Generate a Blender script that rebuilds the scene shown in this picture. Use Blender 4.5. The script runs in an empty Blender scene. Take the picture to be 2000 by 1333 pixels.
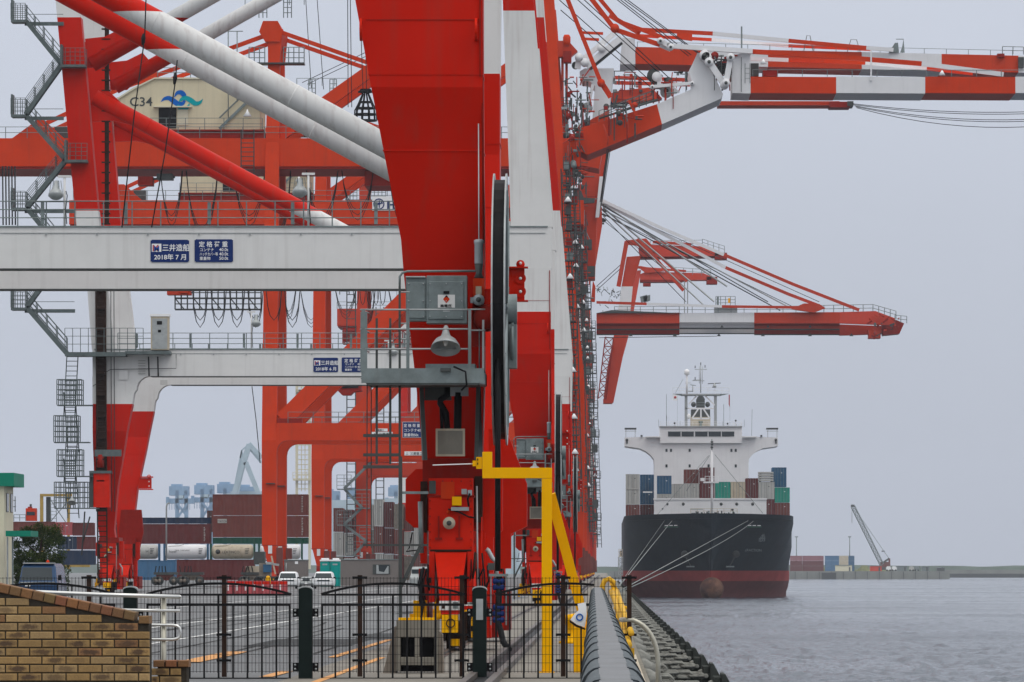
import bpy, math, random
from mathutils import Vector, Matrix
random.seed(7)
SC = bpy.context.scene
COL = SC.collection

# ---------------------------------------------------------------- camera
F, VX, VY, H = 10800.0, 1183.0, 1113.0, 1.58      # focal length (px of a 2000 px frame), quay vanishing point, eye height
cam = bpy.data.objects.new('camera', bpy.data.cameras.new('camera')); COL.objects.link(cam)
cam.location = (0, 0, H); cam.rotation_euler = (math.radians(90), 0, 0)
cam.data.sensor_width = 36; cam.data.lens = F / 2000 * 36
cam.data.shift_x = -(VX - 1000) / 2000; cam.data.shift_y = (VY - 666.5) / 2000
cam.data.clip_start = 1; cam.data.clip_end = 30000
SC.camera = cam
# ---------------------------------------------------------------- sky
world = bpy.data.worlds.new("World"); SC.world = world; world.use_nodes = True
nt = world.node_tree; nt.nodes.clear()
N = nt.nodes.new; L = nt.links.new
out = N('ShaderNodeOutputWorld'); bg = N('ShaderNodeBackground'); bg.inputs[1].default_value = 0.1
sky = N('ShaderNodeTexSky'); sky.sky_type = 'NISHITA'; sky.sun_disc = False
sky.sun_elevation = math.radians(58); sky.sun_rotation = math.radians(140)
sky.air_density = 1.0; sky.dust_density = 3.0
tc = N('ShaderNodeTexCoord'); sp = N('ShaderNodeSeparateXYZ'); L(tc.outputs['Generated'], sp.inputs[0])
rp = N('ShaderNodeValToRGB'); L(sp.outputs['Z'], rp.inputs[0])           # overcast: three times brighter overhead than at the horizon
e = rp.color_ramp.elements
e[0].position = 0.0; e[0].color = (.41, .445, .52, 1)
e[1].position = 1.0; e[1].color = (1.5, 1.5, 1.47, 1)
el = e.new(.10); el.color = (.525, .56, .645, 1)
el = e.new(.35); el.color = (.84, .865, .92, 1)
mul = N('ShaderNodeMix'); mul.data_type = 'RGBA'; mul.blend_type = 'MULTIPLY'; mul.inputs[0].default_value = 1
L(rp.outputs[0], mul.inputs[6]); mul.inputs[7].default_value = (10.4, 10.4, 10.4, 1)
nz = N('ShaderNodeTexNoise'); nz.inputs['Scale'].default_value = 7; nz.inputs['Detail'].default_value = 4
L(tc.outputs['Generated'], nz.inputs['Vector'])
mr = N('ShaderNodeMapRange'); L(nz.outputs[0], mr.inputs[0]); mr.inputs[1].default_value = .3; mr.inputs[2].default_value = .7
mr.inputs[3].default_value = .965; mr.inputs[4].default_value = 1.035
m2 = N('ShaderNodeMix'); m2.data_type = 'RGBA'; m2.blend_type = 'MULTIPLY'; m2.inputs[0].default_value = 1
L(mul.outputs[2], m2.inputs[6]); L(mr.outputs[0], m2.inputs[7])
mx = N('ShaderNodeMix'); mx.data_type = 'RGBA'; mx.inputs[0].default_value = .93
L(sky.outputs[0], mx.inputs[6]); L(m2.outputs[2], mx.inputs[7]); L(mx.outputs[2], bg.inputs[0]); L(bg.outputs[0], out.inputs[0])
# ---------------------------------------------------------------- veiled sun
sd = bpy.data.lights.new('sun', 'SUN'); sd.energy = 0.5; sd.angle = math.radians(16); sd.color = (1, .96, .9)
so = bpy.data.objects.new('sun', sd); COL.objects.link(so)
so.rotation_euler = (math.radians(32), 0, math.radians(40)); so.location = (0, 0, 100)   # high, from the water side behind the camera
vs = SC.view_settings; vs.view_transform = 'Standard'; vs.look = 'None'; vs.exposure = 0.17; vs.gamma = 1.0
SC.cycles.max_bounces = 5; SC.cycles.volume_bounces = 0; SC.cycles.diffuse_bounces = 3; SC.cycles.glossy_bounces = 2
SC.cycles.transparent_max_bounces = 8; SC.cycles.use_denoising = True

# ---------------------------------------------------------------- helpers
def PX(px, Y): return (px - VX) * Y / F
def PZ(py, Y): return H - (py - VY) * Y / F
def P(px, py, Y): return Vector((PX(px, Y), Y, PZ(py, Y)))

MATS = {}
def mat(name, col=None, rough=.5, metal=0., var=.08, sc=1.5, bump=0., streak=0., col2=None, band=None, dirt=None):
    """procedural paint: noise variation, rain streaks running down, optional painted bands by height"""
    if name in MATS: return MATS[name]
    m = bpy.data.materials.new(name); MATS[name] = m; m.use_nodes = True
    n = m.node_tree; b = n.nodes['Principled BSDF']; A = n.nodes.new; K = n.links.new
    b.inputs['Roughness'].default_value = rough; b.inputs['Metallic'].default_value = metal
    b.inputs['Specular IOR Level'].default_value = .06 if not metal and rough > .25 else .4
    t = A('ShaderNodeTexCoord'); g = A('ShaderNodeNewGeometry')
    no = A('ShaderNodeTexNoise'); no.inputs['Scale'].default_value = sc; no.inputs['Detail'].default_value = 6; no.inputs['Roughness'].default_value = .65
    K(g.outputs['Position'], no.inputs['Vector'])
    r = A('ShaderNodeMapRange'); K(no.outputs[0], r.inputs[0]); r.inputs[1].default_value = .3; r.inputs[2].default_value = .7
    r.inputs[3].default_value = 1 - var; r.inputs[4].default_value = 1 + var
    base = A('ShaderNodeRGB'); base.outputs[0].default_value = (*col, 1); src = base.outputs[0]
    if band:
        s = A('ShaderNodeSeparateXYZ'); K(g.outputs['Position'], s.inputs[0])
        a1 = A('ShaderNodeMath'); a1.operation = 'ADD'; a1.inputs[1].default_value = .28; K(s.outputs['Z'], a1.inputs[0])
        a2 = A('ShaderNodeMath'); a2.operation = 'MODULO'; a2.inputs[1].default_value = 26; K(a1.outputs[0], a2.inputs[0])
        a3 = A('ShaderNodeMath'); a3.operation = 'GREATER_THAN'; a3.inputs[1].default_value = 13; K(a2.outputs[0], a3.inputs[0])
        mm = A('ShaderNodeMix'); mm.data_type = 'RGBA'; K(a3.outputs[0], mm.inputs[0]); K(src, mm.inputs[6]); mm.inputs[7].default_value = (*band, 1)
        src = mm.outputs[2]
    x = A('ShaderNodeMix'); x.data_type = 'RGBA'; x.blend_type = 'MULTIPLY'; x.inputs[0].default_value = 1
    K(src, x.inputs[6]); K(r.outputs[0], x.inputs[7]); src = x.outputs[2]
    if streak:
        mp = A('ShaderNodeMapping'); mp.inputs['Scale'].default_value = (2.2, 2.2, .12); K(g.outputs['Position'], mp.inputs[0])
        n2 = A('ShaderNodeTexNoise'); n2.inputs['Scale'].default_value = 1.6; n2.inputs['Detail'].default_value = 7; K(mp.outputs[0], n2.inputs['Vector'])
        r2 = A('ShaderNodeMapRange'); K(n2.outputs[0], r2.inputs[0]); r2.inputs[1].default_value = .52; r2.inputs[2].default_value = .75
        r2.inputs[3].default_value = 0; r2.inputs[4].default_value = streak
        y = A('ShaderNodeMix'); y.data_type = 'RGBA'; K(r2.outputs[0], y.inputs[0]); K(src, y.inputs[6])
        y.inputs[7].default_value = (*(dirt or (.12, .09, .07)), 1); src = y.outputs[2]
    if col2:
        n3 = A('ShaderNodeTexNoise'); n3.inputs['Scale'].default_value = sc * .35; n3.inputs['Detail'].default_value = 8; K(g.outputs['Position'], n3.inputs['Vector'])
        r3 = A('ShaderNodeMapRange'); K(n3.outputs[0], r3.inputs[0]); r3.inputs[1].default_value = .45; r3.inputs[2].default_value = .62
        w = A('ShaderNodeMix'); w.data_type = 'RGBA'; K(r3.outputs[0], w.inputs[0]); K(src, w.inputs[6]); w.inputs[7].default_value = (*col2, 1); src = w.outputs[2]
    K(src, b.inputs['Base Color'])
    if bump:
        bp = A('ShaderNodeBump'); bp.inputs['Strength'].default_value = bump; bp.inputs['Distance'].default_value = .02
        K(no.outputs[0], bp.inputs['Height']); K(bp.outputs[0], b.inputs['Normal'])
    return m

RED = (.50, .011, .003); WHITE = (.66, .655, .64)
mat('crane_paint', RED, .42, var=.07, sc=.35, streak=.24, band=WHITE, dirt=(.17, .07, .05))
mat('deck_grey', (.10, .12, .12), .7, var=.1)
mat('red', (.58, .016, .004), .42, var=.1, sc=2, streak=.16, dirt=(.14, .04, .03))
mat('deep_red', (.26, .014, .008), .5, var=.12, sc=3, streak=.2)
mat('orange', (.56, .040, .006), .5, var=.08, sc=.4, streak=.18, dirt=(.16, .05, .03))
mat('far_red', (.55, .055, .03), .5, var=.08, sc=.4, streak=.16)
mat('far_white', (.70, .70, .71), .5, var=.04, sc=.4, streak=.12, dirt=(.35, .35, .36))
mat('white', WHITE, .5, var=.04, sc=.8, streak=.12)
mat('galv', (.17, .205, .205), .5, .3, var=.25, sc=3, streak=.2)
mat('galv_light', (.34, .36, .36), .45, .3, var=.15, sc=4)
mat('galv_dark', (.055, .062, .06), .6, .2, var=.2, sc=3)
mat('black', (.012, .012, .013), .5, var=.2, sc=3)
mat('rope', (.02, .02, .022), .6, var=0)
mat('dark_green', (.009, .015, .014), .4, var=.15, sc=8)
mat('yellow', (.84, .42, .0), .45, var=.05, sc=2, streak=.08)
mat('beige', (.60, .53, .37), .6, var=.05, sc=.6, streak=.12)
mat('cream', (.62, .58, .44), .6, var=.05, sc=1)
mat('navy', (.012, .03, .13), .4, var=.05)
mat('glass', (.02, .03, .035), .08, var=.1)
mat('steel', (.62, .62, .60), .28, .75, var=.05, sc=4)
mat('steel_dull', (.42, .40, .33), .38, .6, var=.1, sc=6)
mat('motor', (.32, .36, .38), .5, .2, var=.1, sc=6)
mat('blue', (.015, .08, .35), .5, var=.1)
mat('teal', (.0, .27, .24), .5, var=.05)
mat('roof_green', (.01, .20, .13), .5, var=.08, sc=1)
mat('brown_box', (.16, .05, .042), .6, var=.12, sc=1, streak=.25)
mat('maroon', (.12, .03, .03), .6, var=.12, sc=1, streak=.25)
mat('box_blue', (.03, .10, .19), .6, var=.12, sc=1, streak=.2)
mat('box_grey', (.42, .42, .40), .6, var=.08, sc=1, streak=.3)
mat('box_green', (.02, .27, .20), .6, var=.1, sc=1, streak=.2)
mat('box_dark_green', (.015, .08, .055), .6, var=.1, sc=1, streak=.2)
mat('box_beige', (.48, .42, .32), .6, var=.1, sc=1, streak=.35, dirt=(.2, .09, .04))
mat('box_pink', (.42, .09, .10), .6, var=.1, sc=1, streak=.2)
mat('box_navy', (.02, .035, .07), .6, var=.1, sc=1, streak=.2)
mat('office', (.17, .15, .14), .7, var=.06, sc=2, streak=.1)
mat('hull_black', (.008, .018, .026), .45, var=.3, sc=.25, streak=.35, dirt=(.035, .05, .05))
mat('hull_red', (.32, .05, .045), .6, var=.2, sc=.4, streak=.3, dirt=(.12, .04, .035))
mat('hull_dark_red', (.11, .03, .03), .6, var=.25, sc=.5, streak=.3, dirt=(.05, .03, .03))
mat('bulb_rust', (.12, .06, .04), .8, var=.4, sc=1.6, col2=(.06, .03, .028))
mat('rubber', (.045, .05, .046), .75, var=.25, sc=4, bump=.3)
mat('chain', (.21, .21, .19), .7, 0., var=.3, sc=8)
mat('concrete', (.20, .185, .155), .85, var=.22, sc=1.4, bump=.4, streak=.25)
mat('far_concrete', (.22, .23, .21), .85, var=.2, sc=.08, streak=.3)
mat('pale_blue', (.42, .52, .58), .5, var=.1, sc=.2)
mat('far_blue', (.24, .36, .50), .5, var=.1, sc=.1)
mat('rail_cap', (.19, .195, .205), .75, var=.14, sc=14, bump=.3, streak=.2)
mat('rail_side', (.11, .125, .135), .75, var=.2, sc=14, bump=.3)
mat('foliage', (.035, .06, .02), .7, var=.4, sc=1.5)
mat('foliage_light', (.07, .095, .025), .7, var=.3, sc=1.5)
mat('bark', (.05, .035, .025), .9, var=.2)
mat('car_blue', (.015, .05, .12), .2, .2, var=.03)
mat('car_white', (.75, .76, .77), .3, var=.02)
mat('yellow_worn', (.62, .35, .03), .6, var=.12, sc=5, streak=.35, dirt=(.40, .33, .22), bump=.3)
mat('light_lens', (.8, .8, .78), .2, var=.02)
mat('logo_blue', (.0, .10, .42), .6, var=.04)
mat('logo_teal', (.0, .30, .33), .6, var=.04)
mat('grime', (.035, .02, .015), .8, var=.3, sc=5)
mat('oil_wood', (.20, .17, .14), .8, var=.3, sc=2)
mat('skin', (.45, .25, .18), .6, var=0)
mat('far_hill', (.05, .075, .05), .9, var=.3, sc=.02)
mat('pier_pink', (.26, .11, .13), .7, var=.15, sc=.3, streak=.2); mat('pier_blue', (.06, .15, .27), .7, var=.15, sc=.3, streak=.2)
mat('stair_steel', (.095, .12, .12), .55, .2, var=.25, sc=3); mat('mustard', (.40, .27, .07), .6, var=.2, sc=1)
mat('patch', (.058, .06, .062), .85, var=.3, sc=.6, bump=.2); mat('tyre_mark', (.06, .06, .06), .8, var=.3, sc=.5)
mat('cloth_white', (.78, .78, .78), .8, var=.04)

class MB:
    def __init__(s): s.v = []; s.f = []; s.m = []; s.sm = []; s.mats = []
    def _mi(s, m):
        if m not in s.mats: s.mats.append(m)
        return s.mats.index(m)
    def add(s, vs, fs, m, smooth=False):
        o = len(s.v); s.v += [tuple(v) for v in vs]; k = s._mi(m)
        for f in fs: s.f.append([i + o for i in f]); s.m.append(k); s.sm.append(smooth)
        return s
    def box(s, x0, x1, y0, y1, z0, z1, m):
        vs = [(x, y, z) for x in (x0, x1) for y in (y0, y1) for z in (z0, z1)]
        return s.add(vs, [(0, 1, 3, 2), (4, 6, 7, 5), (0, 4, 5, 1), (2, 3, 7, 6), (0, 2, 6, 4), (1, 5, 7, 3)], m)
    def prism(s, pts, y0, y1, m):            # (x, z) outline, y0 to y1
        n = len(pts)
        a = sum(pts[i][0] * pts[(i + 1) % n][1] - pts[(i + 1) % n][0] * pts[i][1] for i in range(n))
        if a < 0: pts = pts[::-1]
        vs = [(x, y0, z) for x, z in pts] + [(x, y1, z) for x, z in pts]
        fs = [tuple(range(n)), tuple(range(2 * n - 1, n - 1, -1))] + [((i + 1) % n, i, i + n, (i + 1) % n + n) for i in range(n)]
        return s.add(vs, fs, m)
    def pp(s, pts, Y, t, m): return s.prism([(PX(a, Y), PZ(b, Y)) for a, b in pts], Y, Y + t, m)   # outline measured in the photo, set at its distance Y
    def pbox(s, x0, y0, x1, y1, Y, t, m): return s.box(PX(x0, Y), PX(x1, Y), Y, Y + t, PZ(y1, Y), PZ(y0, Y), m)
    def loft(s, secs, m):                    # (z, x0, x1, y0, y1)
        vs = []; fs = []
        for z, a, b, c, d in secs: vs += [(a, c, z), (b, c, z), (b, d, z), (a, d, z)]
        n = len(secs); up = secs[-1][0] > secs[0][0]
        for i in range(n - 1):
            for k in range(4):
                q = (i * 4 + k, i * 4 + (k + 1) % 4, i * 4 + 4 + (k + 1) % 4, i * 4 + 4 + k)
                fs.append(q if up else q[::-1])
        fs += [(3, 2, 1, 0), tuple(range(4 * n - 4, 4 * n))] if up else [(0, 1, 2, 3), tuple(range(4 * n - 1, 4 * n - 5, -1))]
        return s.add(vs, fs, m)
    def _fr(s, p, q):
        d = (Vector(q) - Vector(p)); l = d.length; d = d / max(l, 1e-9)
        up = Vector((0, 1, 0)) if abs(d.y) < .9 else Vector((0, 0, 1))
        a = d.cross(up).normalized(); b = d.cross(a).normalized()
        return a, b
    def bar(s, p, q, w, h, m):               # w across (in the XZ plane), h along Y
        p = Vector(p); q = Vector(q); a, b = s._fr(p, q)
        vs = [c + a * i * w / 2 + b * j * h / 2 for c in (p, q) for i, j in ((-1, -1), (1, -1), (1, 1), (-1, 1))]
        return s.add(vs, [(0, 1, 2, 3), (7, 6, 5, 4), (0, 4, 5, 1), (1, 5, 6, 2), (2, 6, 7, 3), (3, 7, 4, 0)], m)
    def path(s, pts, r, m, n=6, rs=None, smooth=True):
        pts = [Vector(p) for p in pts]; vs = []; fs = []
        for i, p in enumerate(pts):
            a, b = s._fr(pts[max(i - 1, 0)], pts[min(i + 1, len(pts) - 1)])
            rr = rs[i] if rs else r
            vs += [p + (a * math.cos(6.28318 * k / n) + b * math.sin(6.28318 * k / n)) * rr for k in range(n)]
        for i in range(len(pts) - 1):
            for k in range(n): fs.append((i * n + k, i * n + (k + 1) % n, i * n + n + (k + 1) % n, i * n + n + k))
        fs += [tuple(range(n - 1, -1, -1)), tuple(range((len(pts) - 1) * n, len(pts) * n))]
        return s.add(vs, fs, m, smooth and n > 4)
    def tube(s, p, q, r, m, n=6): return s.path([p, q], r, m, n)
    def lathe(s, c, ax, prof, m, n=16, smooth=True, y=1.):   # profile (radius, distance along axis)
        c = Vector(c); ax = Vector(ax).normalized(); a, b = s._fr((0, 0, 0), ax); vs = []; fs = []
        for r, h in prof: vs += [c + ax * h + (a * math.cos(6.28318 * k / n) + b * math.sin(6.28318 * k / n)) * r for k in range(n)]
        for i in range(len(prof) - 1):
            for k in range(n): fs.append((i * n + k, i * n + (k + 1) % n, i * n + n + (k + 1) % n, i * n + n + k))
        fs += [tuple(range(n - 1, -1, -1)), tuple(range((len(prof) - 1) * n, len(prof) * n))]
        return s.add(vs, fs, m, smooth)
    def ring(s, c, ax, R, w, t, m, n=40):    # flat ring, radial width w, thickness t along the axis
        c = Vector(c); ax = Vector(ax).normalized(); a, b = s._fr((0, 0, 0), ax); vs = []; fs = []
        for k in range(n):
            d = a * math.cos(6.28318 * k / n) + b * math.sin(6.28318 * k / n)
            vs += [c + d * (R - w) - ax * t / 2, c + d * R - ax * t / 2, c + d * R + ax * t / 2, c + d * (R - w) + ax * t / 2]
        for k in range(n):
            for j in range(4): fs.append((k * 4 + j, k * 4 + (j + 1) % 4, ((k + 1) % n) * 4 + (j + 1) % 4, ((k + 1) % n) * 4 + j))
        return s.add(vs, fs, m)
    def sphere(s, c, r, m, n=16, sz=1., sy=1.):
        prof = [(max(r * math.sin(math.pi * i / (n // 2)), .001), -r * sz * math.cos(math.pi * i / (n // 2))) for i in range(n // 2 + 1)]
        return s.lathe(c, (0, 0, 1), prof, m, n)
    def rail(s, p, q, h, m, step=1.2, r=.022, bars=3, n=4):     # guard rail standing on the line p-q
        p = Vector(p); q = Vector(q); d = q - p; k = max(1, round(d.length / step))
        for j in range(1, bars + 1): s.tube(p + Vector((0, 0, h * j / bars)), q + Vector((0, 0, h * j / bars)), r * .8, m, n)
        for i in range(k + 1):
            c = p + d * i / k; s.tube(c, c + Vector((0, 0, h)), r, m, n)
        return s
    def ladder(s, p, q, w, m, step=.35, r=.025):
        p = Vector(p); q = Vector(q); o = Vector((w / 2, 0, 0)); k = max(2, int((q - p).length / step))
        s.tube(p - o, q - o, r, m, 4); s.tube(p + o, q + o, r, m, 4)
        for i in range(1, k): c = p + (q - p) * i / k; s.tube(c - o, c + o, r * .7, m, 4)
        return s
    def truss(s, p, q, hgt, wid, m, n=8, r=.08):               # square lattice boom or catwalk
        p = Vector(p); q = Vector(q); a, b = s._fr(p, q)
        cs = [a * i * hgt / 2 + b * j * wid / 2 for i, j in ((-1, -1), (1, -1), (1, 1), (-1, 1))]
        for c in cs: s.tube(p + c, q + c, r, m, 4)
        for i in range(n):
            u = p + (q - p) * i / n; w = p + (q - p) * (i + 1) / n
            for k in range(4):
                c, e = cs[k], cs[(k + 1) % 4]
                s.tube(u + c, w + e, r * .7, m, 4); s.tube(u + c, u + e, r * .7, m, 4)
        return s
    def text(s, body, x, y, z, size, m, align='LEFT', ext=.004, face=1, sx=1., rot=0., bold=0.):
        c = bpy.data.curves.new('t', 'FONT'); c.body = body; c.size = size; c.align_x = align; c.extrude = ext; c.resolution_u = 3; c.offset = bold * size
        o = bpy.data.objects.new('t', c); COL.objects.link(o)
        me = bpy.data.meshes.new_from_object(o.evaluated_get(bpy.context.evaluated_depsgraph_get()))
        cr, sr = math.cos(rot), math.sin(rot)
        vs = [(x + (v.co.x * cr - v.co.y * sr) * sx, y - v.co.z - ext, z + v.co.x * sr + v.co.y * cr) for v in me.vertices]
        s.add(vs, [tuple(p.vertices) for p in me.polygons], m)
        bpy.data.objects.remove(o); bpy.data.curves.remove(c); bpy.data.meshes.remove(me)
        return s
    def build(s, name, parent=None, org=None, bevel=0):
        root = parent
        if org is None: org = parent['_o'] if parent is not None else (0, 0, 0)
        me = bpy.data.meshes.new(name)
        me.from_pydata([(x - org[0], y - org[1], z - org[2]) for x, y, z in s.v], [], s.f)
        for m in s.mats: me.materials.append(MATS[m])
        me.polygons.foreach_set('material_index', s.m); me.polygons.foreach_set('use_smooth', s.sm); me.update()
        o = bpy.data.objects.new(name, me); COL.objects.link(o)
        o['_o'] = list(org)
        if parent is None: o.location = org
        else: o.parent = parent
        if bevel:
            b = o.modifiers.new('b', 'BEVEL'); b.width = bevel; b.segments = 2; b.limit_method = 'ANGLE'
        return o
def tag(o, label, cat, group=None):
    o['label'] = label; o['category'] = cat
    if group: o['group'] = group
    return o
def thing(name, label, cat, loc, group=None):
    o = bpy.data.objects.new(name, None); COL.objects.link(o); o.location = loc; o['_o'] = list(loc)
    return tag(o, label, cat, group)
def struct(mb, name, kind='structure'):
    o = mb.build(name); o['kind'] = kind; return o
def dup(root, d, label, drop=()):
    r = root.copy(); COL.objects.link(r); r.location = Vector(root.location) + Vector(d); r['label'] = label
    r['_o'] = [root['_o'][i] + d[i] for i in range(3)]
    for ch in list(root.children):
        if ch.name.split('.')[0] in drop: continue
        c = ch.copy(); COL.objects.link(c); c.parent = r; c['_o'] = list(r['_o'])
        for g in ch.children:
            k = g.copy(); COL.objects.link(k); k.parent = c; k['_o'] = list(r['_o'])
    return r
# ================================================================ SETTING
QX = .60            # quay edge
WZ = -3.15          # water level
def ground_mat(name, cols, rough, sc, crack=0, wet=0):
    m = bpy.data.materials.new(name); MATS[name] = m; m.use_nodes = True
    n = m.node_tree; b = n.nodes['Principled BSDF']; A = n.nodes.new; K = n.links.new
    g = A('ShaderNodeNewGeometry')
    n1 = A('ShaderNodeTexNoise'); n1.inputs['Scale'].default_value = sc; n1.inputs['Detail'].default_value = 10; n1.inputs['Roughness'].default_value = .7
    K(g.outputs['Position'], n1.inputs['Vector'])
    r = A('ShaderNodeValToRGB'); K(n1.outputs[0], r.inputs[0]); e = r.color_ramp.elements
    e[0].position = .35; e[0].color = (*cols[0], 1); e[1].position = .65; e[1].color = (*cols[1], 1)
    n2 = A('ShaderNodeTexNoise'); n2.inputs['Scale'].default_value = 14; n2.inputs['Detail'].default_value = 4; K(g.outputs['Position'], n2.inputs['Vector'])
    r2 = A('ShaderNodeMapRange'); K(n2.outputs[0], r2.inputs[0]); r2.inputs[3].default_value = .75; r2.inputs[4].default_value = 1.25
    x = A('ShaderNodeMix'); x.data_type = 'RGBA'; x.blend_type = 'MULTIPLY'; x.inputs[0].default_value = 1; K(r.outputs[0], x.inputs[6]); K(r2.outputs[0], x.inputs[7])
    K(x.outputs[2], b.inputs['Base Color'])
    rr = A('ShaderNodeMapRange'); K(n1.outputs[0], rr.inputs[0]); rr.inputs[1].default_value = .4; rr.inputs[2].default_value = .6
    rr.inputs[3].default_value = rough - wet; rr.inputs[4].default_value = rough; K(rr.outputs[0], b.inputs['Roughness'])
    bp = A('ShaderNodeBump'); bp.inputs['Strength'].default_value = .3; bp.inputs['Distance'].default_value = .01; K(n2.outputs[0], bp.inputs['Height']); K(bp.outputs[0], b.inputs['Normal'])
ground_mat('asphalt', ((.065, .068, .07), (.125, .128, .13)), .75, .12, wet=.25)
ground_mat('apron', ((.13, .115, .095), (.20, .18, .15)), .85, .35, wet=.1)
ground_mat('line_white', ((.55, .55, .53), (.7, .7, .68)), .7, 1.5)
ground_mat('line_orange', ((.55, .24, .06), (.62, .30, .09)), .7, 1.5)
ground_mat('iron', ((.05, .04, .035), (.09, .075, .065)), .5, 2)
# water
m = bpy.data.materials.new('water'); MATS['water'] = m; m.use_nodes = True
n = m.node_tree; b = n.nodes['Principled BSDF']; A = n.nodes.new; K = n.links.new
b.inputs['Base Color'].default_value = (.035, .05, .07, 1); b.inputs['Roughness'].default_value = .12; b.inputs['IOR'].default_value = 1.33
g = A('ShaderNodeNewGeometry'); mp = A('ShaderNodeMapping'); mp.inputs['Scale'].default_value = (1.0, .45, 1); K(g.outputs['Position'], mp.inputs[0])
n1 = A('ShaderNodeTexNoise'); n1.inputs['Scale'].default_value = 1.6; n1.inputs['Detail'].default_value = 8; n1.inputs['Roughness'].default_value = .6; n1.inputs['Distortion'].default_value = .5; K(mp.outputs[0], n1.inputs['Vector'])
bp = A('ShaderNodeBump'); bp.inputs['Strength'].default_value = .8; bp.inputs['Distance'].default_value = .36; K(n1.outputs[0], bp.inputs['Height']); K(bp.outputs[0], b.inputs['Normal'])
n4 = A('ShaderNodeTexNoise'); n4.inputs['Scale'].default_value = .02; n4.inputs['Detail'].default_value = 5; K(g.outputs['Position'], n4.inputs['Vector'])
r4 = A('ShaderNodeMapRange'); K(n4.outputs[0], r4.inputs[0]); r4.inputs[1].default_value = .35; r4.inputs[2].default_value = .65; r4.inputs[3].default_value = .08; r4.inputs[4].default_value = .25; K(r4.outputs[0], b.inputs['Roughness'])
from mathutils import noise as mnoise
mb = MB()      # the harbour: real wavelets where they are near enough to be seen, a plain sheet further out
rows = []; y = 74.
while y < 2600: rows.append(y); y += max(.22, y * y / (F * 4.73) * .72)
NC = 380; vs = []; fs = []
rnd = random.Random(77)
wv = [(rnd.uniform(.5, 3.2), rnd.uniform(-.9, .9), rnd.uniform(0, 6.28)) for _ in range(10)]
for y in rows:
    x1 = .1 * y + 12
    for i in range(NC + 1):
        x = QX - .5 + (x1 - QX + .5) * (i / NC)
        z = mnoise.turbulence((x * .55, y * .30, 0.), 4, False, noise_basis='PERLIN_ORIGINAL', amplitude_scale=.62, frequency_scale=2.1) * .21
        if y < 500:
            for k, a, ph in wv: z += .011 * math.sin(k * (y * math.cos(a) + x * math.sin(a) * 1.2) + ph + 2.2 * mnoise.noise((x * .2, y * .12, k)))
        vs.append((x, y, WZ - .12 + z))
for j in range(len(rows) - 1):
    for i in range(NC): o = j * (NC + 1) + i; fs.append((o, o + 1, o + NC + 2, o + NC + 1))
mb.add(vs, fs, 'water', True)
yf_ = rows[-1]; xf = .1 * yf_ + 12
mb.add([(QX - .6, -30, WZ - .16), (4500, -30, WZ - .16), (4500, yf_, WZ - .16), (QX - .6, yf_, WZ - .16)], [(0, 1, 2, 3)], 'water')
mb.add([(QX - .6, yf_, WZ - .05), (4500, yf_, WZ - .05), (4500, 6500, WZ - .05), (QX - .6, 6500, WZ - .05)], [(0, 1, 2, 3)], 'water'); struct(mb, 'water')
mb = MB(); mb.add([(-3500, -60, 0), (QX - .35, -60, 0), (QX - .35, 2600, 0), (-3500, 2600, 0)], [(0, 1, 2, 3)], 'asphalt'); struct(mb, 'ground')
mb = MB(); mb.add([(-4.6, -60, .004), (QX - .35, -60, .004), (QX - .35, 2600, .004), (-4.6, 2600, .004)], [(0, 1, 2, 3)], 'apron'); struct(mb, 'concrete_apron')
mb = MB(); mb.box(QX - .35, QX, -60, 2600, -8, .06, 'concrete')
for i in range(60): mb.box(QX, QX + .05, 20 + i * 12 - 1.2, 20 + i * 12 + 1.2, -2.6, -.3, 'galv_dark')
struct(mb, 'quay_wall')
mb = MB()
for x, y0, y1, w in ((-9.65, 60, 420, .13), (-12.3, 100, 600, .13), (-5.6, 150, 215, .1), (-6.3, 190, 320, .1), (-18, 200, 700, .15)):
    mb.add([(x - w / 2, y0, .009), (x + w / 2, y0, .009), (x + w / 2, y1, .009), (x - w / 2, y1, .009)], [(0, 1, 2, 3)], 'line_white')
for k in range(9):
    y = 300 + k * 38; mb.add([(-28, y, .009), (-14, y, .009), (-14, y + .7, .009), (-28, y + .7, .009)], [(0, 1, 2, 3)], 'line_white')
struct(mb, 'white_road_marking')
mb = MB()
for x, y0, y1, w in ((-4.05, 77, 99, .13), (-4.9, 99, 124, .16), (-4.98, 81, 85.5, .2), (-7.1, 94, 106, .42)):
    mb.add([(x - w / 2, y0, .012), (x + w / 2, y0, .012), (x + w / 2 + .05, y1, .012), (x - w / 2 + .05, y1, .012)], [(0, 1, 2, 3)], 'line_orange')
struct(mb, 'orange_road_marking')
rnd = random.Random(40); mb = MB()
for k in range(14):
    x = rnd.uniform(-26, -5); y = rnd.uniform(90, 330); w = rnd.uniform(.5, 2.4); l = rnd.uniform(2, 14)
    mb.add([(x, y, .0045 + k * .00006), (x + w, y, .0045 + k * .00006), (x + w, y + l, .0045 + k * .00006), (x, y + l, .0045 + k * .00006)], [(0, 1, 2, 3)], 'patch')
struct(mb, 'asphalt_patch'); mb = MB()
for k in range(9):
    x = rnd.uniform(-16, -5); y = rnd.uniform(84, 160); dx = rnd.uniform(-.5, .5); L2 = rnd.uniform(20, 60)
    for off in (0, 1.7):
        pts_ = [(x + off + dx * (u / 8) ** 2, y + L2 * u / 8) for u in range(9)]; z_ = .0070 + k * .00005
        for a_, b_ in zip(pts_[:-1], pts_[1:]): mb.add([(a_[0], a_[1], z_), (a_[0] + .09, a_[1], z_), (b_[0] + .09, b_[1], z_), (b_[0], b_[1], z_)], [(0, 1, 2, 3)], 'tyre_mark')
struct(mb, 'tyre_mark'); mb = MB()
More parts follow.
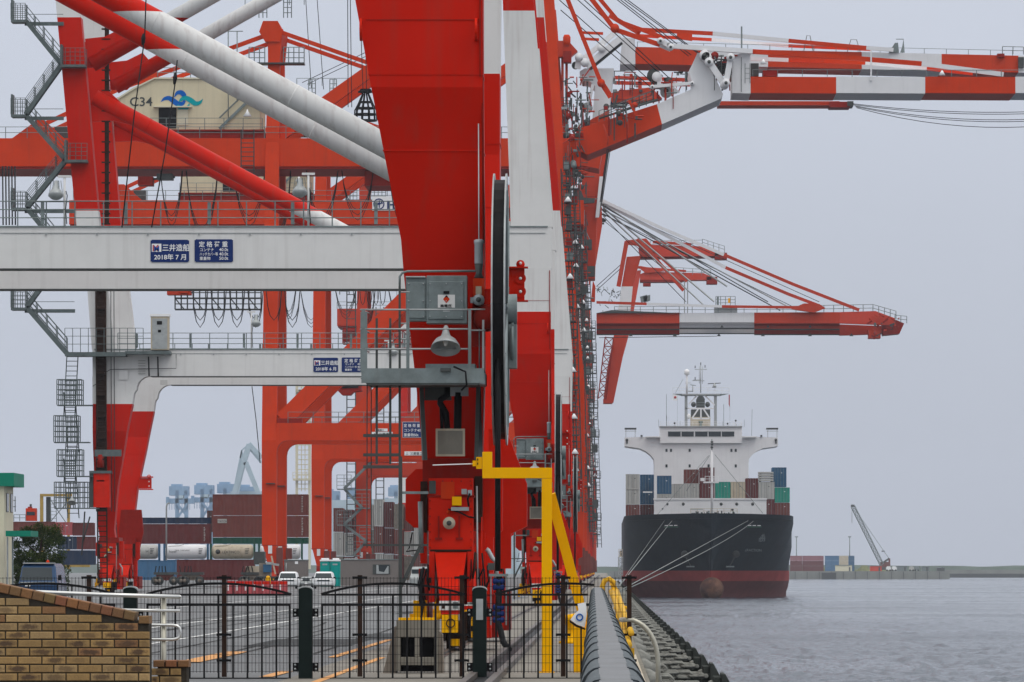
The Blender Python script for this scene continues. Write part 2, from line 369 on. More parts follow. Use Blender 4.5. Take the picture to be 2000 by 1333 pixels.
for x in (-3.03, -33.5):
    mb.box(x - .04, x + .04, 86, 1600, .004, .05, 'iron'); mb.box(x - .14, x - .06, 86, 1600, .004, .012, 'iron'); mb.box(x + .06, x + .14, 86, 1600, .004, .012, 'iron')
mb.box(-1.95, -1.85, 60, 1600, .004, .10, 'iron'); mb.box(-1.6, -1.5, 60, 1600, .004, .10, 'iron'); mb.box(-1.84, -1.61, 60, 1600, .004, .03, 'black')
struct(mb, 'crane_rail')
# far shore: hills behind everything, pier and breakwater
mb = MB(); rnd = random.Random(3); pts = []
for i in range(121): pts.append((-1800 + i * 20, 3.5 + 1.6 * abs(math.sin(i * .21)) + rnd.uniform(-.8, .8)))
vs = []; fs = []
for x, z in pts: vs += [(x, 4300, WZ - 1), (x, 4330, z), (x, 4600, z * 1.1), (x, 4700, WZ - 1)]
for i in range(120):
    for k in range(3): fs.append((i * 4 + k, i * 4 + 4 + k, i * 4 + 5 + k, i * 4 + 1 + k))
mb.add(vs, fs, 'far_hill'); struct(mb, 'hills')
mb = MB(); PY_ = 2750.
mb.add([(PX(1190, PY_), PY_ + 1.4, PZ(1116, PY_) - .02), (PX(1855, PY_), PY_ + 1.4, PZ(1116, PY_) - .02), (PX(1855, PY_), PY_ + 160, PZ(1116, PY_) - .02), (PX(1190, PY_), PY_ + 160, PZ(1116, PY_) - .02)], [(0, 1, 2, 3)], 'far_concrete')
mb.box(PX(1190, PY_), PX(1855, PY_), PY_, PY_ + 1.5, -8, PZ(1116, PY_), 'far_concrete')
for i in range(28): mb.box(PX(1200 + i * 23.5, PY_), PX(1201 + i * 23.5, PY_), PY_ - .4, PY_, -8, PZ(1117, PY_), 'galv_dark')
mb.box(PX(1605, PY_), PX(1633, PY_), PY_ - .3, PY_, -8, PZ(1119, PY_), 'galv_dark')
struct(mb, 'far_pier')
mb = MB(); mb.prism([(PX(1840, 3300), -8), (PX(2400, 3300), -8), (PX(2400, 3300), PZ(1113, 3300)), (PX(1840, 3300), PZ(1113.5, 3300))], 3300, 3312, 'far_concrete')
mb.box(PX(1840, 3300), PX(2400, 3300), 3298, 3300, -8, PZ(1121, 3300), 'galv_dark'); struct(mb, 'breakwater')

# ================================================================ NEAR FENCES
# mesh fence panels
FY = 81.5; posts = [-95, 174, 438, 703, 902, 1100, 1229]
names_mesh = {-95: 'furthest left, behind the brick wall', 174: 'second from the left, under the blue car', 438: 'in front of the white tank containers', 703: 'in front of the grey site office', 902: 'left of the yellow arm post', 1100: 'by the grey capped rail above the quay edge'}
tops = {-95: 'at the far left behind the brick wall', 174: 'by the end of the steel handrail', 438: 'between the handrail and the white vans', 703: 'right of the teal toilets', 902: 'in front of the nearest crane foot', 1100: 'between the yellow arm post and the grey capped rail', 1229: 'last at the water end of the fence'}
for i, px in enumerate(posts):
    x = PX(px, FY); t = thing('fence_post', 'brown mesh fence post ' + tops[px], 'fence post', (x, FY, 0), 'posts of the wire mesh fence')
    mb = MB(); mb.box(x - .035, x + .035, FY - .03, FY + .03, 0, 1.50, 'grime'); mb.build('post', t)
    for z in (1.46, .62, .24):
        mb = MB(); mb.box(x - .11, x + .11, FY - .05, FY - .032, z - .015, z + .02, 'black')
        mb.lathe((x - .09, FY - .06, z), (0, 1, 0), [(.02, 0), (.02, .02)], 'black', 8); mb.lathe((x + .09, FY - .06, z), (0, 1, 0), [(.02, 0), (.02, .02)], 'black', 8)
        mb.build('clamp', t)
    if i + 1 < len(posts):
        x1 = PX(posts[i + 1], FY); mb = MB(); k = int((x1 - x - .1) / .05)
        for j in range(k + 1):
            u = x + .05 + (x1 - x - .1) * j / k; mb.box(u - .003, u + .003, FY - .004, FY, .06, 1.47, 'black')
        for j in range(12):
            z = .08 + j * .125; mb.box(x + .04, x1 - .04, FY - .008, FY - .0045, z - .003, z + .003, 'black')
        o = mb.build('mesh_panel', None, (x, FY, 0)); tag(o, 'dark wire mesh fence panel ' + names_mesh[px], 'mesh panel', 'wire mesh fence panels')
# ornamental fence panels with arched tops between round topped bollards
GY = 80.0; S = GY / F; G0 = H - 212 * S
def gz(py): return PZ(py, GY)
for px, nm in ((-88, 'hidden left end of the row'), (255, 'behind the steel handrail'), (597, 'in front of the two white vans'), (937, 'with a pale reflector plate')):
    x = PX(px, GY); r = 13.5 * S
    t = thing('fence_bollard', 'dark green round topped fence bollard ' + nm, 'bollard', (x, GY, 0), 'dark bollards of the arched fence')
    mb = MB(); prof = [(x - r, -.05), (x + r, -.05)] + [(x + r * math.cos(a), gz(1152) + r * .45 * math.sin(a)) for a in [math.pi * k / 10 for k in range(11)]]
    mb.prism(prof, GY - .09, GY + .09, 'dark_green'); mb.build('post', t, bevel=.008)
    mb = MB(); arc = [(x + (r + .006) * math.cos(a), gz(1151.5) + r * .5 * math.sin(a)) for a in [math.pi * k / 10 for k in range(11)]]
    mb.prism(arc + [(a, b - .02) for a, b in arc[::-1]], GY - .095, GY + .095, 'galv_light'); mb.build('cap', t)
    for zc in (1197, 1303):
        for sx in (-1, 1):
            if px == -88 and sx < 0: continue
            mb = MB(); mb.box(x + sx * r, x + sx * (r + .085), GY - .03, GY + .03, gz(zc) - .06, gz(zc) + .06, 'black')
            for dz in (-.03, .03): mb.lathe((x + sx * (r + .05), GY - .045, gz(zc) + dz), (0, 1, 0), [(.012, 0), (.018, .016)], 'galv_light', 8)
            mb.build('bracket', t)
    if px == 937:
        mb = MB(); mb.box(x - .05, x + .05, GY - .096, GY - .091, gz(1211), gz(1170), 'galv_light'); mb.build('reflector', t)
def arch_panel(a, b, label, cut=None):
    x0, x1 = PX(a, GY), PX(b, GY); t = thing('arched_fence_panel', label, 'fence panel', ((x0 + x1) / 2, GY, 0), 'arched fence panels')
    w = .018; mb = MB(); e = cut if cut else x1
    mb.box(x0, e, GY - w, GY + w, gz(1184), gz(1179), 'black'); mb.box(x0, e, GY - w, GY + w, gz(1329), gz(1324), 'black')
    mb.box(x0, x0 + .03, GY - w + .002, GY + w - .002, gz(1324), gz(1184), 'black')
    if not cut: mb.box(x1 - .03, x1, GY - w + .002, GY + w - .002, gz(1324), gz(1184), 'black')
    mb.box(x0 + .01, e - .01, GY - w + .003, GY + w - .003, gz(1164), gz(1160), 'black'); mb.build('frame', t)
    mb = MB(); n = 16; xc = (x0 + x1) / 2; hw = (x1 - x0) / 2
    pts = [Vector((xc - hw * math.cos(math.pi * k / n * 1.0) if False else x0 + (x1 - x0) * k / n, GY, gz(1161) + .155 * (1 - ((k - n / 2) / (n / 2)) ** 2))) for k in range(n + 1)]
    for p, q in zip(pts[:-1], pts[1:]):
        if cut and p.x > cut: break
        mb.bar(p, q + (q - p) * .05, .034, .034, 'black')
    mb.build('arch', t)
    mb = MB(); k = 10
    for j in range(1, k):
        x = x0 + (x1 - x0) * j / k
        if cut and x > cut: break
        mb.box(x - .013, x + .013, GY - .013, GY + .013, gz(1324), gz(1164) if j % 2 else gz(1184), 'black')
        if j % 3 == 1 or j % 3 == 0: mb.box(x - .01, x + .01, GY - .012, GY + .012, gz(1160.5), gz(1161) + .155 * (1 - ((j - k / 2) / (k / 2)) ** 2), 'black')
    mb.build('bars', t)
arch_panel(-57, 225, 'black arched fence panel mostly hidden by the brick wall')
arch_panel(286, 568, 'black arched fence panel between the handrail and the middle bollard')
arch_panel(627, 907, 'black arched fence panel in front of the concrete rail stop')
arch_panel(967, 1247, 'black arched fence panel running in behind the grey capped rail', PX(1150, GY))

# ================================================================ GREY CAPPED RAIL
t = thing('capped_rail', 'long grey barrier rail with overlapping scale shaped caps seen end on', 'barrier rail', (0, 12, 0))
top = MB(); side = MB(); core = MB(); yy = 10.6; ax = lambda y: .022 - (y - 12) * .00225
k = 0
while yy < 60:
    st = 1.35 + (yy - 10) * .028; y1 = yy + st; x0 = ax(yy); x1 = ax(y1); z0 = 1.341; k += 1
    zt = lambda y: z0 + .0008 * (y - 12) 
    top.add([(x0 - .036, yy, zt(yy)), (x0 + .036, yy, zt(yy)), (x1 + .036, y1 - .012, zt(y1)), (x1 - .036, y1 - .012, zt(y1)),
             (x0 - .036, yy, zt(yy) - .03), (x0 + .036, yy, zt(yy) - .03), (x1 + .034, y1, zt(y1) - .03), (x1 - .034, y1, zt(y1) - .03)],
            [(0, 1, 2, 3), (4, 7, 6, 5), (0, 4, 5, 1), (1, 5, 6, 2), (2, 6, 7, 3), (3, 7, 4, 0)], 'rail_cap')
    for sg in (-1, 1):
        vs = []; n = 9; m_ = 5
        for i in range(m_):
            u = i / (m_ - 1); y = yy + st * u; xc = x0 + (x1 - x0) * u; R = .050 * (1.0 - .16 * u ** 2) * (1 + .05 * math.sin(k * 2.3))
            for j in range(n):
                a = math.pi / 2 * 1.35 * j / (n - 1)
                vs.append((xc + sg * (.034 + R * math.sin(a) * 1.0), y, zt(y) - .002 - R * (1 - math.cos(a)) * 1.5 - .0 + .004 * (1 - u)))
        for j in range(n): vs.append((vs[j][0] - sg * .012, yy + .001, vs[j][2] - .012))
        fs = [(i * n + j, i * n + j + 1, (i + 1) * n + j + 1, (i + 1) * n + j) for i in range(m_ - 1) for j in range(n - 1)]
        fs += [(j, j + 1, m_ * n + j + 1, m_ * n + j) for j in range(n - 1)]
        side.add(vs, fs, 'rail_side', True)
    yy = y1
yl = yy
core.prism([(ax(11) - .05, 0), (ax(11) + .05, 0), (ax(11) + .05, 1.27), (ax(11) - .05, 1.27)], 10.7, 10.9, 'galv_dark')
for i in range(1, 13):
    y = 10.8 + i * 4; core.box(ax(y) - .03, ax(y) + .03, y, y + .1, 0, 1.25, 'galv_dark')
core.add([(ax(10.6) - .03, 10.6, 1.20), (ax(10.6) + .03, 10.6, 1.20), (ax(yl) + .03, yl, 1.2), (ax(yl) - .03, yl, 1.2), (ax(10.6) - .03, 10.6, 1.31), (ax(10.6) + .03, 10.6, 1.31), (ax(yl) + .03, yl, 1.33), (ax(yl) - .03, yl, 1.33)],
         [(3, 2, 1, 0), (4, 5, 6, 7), (0, 1, 5, 4), (1, 2, 6, 5), (2, 3, 7, 6), (3, 0, 4, 7)], 'galv_dark')
core.build('posts', t); side.build('side_scales', t); top.build('top_caps', t)
# white cloth tied to it
mb = MB(); Yc = 33.; pts = [(1144, 1177), (1128, 1180), (1130, 1192), (1122, 1200), (1114, 1211), (1126, 1220), (1142, 1226), (1146, 1200)]
vs = []; rnd = random.Random(5)
mb.pp(pts, Yc, .05, 'cloth_white'); o = mb.build('cloth', None, P(1130, 1200, Yc)); tag(o, 'white printed cloth bag hanging on the left side of the grey rail', 'bag')
mb = MB(); c = P(1132, 1206, Yc); mb.ring((c.x, Yc - .004, c.z), (0, 1, 0), .022, .008, .004, 'logo_blue', 20); mb.build('print', o, org=o['_o'])
mb = MB(); mb.pp([(1113, 1212), (1127, 1221), (1143, 1228), (1143, 1231), (1125, 1225), (1112, 1215)], Yc - .01, .07, 'black'); mb.build('hem', o, org=o['_o'])
# curved pipe end
mb = MB(); Yp = 60.; pts = [P(1213, 1211, Yp + 2), P(1222, 1211, Yp)]
for k in range(1, 10):
    a = math.pi / 2 * k / 9; pts.append(P(1226 + 59 * math.sin(a), 1211 + 82 * (1 - math.cos(a)) if k < 9 else 1293, Yp))
pts.append(Vector((PX(1286, Yp), Yp, 0)))
t = thing('pipe_rail', 'bare bent steel pipe curving down at the quay edge', 'pipe rail', (PX(1286, Yp), Yp, 0))
mb.path(pts, .027, 'steel_dull', 12); mb.build('bent_pipe', t)
mb = MB(); mb.lathe((PX(1286, Yp), Yp, 0), (0, 0, 1), [(.07, 0), (.07, .012), (.04, .013)], 'steel_dull', 14); mb.build('foot_plate', t)
# yellow guard rail beyond the capped rail
t = thing('yellow_guard_rail', 'thick yellow padded guard rail looping over at its far end by the quay edge', 'guard rail', (.1, 88, 0))
mb = MB(); Ya = 96.
cp = [(PX(1176, Ya), Ya, .0), (PX(1176, Ya), Ya, 1.28), (PX(1181, Ya), Ya, 1.39), (PX(1190, Ya), Ya, 1.42), (PX(1199, Ya), Ya, 1.36), (PX(1205, Ya), Ya, 1.2), (.25, 92, 1.02), (.32, 86, .80), (.37, 80, .66)]
mb.path(cp, .045, 'yellow_worn', 14); mb.build('top_tube', t)
mb = MB(); mb.path([(.10, 96, 1.2), (.24, 90, .86), (.30, 84, .62), (.33, 79, .5)], .05, 'yellow_worn', 12); mb.build('lower_tube', t)
for i in range(4):
    mb = MB(); u = i / 3; y = 93 - 12 * u; x = .24 + .13 * u; mb.box(x - .05, x + .05, y - .04, y + .04, 0, .85 - .42 * u, 'yellow_worn'); mb.build('post', t)
mb = MB(); mb.prism([(.40, .004), (.54, .004), (.53, .09), (.42, .09)], 50, 97, 'box_beige'); o = mb.build('kerb', None, (.5, 60, 0)); tag(o, 'worn pale kerb strip running along the quay edge under the yellow rail', 'kerb')
# yellow mooring bollards
def bollard(x, y, label, s=1.):
    t = thing('mooring_bollard', label, 'bollard', (x, y, 0), 'yellow mooring bollards')
    mb = MB(); mb.lathe((x, y, 0), (0, 0, 1), [(.30 * s, 0), (.30 * s, .05), (.17 * s, .09), (.15 * s, .30 * s), (.20 * s, .40 * s), (.24 * s, .46 * s), (.20 * s, .53 * s), (.02, .56 * s)], 'yellow', 20); mb.build('body', t); return t
bollard(PX(1123, 118), 118, 'fat yellow mooring bollard left of the grey rail', 1.15)
b0 = bollard(.45, 168, 'yellow mooring bollard next along the quay', .9)
for k, y in enumerate((300, 420, 540, 660, 780)): dup(b0, (.1, y - 168, 0), ['yellow mooring bollard holding the bow ropes'] [0] if y == 300 else 'yellow mooring bollard %s down the quay, mostly hidden by the fence' % ['', 'third', 'fourth', 'fifth', 'last'][k])

# ================================================================ FENDERS
def fender(y):
    t = thing('quay_fender', 'black quay fender', 'fender', (QX + 1.3, y, -1.6), 'rubber fenders along the quay wall')
    mb = MB(); z0, z1 = -3.0, -.3; x0 = 1.95; x1 = 2.40
    mb.prism([(x0 + .14, z0), (x1, z0 + .3), (x1, z1 - .45), (x1 - .24, z1), (x0 + .14, z1)], y - .8, y + .8, 'rubber')
    for k in (-1, 0, 1): mb.box(x0, x0 + .139, y + k * .6 - .09, y + k * .6 + .09, z0 + .1, z1 - .06, 'rubber')
    mb.box(x0 + .02, x0 + .139, y - .7, y + .7, z1 - .32, z1 - .2, 'rubber'); mb.lathe((x0 + .06, y - .82, z1 - .25), (0, 1, 0), [(.05, 0), (.05, .05)], 'chain', 10)
    mb.build('panel', t, bevel=.03)
    for dz in (-1.15, -2.2): mb = MB(); mb.lathe((QX, y, dz), (1, 0, 0), [(.42, 0), (.42, .08), (.26, .4), (.2, .9), (.2, 1.36)], 'rubber', 14); mb.build('rubber_cone', t)
    for yo, za, zb in ((-.7, -.22, -.55), (0., -.30, -.5), (.7, -.22, -.55), (-.45, -.75, -.95)):
        mb = MB(); p = Vector((QX + .05, y + yo, za)); q = Vector((x0 + .02, y + yo * 1.05, zb)); n = 5
        for i in range(n):
            c = p + (q - p) * (i + .5) / n; hl = (q - p).length / n * .66; c.z -= .10 * math.sin(math.pi * (i + .5) / n)
            a = Vector((hl, 0, 0)); o_ = Vector((0, 0, .055)) if i % 2 else Vector((0, .07, .01))
            mb.path([c - a, c - a * .6 + o_, c + a * .6 + o_, c + a, c + a * .6 - o_, c - a * .6 - o_, c - a], .027, 'chain', 6)
        mb.sphere(q - Vector((.05, 0, 0)), .075, 'chain', 8); mb.build('chain', t)
    mb = MB(); mb.lathe((QX, y - .7, -.22), (1, 0, 0), [(.2, 0), (.18, .12), (.08, .3)], 'chain', 10); mb.lathe((QX, y + .7, -.22), (1, 0, 0), [(.2, 0), (.18, .12), (.08, .3)], 'chain', 10); mb.box(QX + .0, QX + .1, y - 1, y + 1, -.6, -.45, 'chain'); mb.build('anchor_plate', t)
    return t
ord_ = ['nearest', 'second', 'third', 'fourth', 'fifth', 'sixth', 'seventh', 'eighth', 'ninth', 'tenth']
f0 = fender(89.5); f0['label'] = 'black rubber quay fender with chains, nearest to the camera at the picture edge'
for i in range(1, 80):
    y = 89.5 + 11. * i
    lab = ('black rubber quay fender with chains, %s along the wall from the near end' % ord_[i]) if i < 10 else 'small dark rubber fender in the far row, between the tenth fender and the ship bow'
    dup(f0, (0, 11. * i, 0), lab, drop=('anchor_plate',) if i > 25 else ())

# ================================================================ YELLOW ARM POST
Yy = 84.5
t = thing('yellow_arm_post', 'tall yellow steel post with a sideways arm and a sloping brace', 'arm post', (PX(1068, Yy), Yy, 0))
mb = MB(); mb.box(PX(1058, Yy), PX(1078, Yy), Yy, Yy + .16, 0, PZ(935, Yy), 'yellow'); mb.box(PX(1053, Yy), PX(1083, Yy), Yy - .04, Yy + .2, 0, .02, 'yellow'); mb.build('post', t, bevel=.004)
mb = MB(); mb.pp([(942, 883), (961, 883), (961, 914), (1078, 914), (1078, 934.5), (942, 934.5)], Yy - .002, .164, 'yellow'); mb.build('arm', t, bevel=.004)
mb = MB(); a = P(1079, 968, Yy); q = Vector((PX(1079, Yy) + .60, Yy + 6.0, .0))
mb.bar((PX(1075, Yy), Yy + .3, PZ(965, Yy)), (PX(1146, Yy + .6), Yy + .6, PZ(1230, Yy + .6)), .15, .12, 'yellow'); mb.box(PX(1120, Yy), PX(1150, Yy), Yy + .4, Yy + .7, 0, PZ(1226, Yy), 'yellow'); mb.build('brace', t)
mb = MB(); mb.pbox(930, 893, 941.5, 916, Yy + .02, .1, 'yellow'); mb.pbox(923, 900, 929.5, 911, Yy + .03, .08, 'yellow'); mb.pbox(932, 896, 934, 900, Yy, .02, 'black'); mb.pbox(932, 904, 934, 908, Yy, .02, 'black'); mb.build('switch_box', t)
mb = MB(); mb.tube(P(845, 909, Yy + .06), P(923, 906.5, Yy + .06), .008, 'cloth_white', 6); mb.build('feeler_rod', t)

# ================================================================ CONCRETE RAIL STOP
Yr = 84.
t = thing('rail_stop', 'concrete rail end stop with two dark openings and slanted wing walls', 'rail stop', (PX(815, Yr), Yr, 0))
mb = MB()
mb.pbox(774, 1212, 856, 1245, Yr, .8, 'concrete'); mb.pbox(774, 1245, 782, 1312, Yr, .8, 'concrete'); mb.pbox(848, 1245, 856, 1312, Yr, .8, 'concrete')
mb.pbox(782, 1284, 848, 1300, Yr + .01, .7, 'concrete'); mb.pbox(810, 1245, 819, 1284, Yr + .01, .3, 'concrete'); mb.pbox(782, 1245, 848, 1284, Yr + .35, .3, 'black'); mb.pbox(782, 1300, 848, 1312, Yr + .3, .3, 'black')
mb.build('block', t, bevel=.01)
mb = MB(); mb.pp([(771, 1224), (773.6, 1224), (773.6, 1322), (746, 1322)], Yr + .1, .5, 'oil_wood'); mb.build('wing_wall', t); mb = MB(); mb.pp([(856.4, 1232), (864, 1240), (866, 1322), (856.4, 1322)], Yr + .1, .5, 'oil_wood'); mb.build('wing_wall', t)
mb = MB(); mb.pbox(778, 1207, 852, 1211.7, Yr + .1, .3, 'yellow'); mb.build('edge_strip', t)

# ================================================================ BRICK WALL
Yb = 49.7; sb = Yb / F
m = bpy.data.materials.new('brick'); MATS['brick'] = m; m.use_nodes = True
n = m.node_tree; b = n.nodes['Principled BSDF']; A = n.nodes.new; K = n.links.new; b.inputs['Roughness'].default_value = .85
at = A('ShaderNodeAttribute'); at.attribute_name = 'bc'; at2 = A('ShaderNodeAttribute'); at2.attribute_name = 'uvb'
g = A('ShaderNodeNewGeometry'); no = A('ShaderNodeTexNoise'); no.inputs['Scale'].default_value = 22; no.inputs['Detail'].default_value = 8; no.inputs['Roughness'].default_value = .75; K(g.outputs['Position'], no.inputs['Vector'])
s = A('ShaderNodeSeparateXYZ'); K(at2.outputs['Vector'], s.inputs[0])     # x,y: -1..1 over the brick, z: how burnt this brick is
l = A('ShaderNodeVectorMath'); l.operation = 'LENGTH'; cx = A('ShaderNodeCombineXYZ'); K(s.outputs[0], cx.inputs[0]); K(s.outputs[1], cx.inputs[1]); K(cx.outputs[0], l.inputs[0])
m1 = A('ShaderNodeMath'); m1.operation = 'MULTIPLY_ADD'; K(no.outputs[0], m1.inputs[0]); m1.inputs[1].default_value = -1.8; K(l.outputs['Value'], m1.inputs[2])
r = A('ShaderNodeMapRange'); K(m1.outputs[0], r.inputs[0]); r.inputs[1].default_value = -.45; r.inputs[2].default_value = .1; r.inputs[3].default_value = 1; r.inputs[4].default_value = 0
m3 = A('ShaderNodeMath'); m3.operation = 'MULTIPLY'; K(r.outputs[0], m3.inputs[0]); K(s.outputs[2], m3.inputs[1])
x = A('ShaderNodeMix'); x.data_type = 'RGBA'; K(m3.outputs[0], x.inputs[0]); K(at.outputs['Color'], x.inputs[6]); x.inputs[7].default_value = (.06, .032, .018, 1)
n5 = A('ShaderNodeTexNoise'); n5.inputs['Scale'].default_value = 60; n5.inputs['Detail'].default_value = 4; K(g.outputs['Position'], n5.inputs['Vector'])
r5 = A('ShaderNodeMapRange'); K(n5.outputs[0], r5.inputs[0]); r5.inputs[3].default_value = .7; r5.inputs[4].default_value = 1.3
y = A('ShaderNodeMix'); y.data_type = 'RGBA'; y.blend_type = 'MULTIPLY'; y.inputs[0].default_value = 1; K(x.outputs[2], y.inputs[6]); K(r5.outputs[0], y.inputs[7]); K(y.outputs[2], b.inputs['Base Color'])
bp = A('ShaderNodeBump'); bp.inputs['Strength'].default_value = .5; bp.inputs['Distance'].default_value = .006; K(n5.outputs[0], bp.inputs['Height']); K(bp.outputs[0], b.inputs['Normal'])
mat('mortar', (.045, .038, .03), .9, var=.2, sc=20, bump=.3)
def bricks(name, parent, cells, depth, y, coping=False):
    """cells: (cx, cz, w, h, angle); each brick a bevelled block with its own firing colour"""
    rnd = random.Random(11); vs = []; fs = []; cols = []; uvs = []
    for cx, cz, w, h, an, hx in cells:
        c, s_ = math.cos(an), math.sin(an); bv = .006; o = len(vs)
        if coping: col = (.19 * rnd.uniform(.75, 1.2), .085 * rnd.uniform(.85, 1.15), .033)
        else:
            k = rnd.random(); col = (.30, .185, .068) if k < .55 else ((.35, .23, .10) if k < .8 else (.25, .125, .05)); f_ = rnd.uniform(.8, 1.15); col = tuple(q * f_ for q in col)
        burnt = 0 if coping else rnd.choice((.15, .35, .6, .8, .9))
        hw, hh = w / 2, h / 2
        for (dx, dz, dy) in ((-hw, -hh, bv), (hw, -hh, bv), (hw, hh, bv), (-hw, hh, bv), (-hw + bv, -hh + bv, 0), (hw - bv, -hh + bv, 0), (hw - bv, hh - bv, 0), (-hw + bv, hh - bv, 0), (-hw, -hh, depth), (hw, -hh, depth), (hw, hh, depth), (-hw, hh, depth)):
            vs.append((cx + dx * c + dz * s_, y + dy, cz - dx * s_ + dz * c)); uvs.append((dx / hw, dz / hh * .9, burnt)); cols.append((*col, 1))
        for f_ in ((4, 5, 6, 7), (0, 1, 5, 4), (1, 2, 6, 5), (2, 3, 7, 6), (3, 0, 4, 7), (1, 0, 8, 9), (2, 1, 9, 10), (3, 2, 10, 11), (0, 3, 11, 8)): fs.append([i + o for i in f_])
    og = parent['_o']; me = bpy.data.meshes.new(name); me.from_pydata([(a - og[0], b_ - og[1], c_ - og[2]) for a, b_, c_ in vs], [], fs)
    a1 = me.attributes.new('bc', 'FLOAT_COLOR', 'POINT'); a2 = me.attributes.new('uvb', 'FLOAT_VECTOR', 'POINT')
    for i in range(len(vs)): a1.data[i].color = cols[i]; a2.data[i].vector = uvs[i]
    me.materials.append(MATS['brick']); me.update(); o = bpy.data.objects.new(name, me); COL.objects.link(o); o.parent = parent; o['_o'] = list(og); return o
t = thing('brick_wall', 'mottled yellow brown brick wall with a sloping coping of brown bricks', 'brick wall', (PX(150, Yb), Yb, 0))
def topy(px): return 1157 + (px - 0) * .212 if px < 300 else 1220
cells = []; cp_ = []
for r_ in range(0, 14):
    yc = 1323 - r_ * 16.35
    xs = -60 - (24 if r_ % 2 else 0)
    while xs < 292:
        w = 47.2; x0, x1 = xs + 1.2, min(xs + w - 1.2, 291.5)
        lim = min(x1, (yc + 4 - 1160) * -1e9 if False else x1)
        # cut the brick where the sloping coping runs over it
        xm = (yc - 9 - 1158) / .212
        if xm > x0 + 6:
            x1c = min(x1, xm + 44)
            if x1c - x0 > 5: cells.append((PX((x0 + x1c) / 2, Yb), PZ(yc, Yb), (x1c - x0) * sb, 14 * sb, 0, 0))
        xs += w
for i in range(16):
    px = -45 + i * 22.3 + 8
    if px < 262: cp_.append((PX(px, Yb), PZ(1149 + px * .212, Yb), 21.3 * sb, 17 * sb, math.atan(.212), 0))
cp_.append((PX(281, Yb), PZ(1211, Yb), 20 * sb, 15 * sb, 0, 0))
# keep wall bricks strictly below the coping: rotate-free test, drop those poking out
cells = [c for c in cells if True]
mb = MB(); mb.pp([(-80, 1340), (291, 1340), (291, 1216), (270, 1213), (-80, 1139)], Yb + .012, .30, 'mortar'); mb.build('mortar_bed', t)
bricks('bricks', t, cells, .06, Yb); bricks('coping', t, cp_, .36, Yb - .012, True)
t = thing('brick_pier', 'low brick pier at the foot of the handrail post', 'brick pier', (PX(325, Yb + .6), Yb + .6, 0))
cells = [(PX(300 + 12 + i * 24 - 2, Yb + .6), PZ(1299, Yb), 21.5 * sb, 13 * sb, 0, 0) for i in range(3)]
bricks('coping', t, cells, .3, Yb + .59, True)
cells = [(PX(x_, Yb + .6), PZ(y_, Yb), w_ * sb, 13 * sb, 0, 0) for x_, y_, w_ in ((313, 1315, 34), (343, 1315, 21), (303, 1331, 14), (333, 1331, 42))]
bricks('bricks', t, cells, .1, Yb + .6)
mb = MB(); mb.box(PX(297, Yb), PX(354, Yb), Yb + .615, Yb + .95, -.2, PZ(1296, Yb), 'mortar'); mb.build('mortar_bed', t)
# handrail
Yh = 50.6
t = thing('handrail', 'four bar polished steel handrail ending beside the brick wall', 'handrail', (PX(318, Yh), Yh, 0))
def hp(a, b): return P(a, b, Yh)
mb = MB(); mb.path([hp(-30, 1148), hp(52, 1156), hp(200, 1162), hp(351, 1166)], .0185, 'steel', 12); mb.lathe(hp(351, 1166), (1, 0, 0), [(.0185, 0), (.012, .012), (.002, .016)], 'steel', 12); mb.build('top_bar', t)
mb = MB(); mb.path([hp(150, 1190), hp(352, 1193.5)], .013, 'steel', 10); mb.build('second_bar', t)
mb = MB(); mb.path([hp(150, 1219), hp(338, 1221.5), hp(346, 1223), hp(351, 1227), hp(352.5, 1236), hp(351, 1244), hp(346, 1248), hp(338, 1249.5), hp(150, 1249.5)], .0135, 'steel', 10); mb.build('loop_bar', t)
mb = MB(); mb.tube((PX(319, Yh), Yh + .035, 0), (PX(319, Yh), Yh + .035, PZ(1169, Yh)), .026, 'steel_dull', 12); mb.build('post', t)
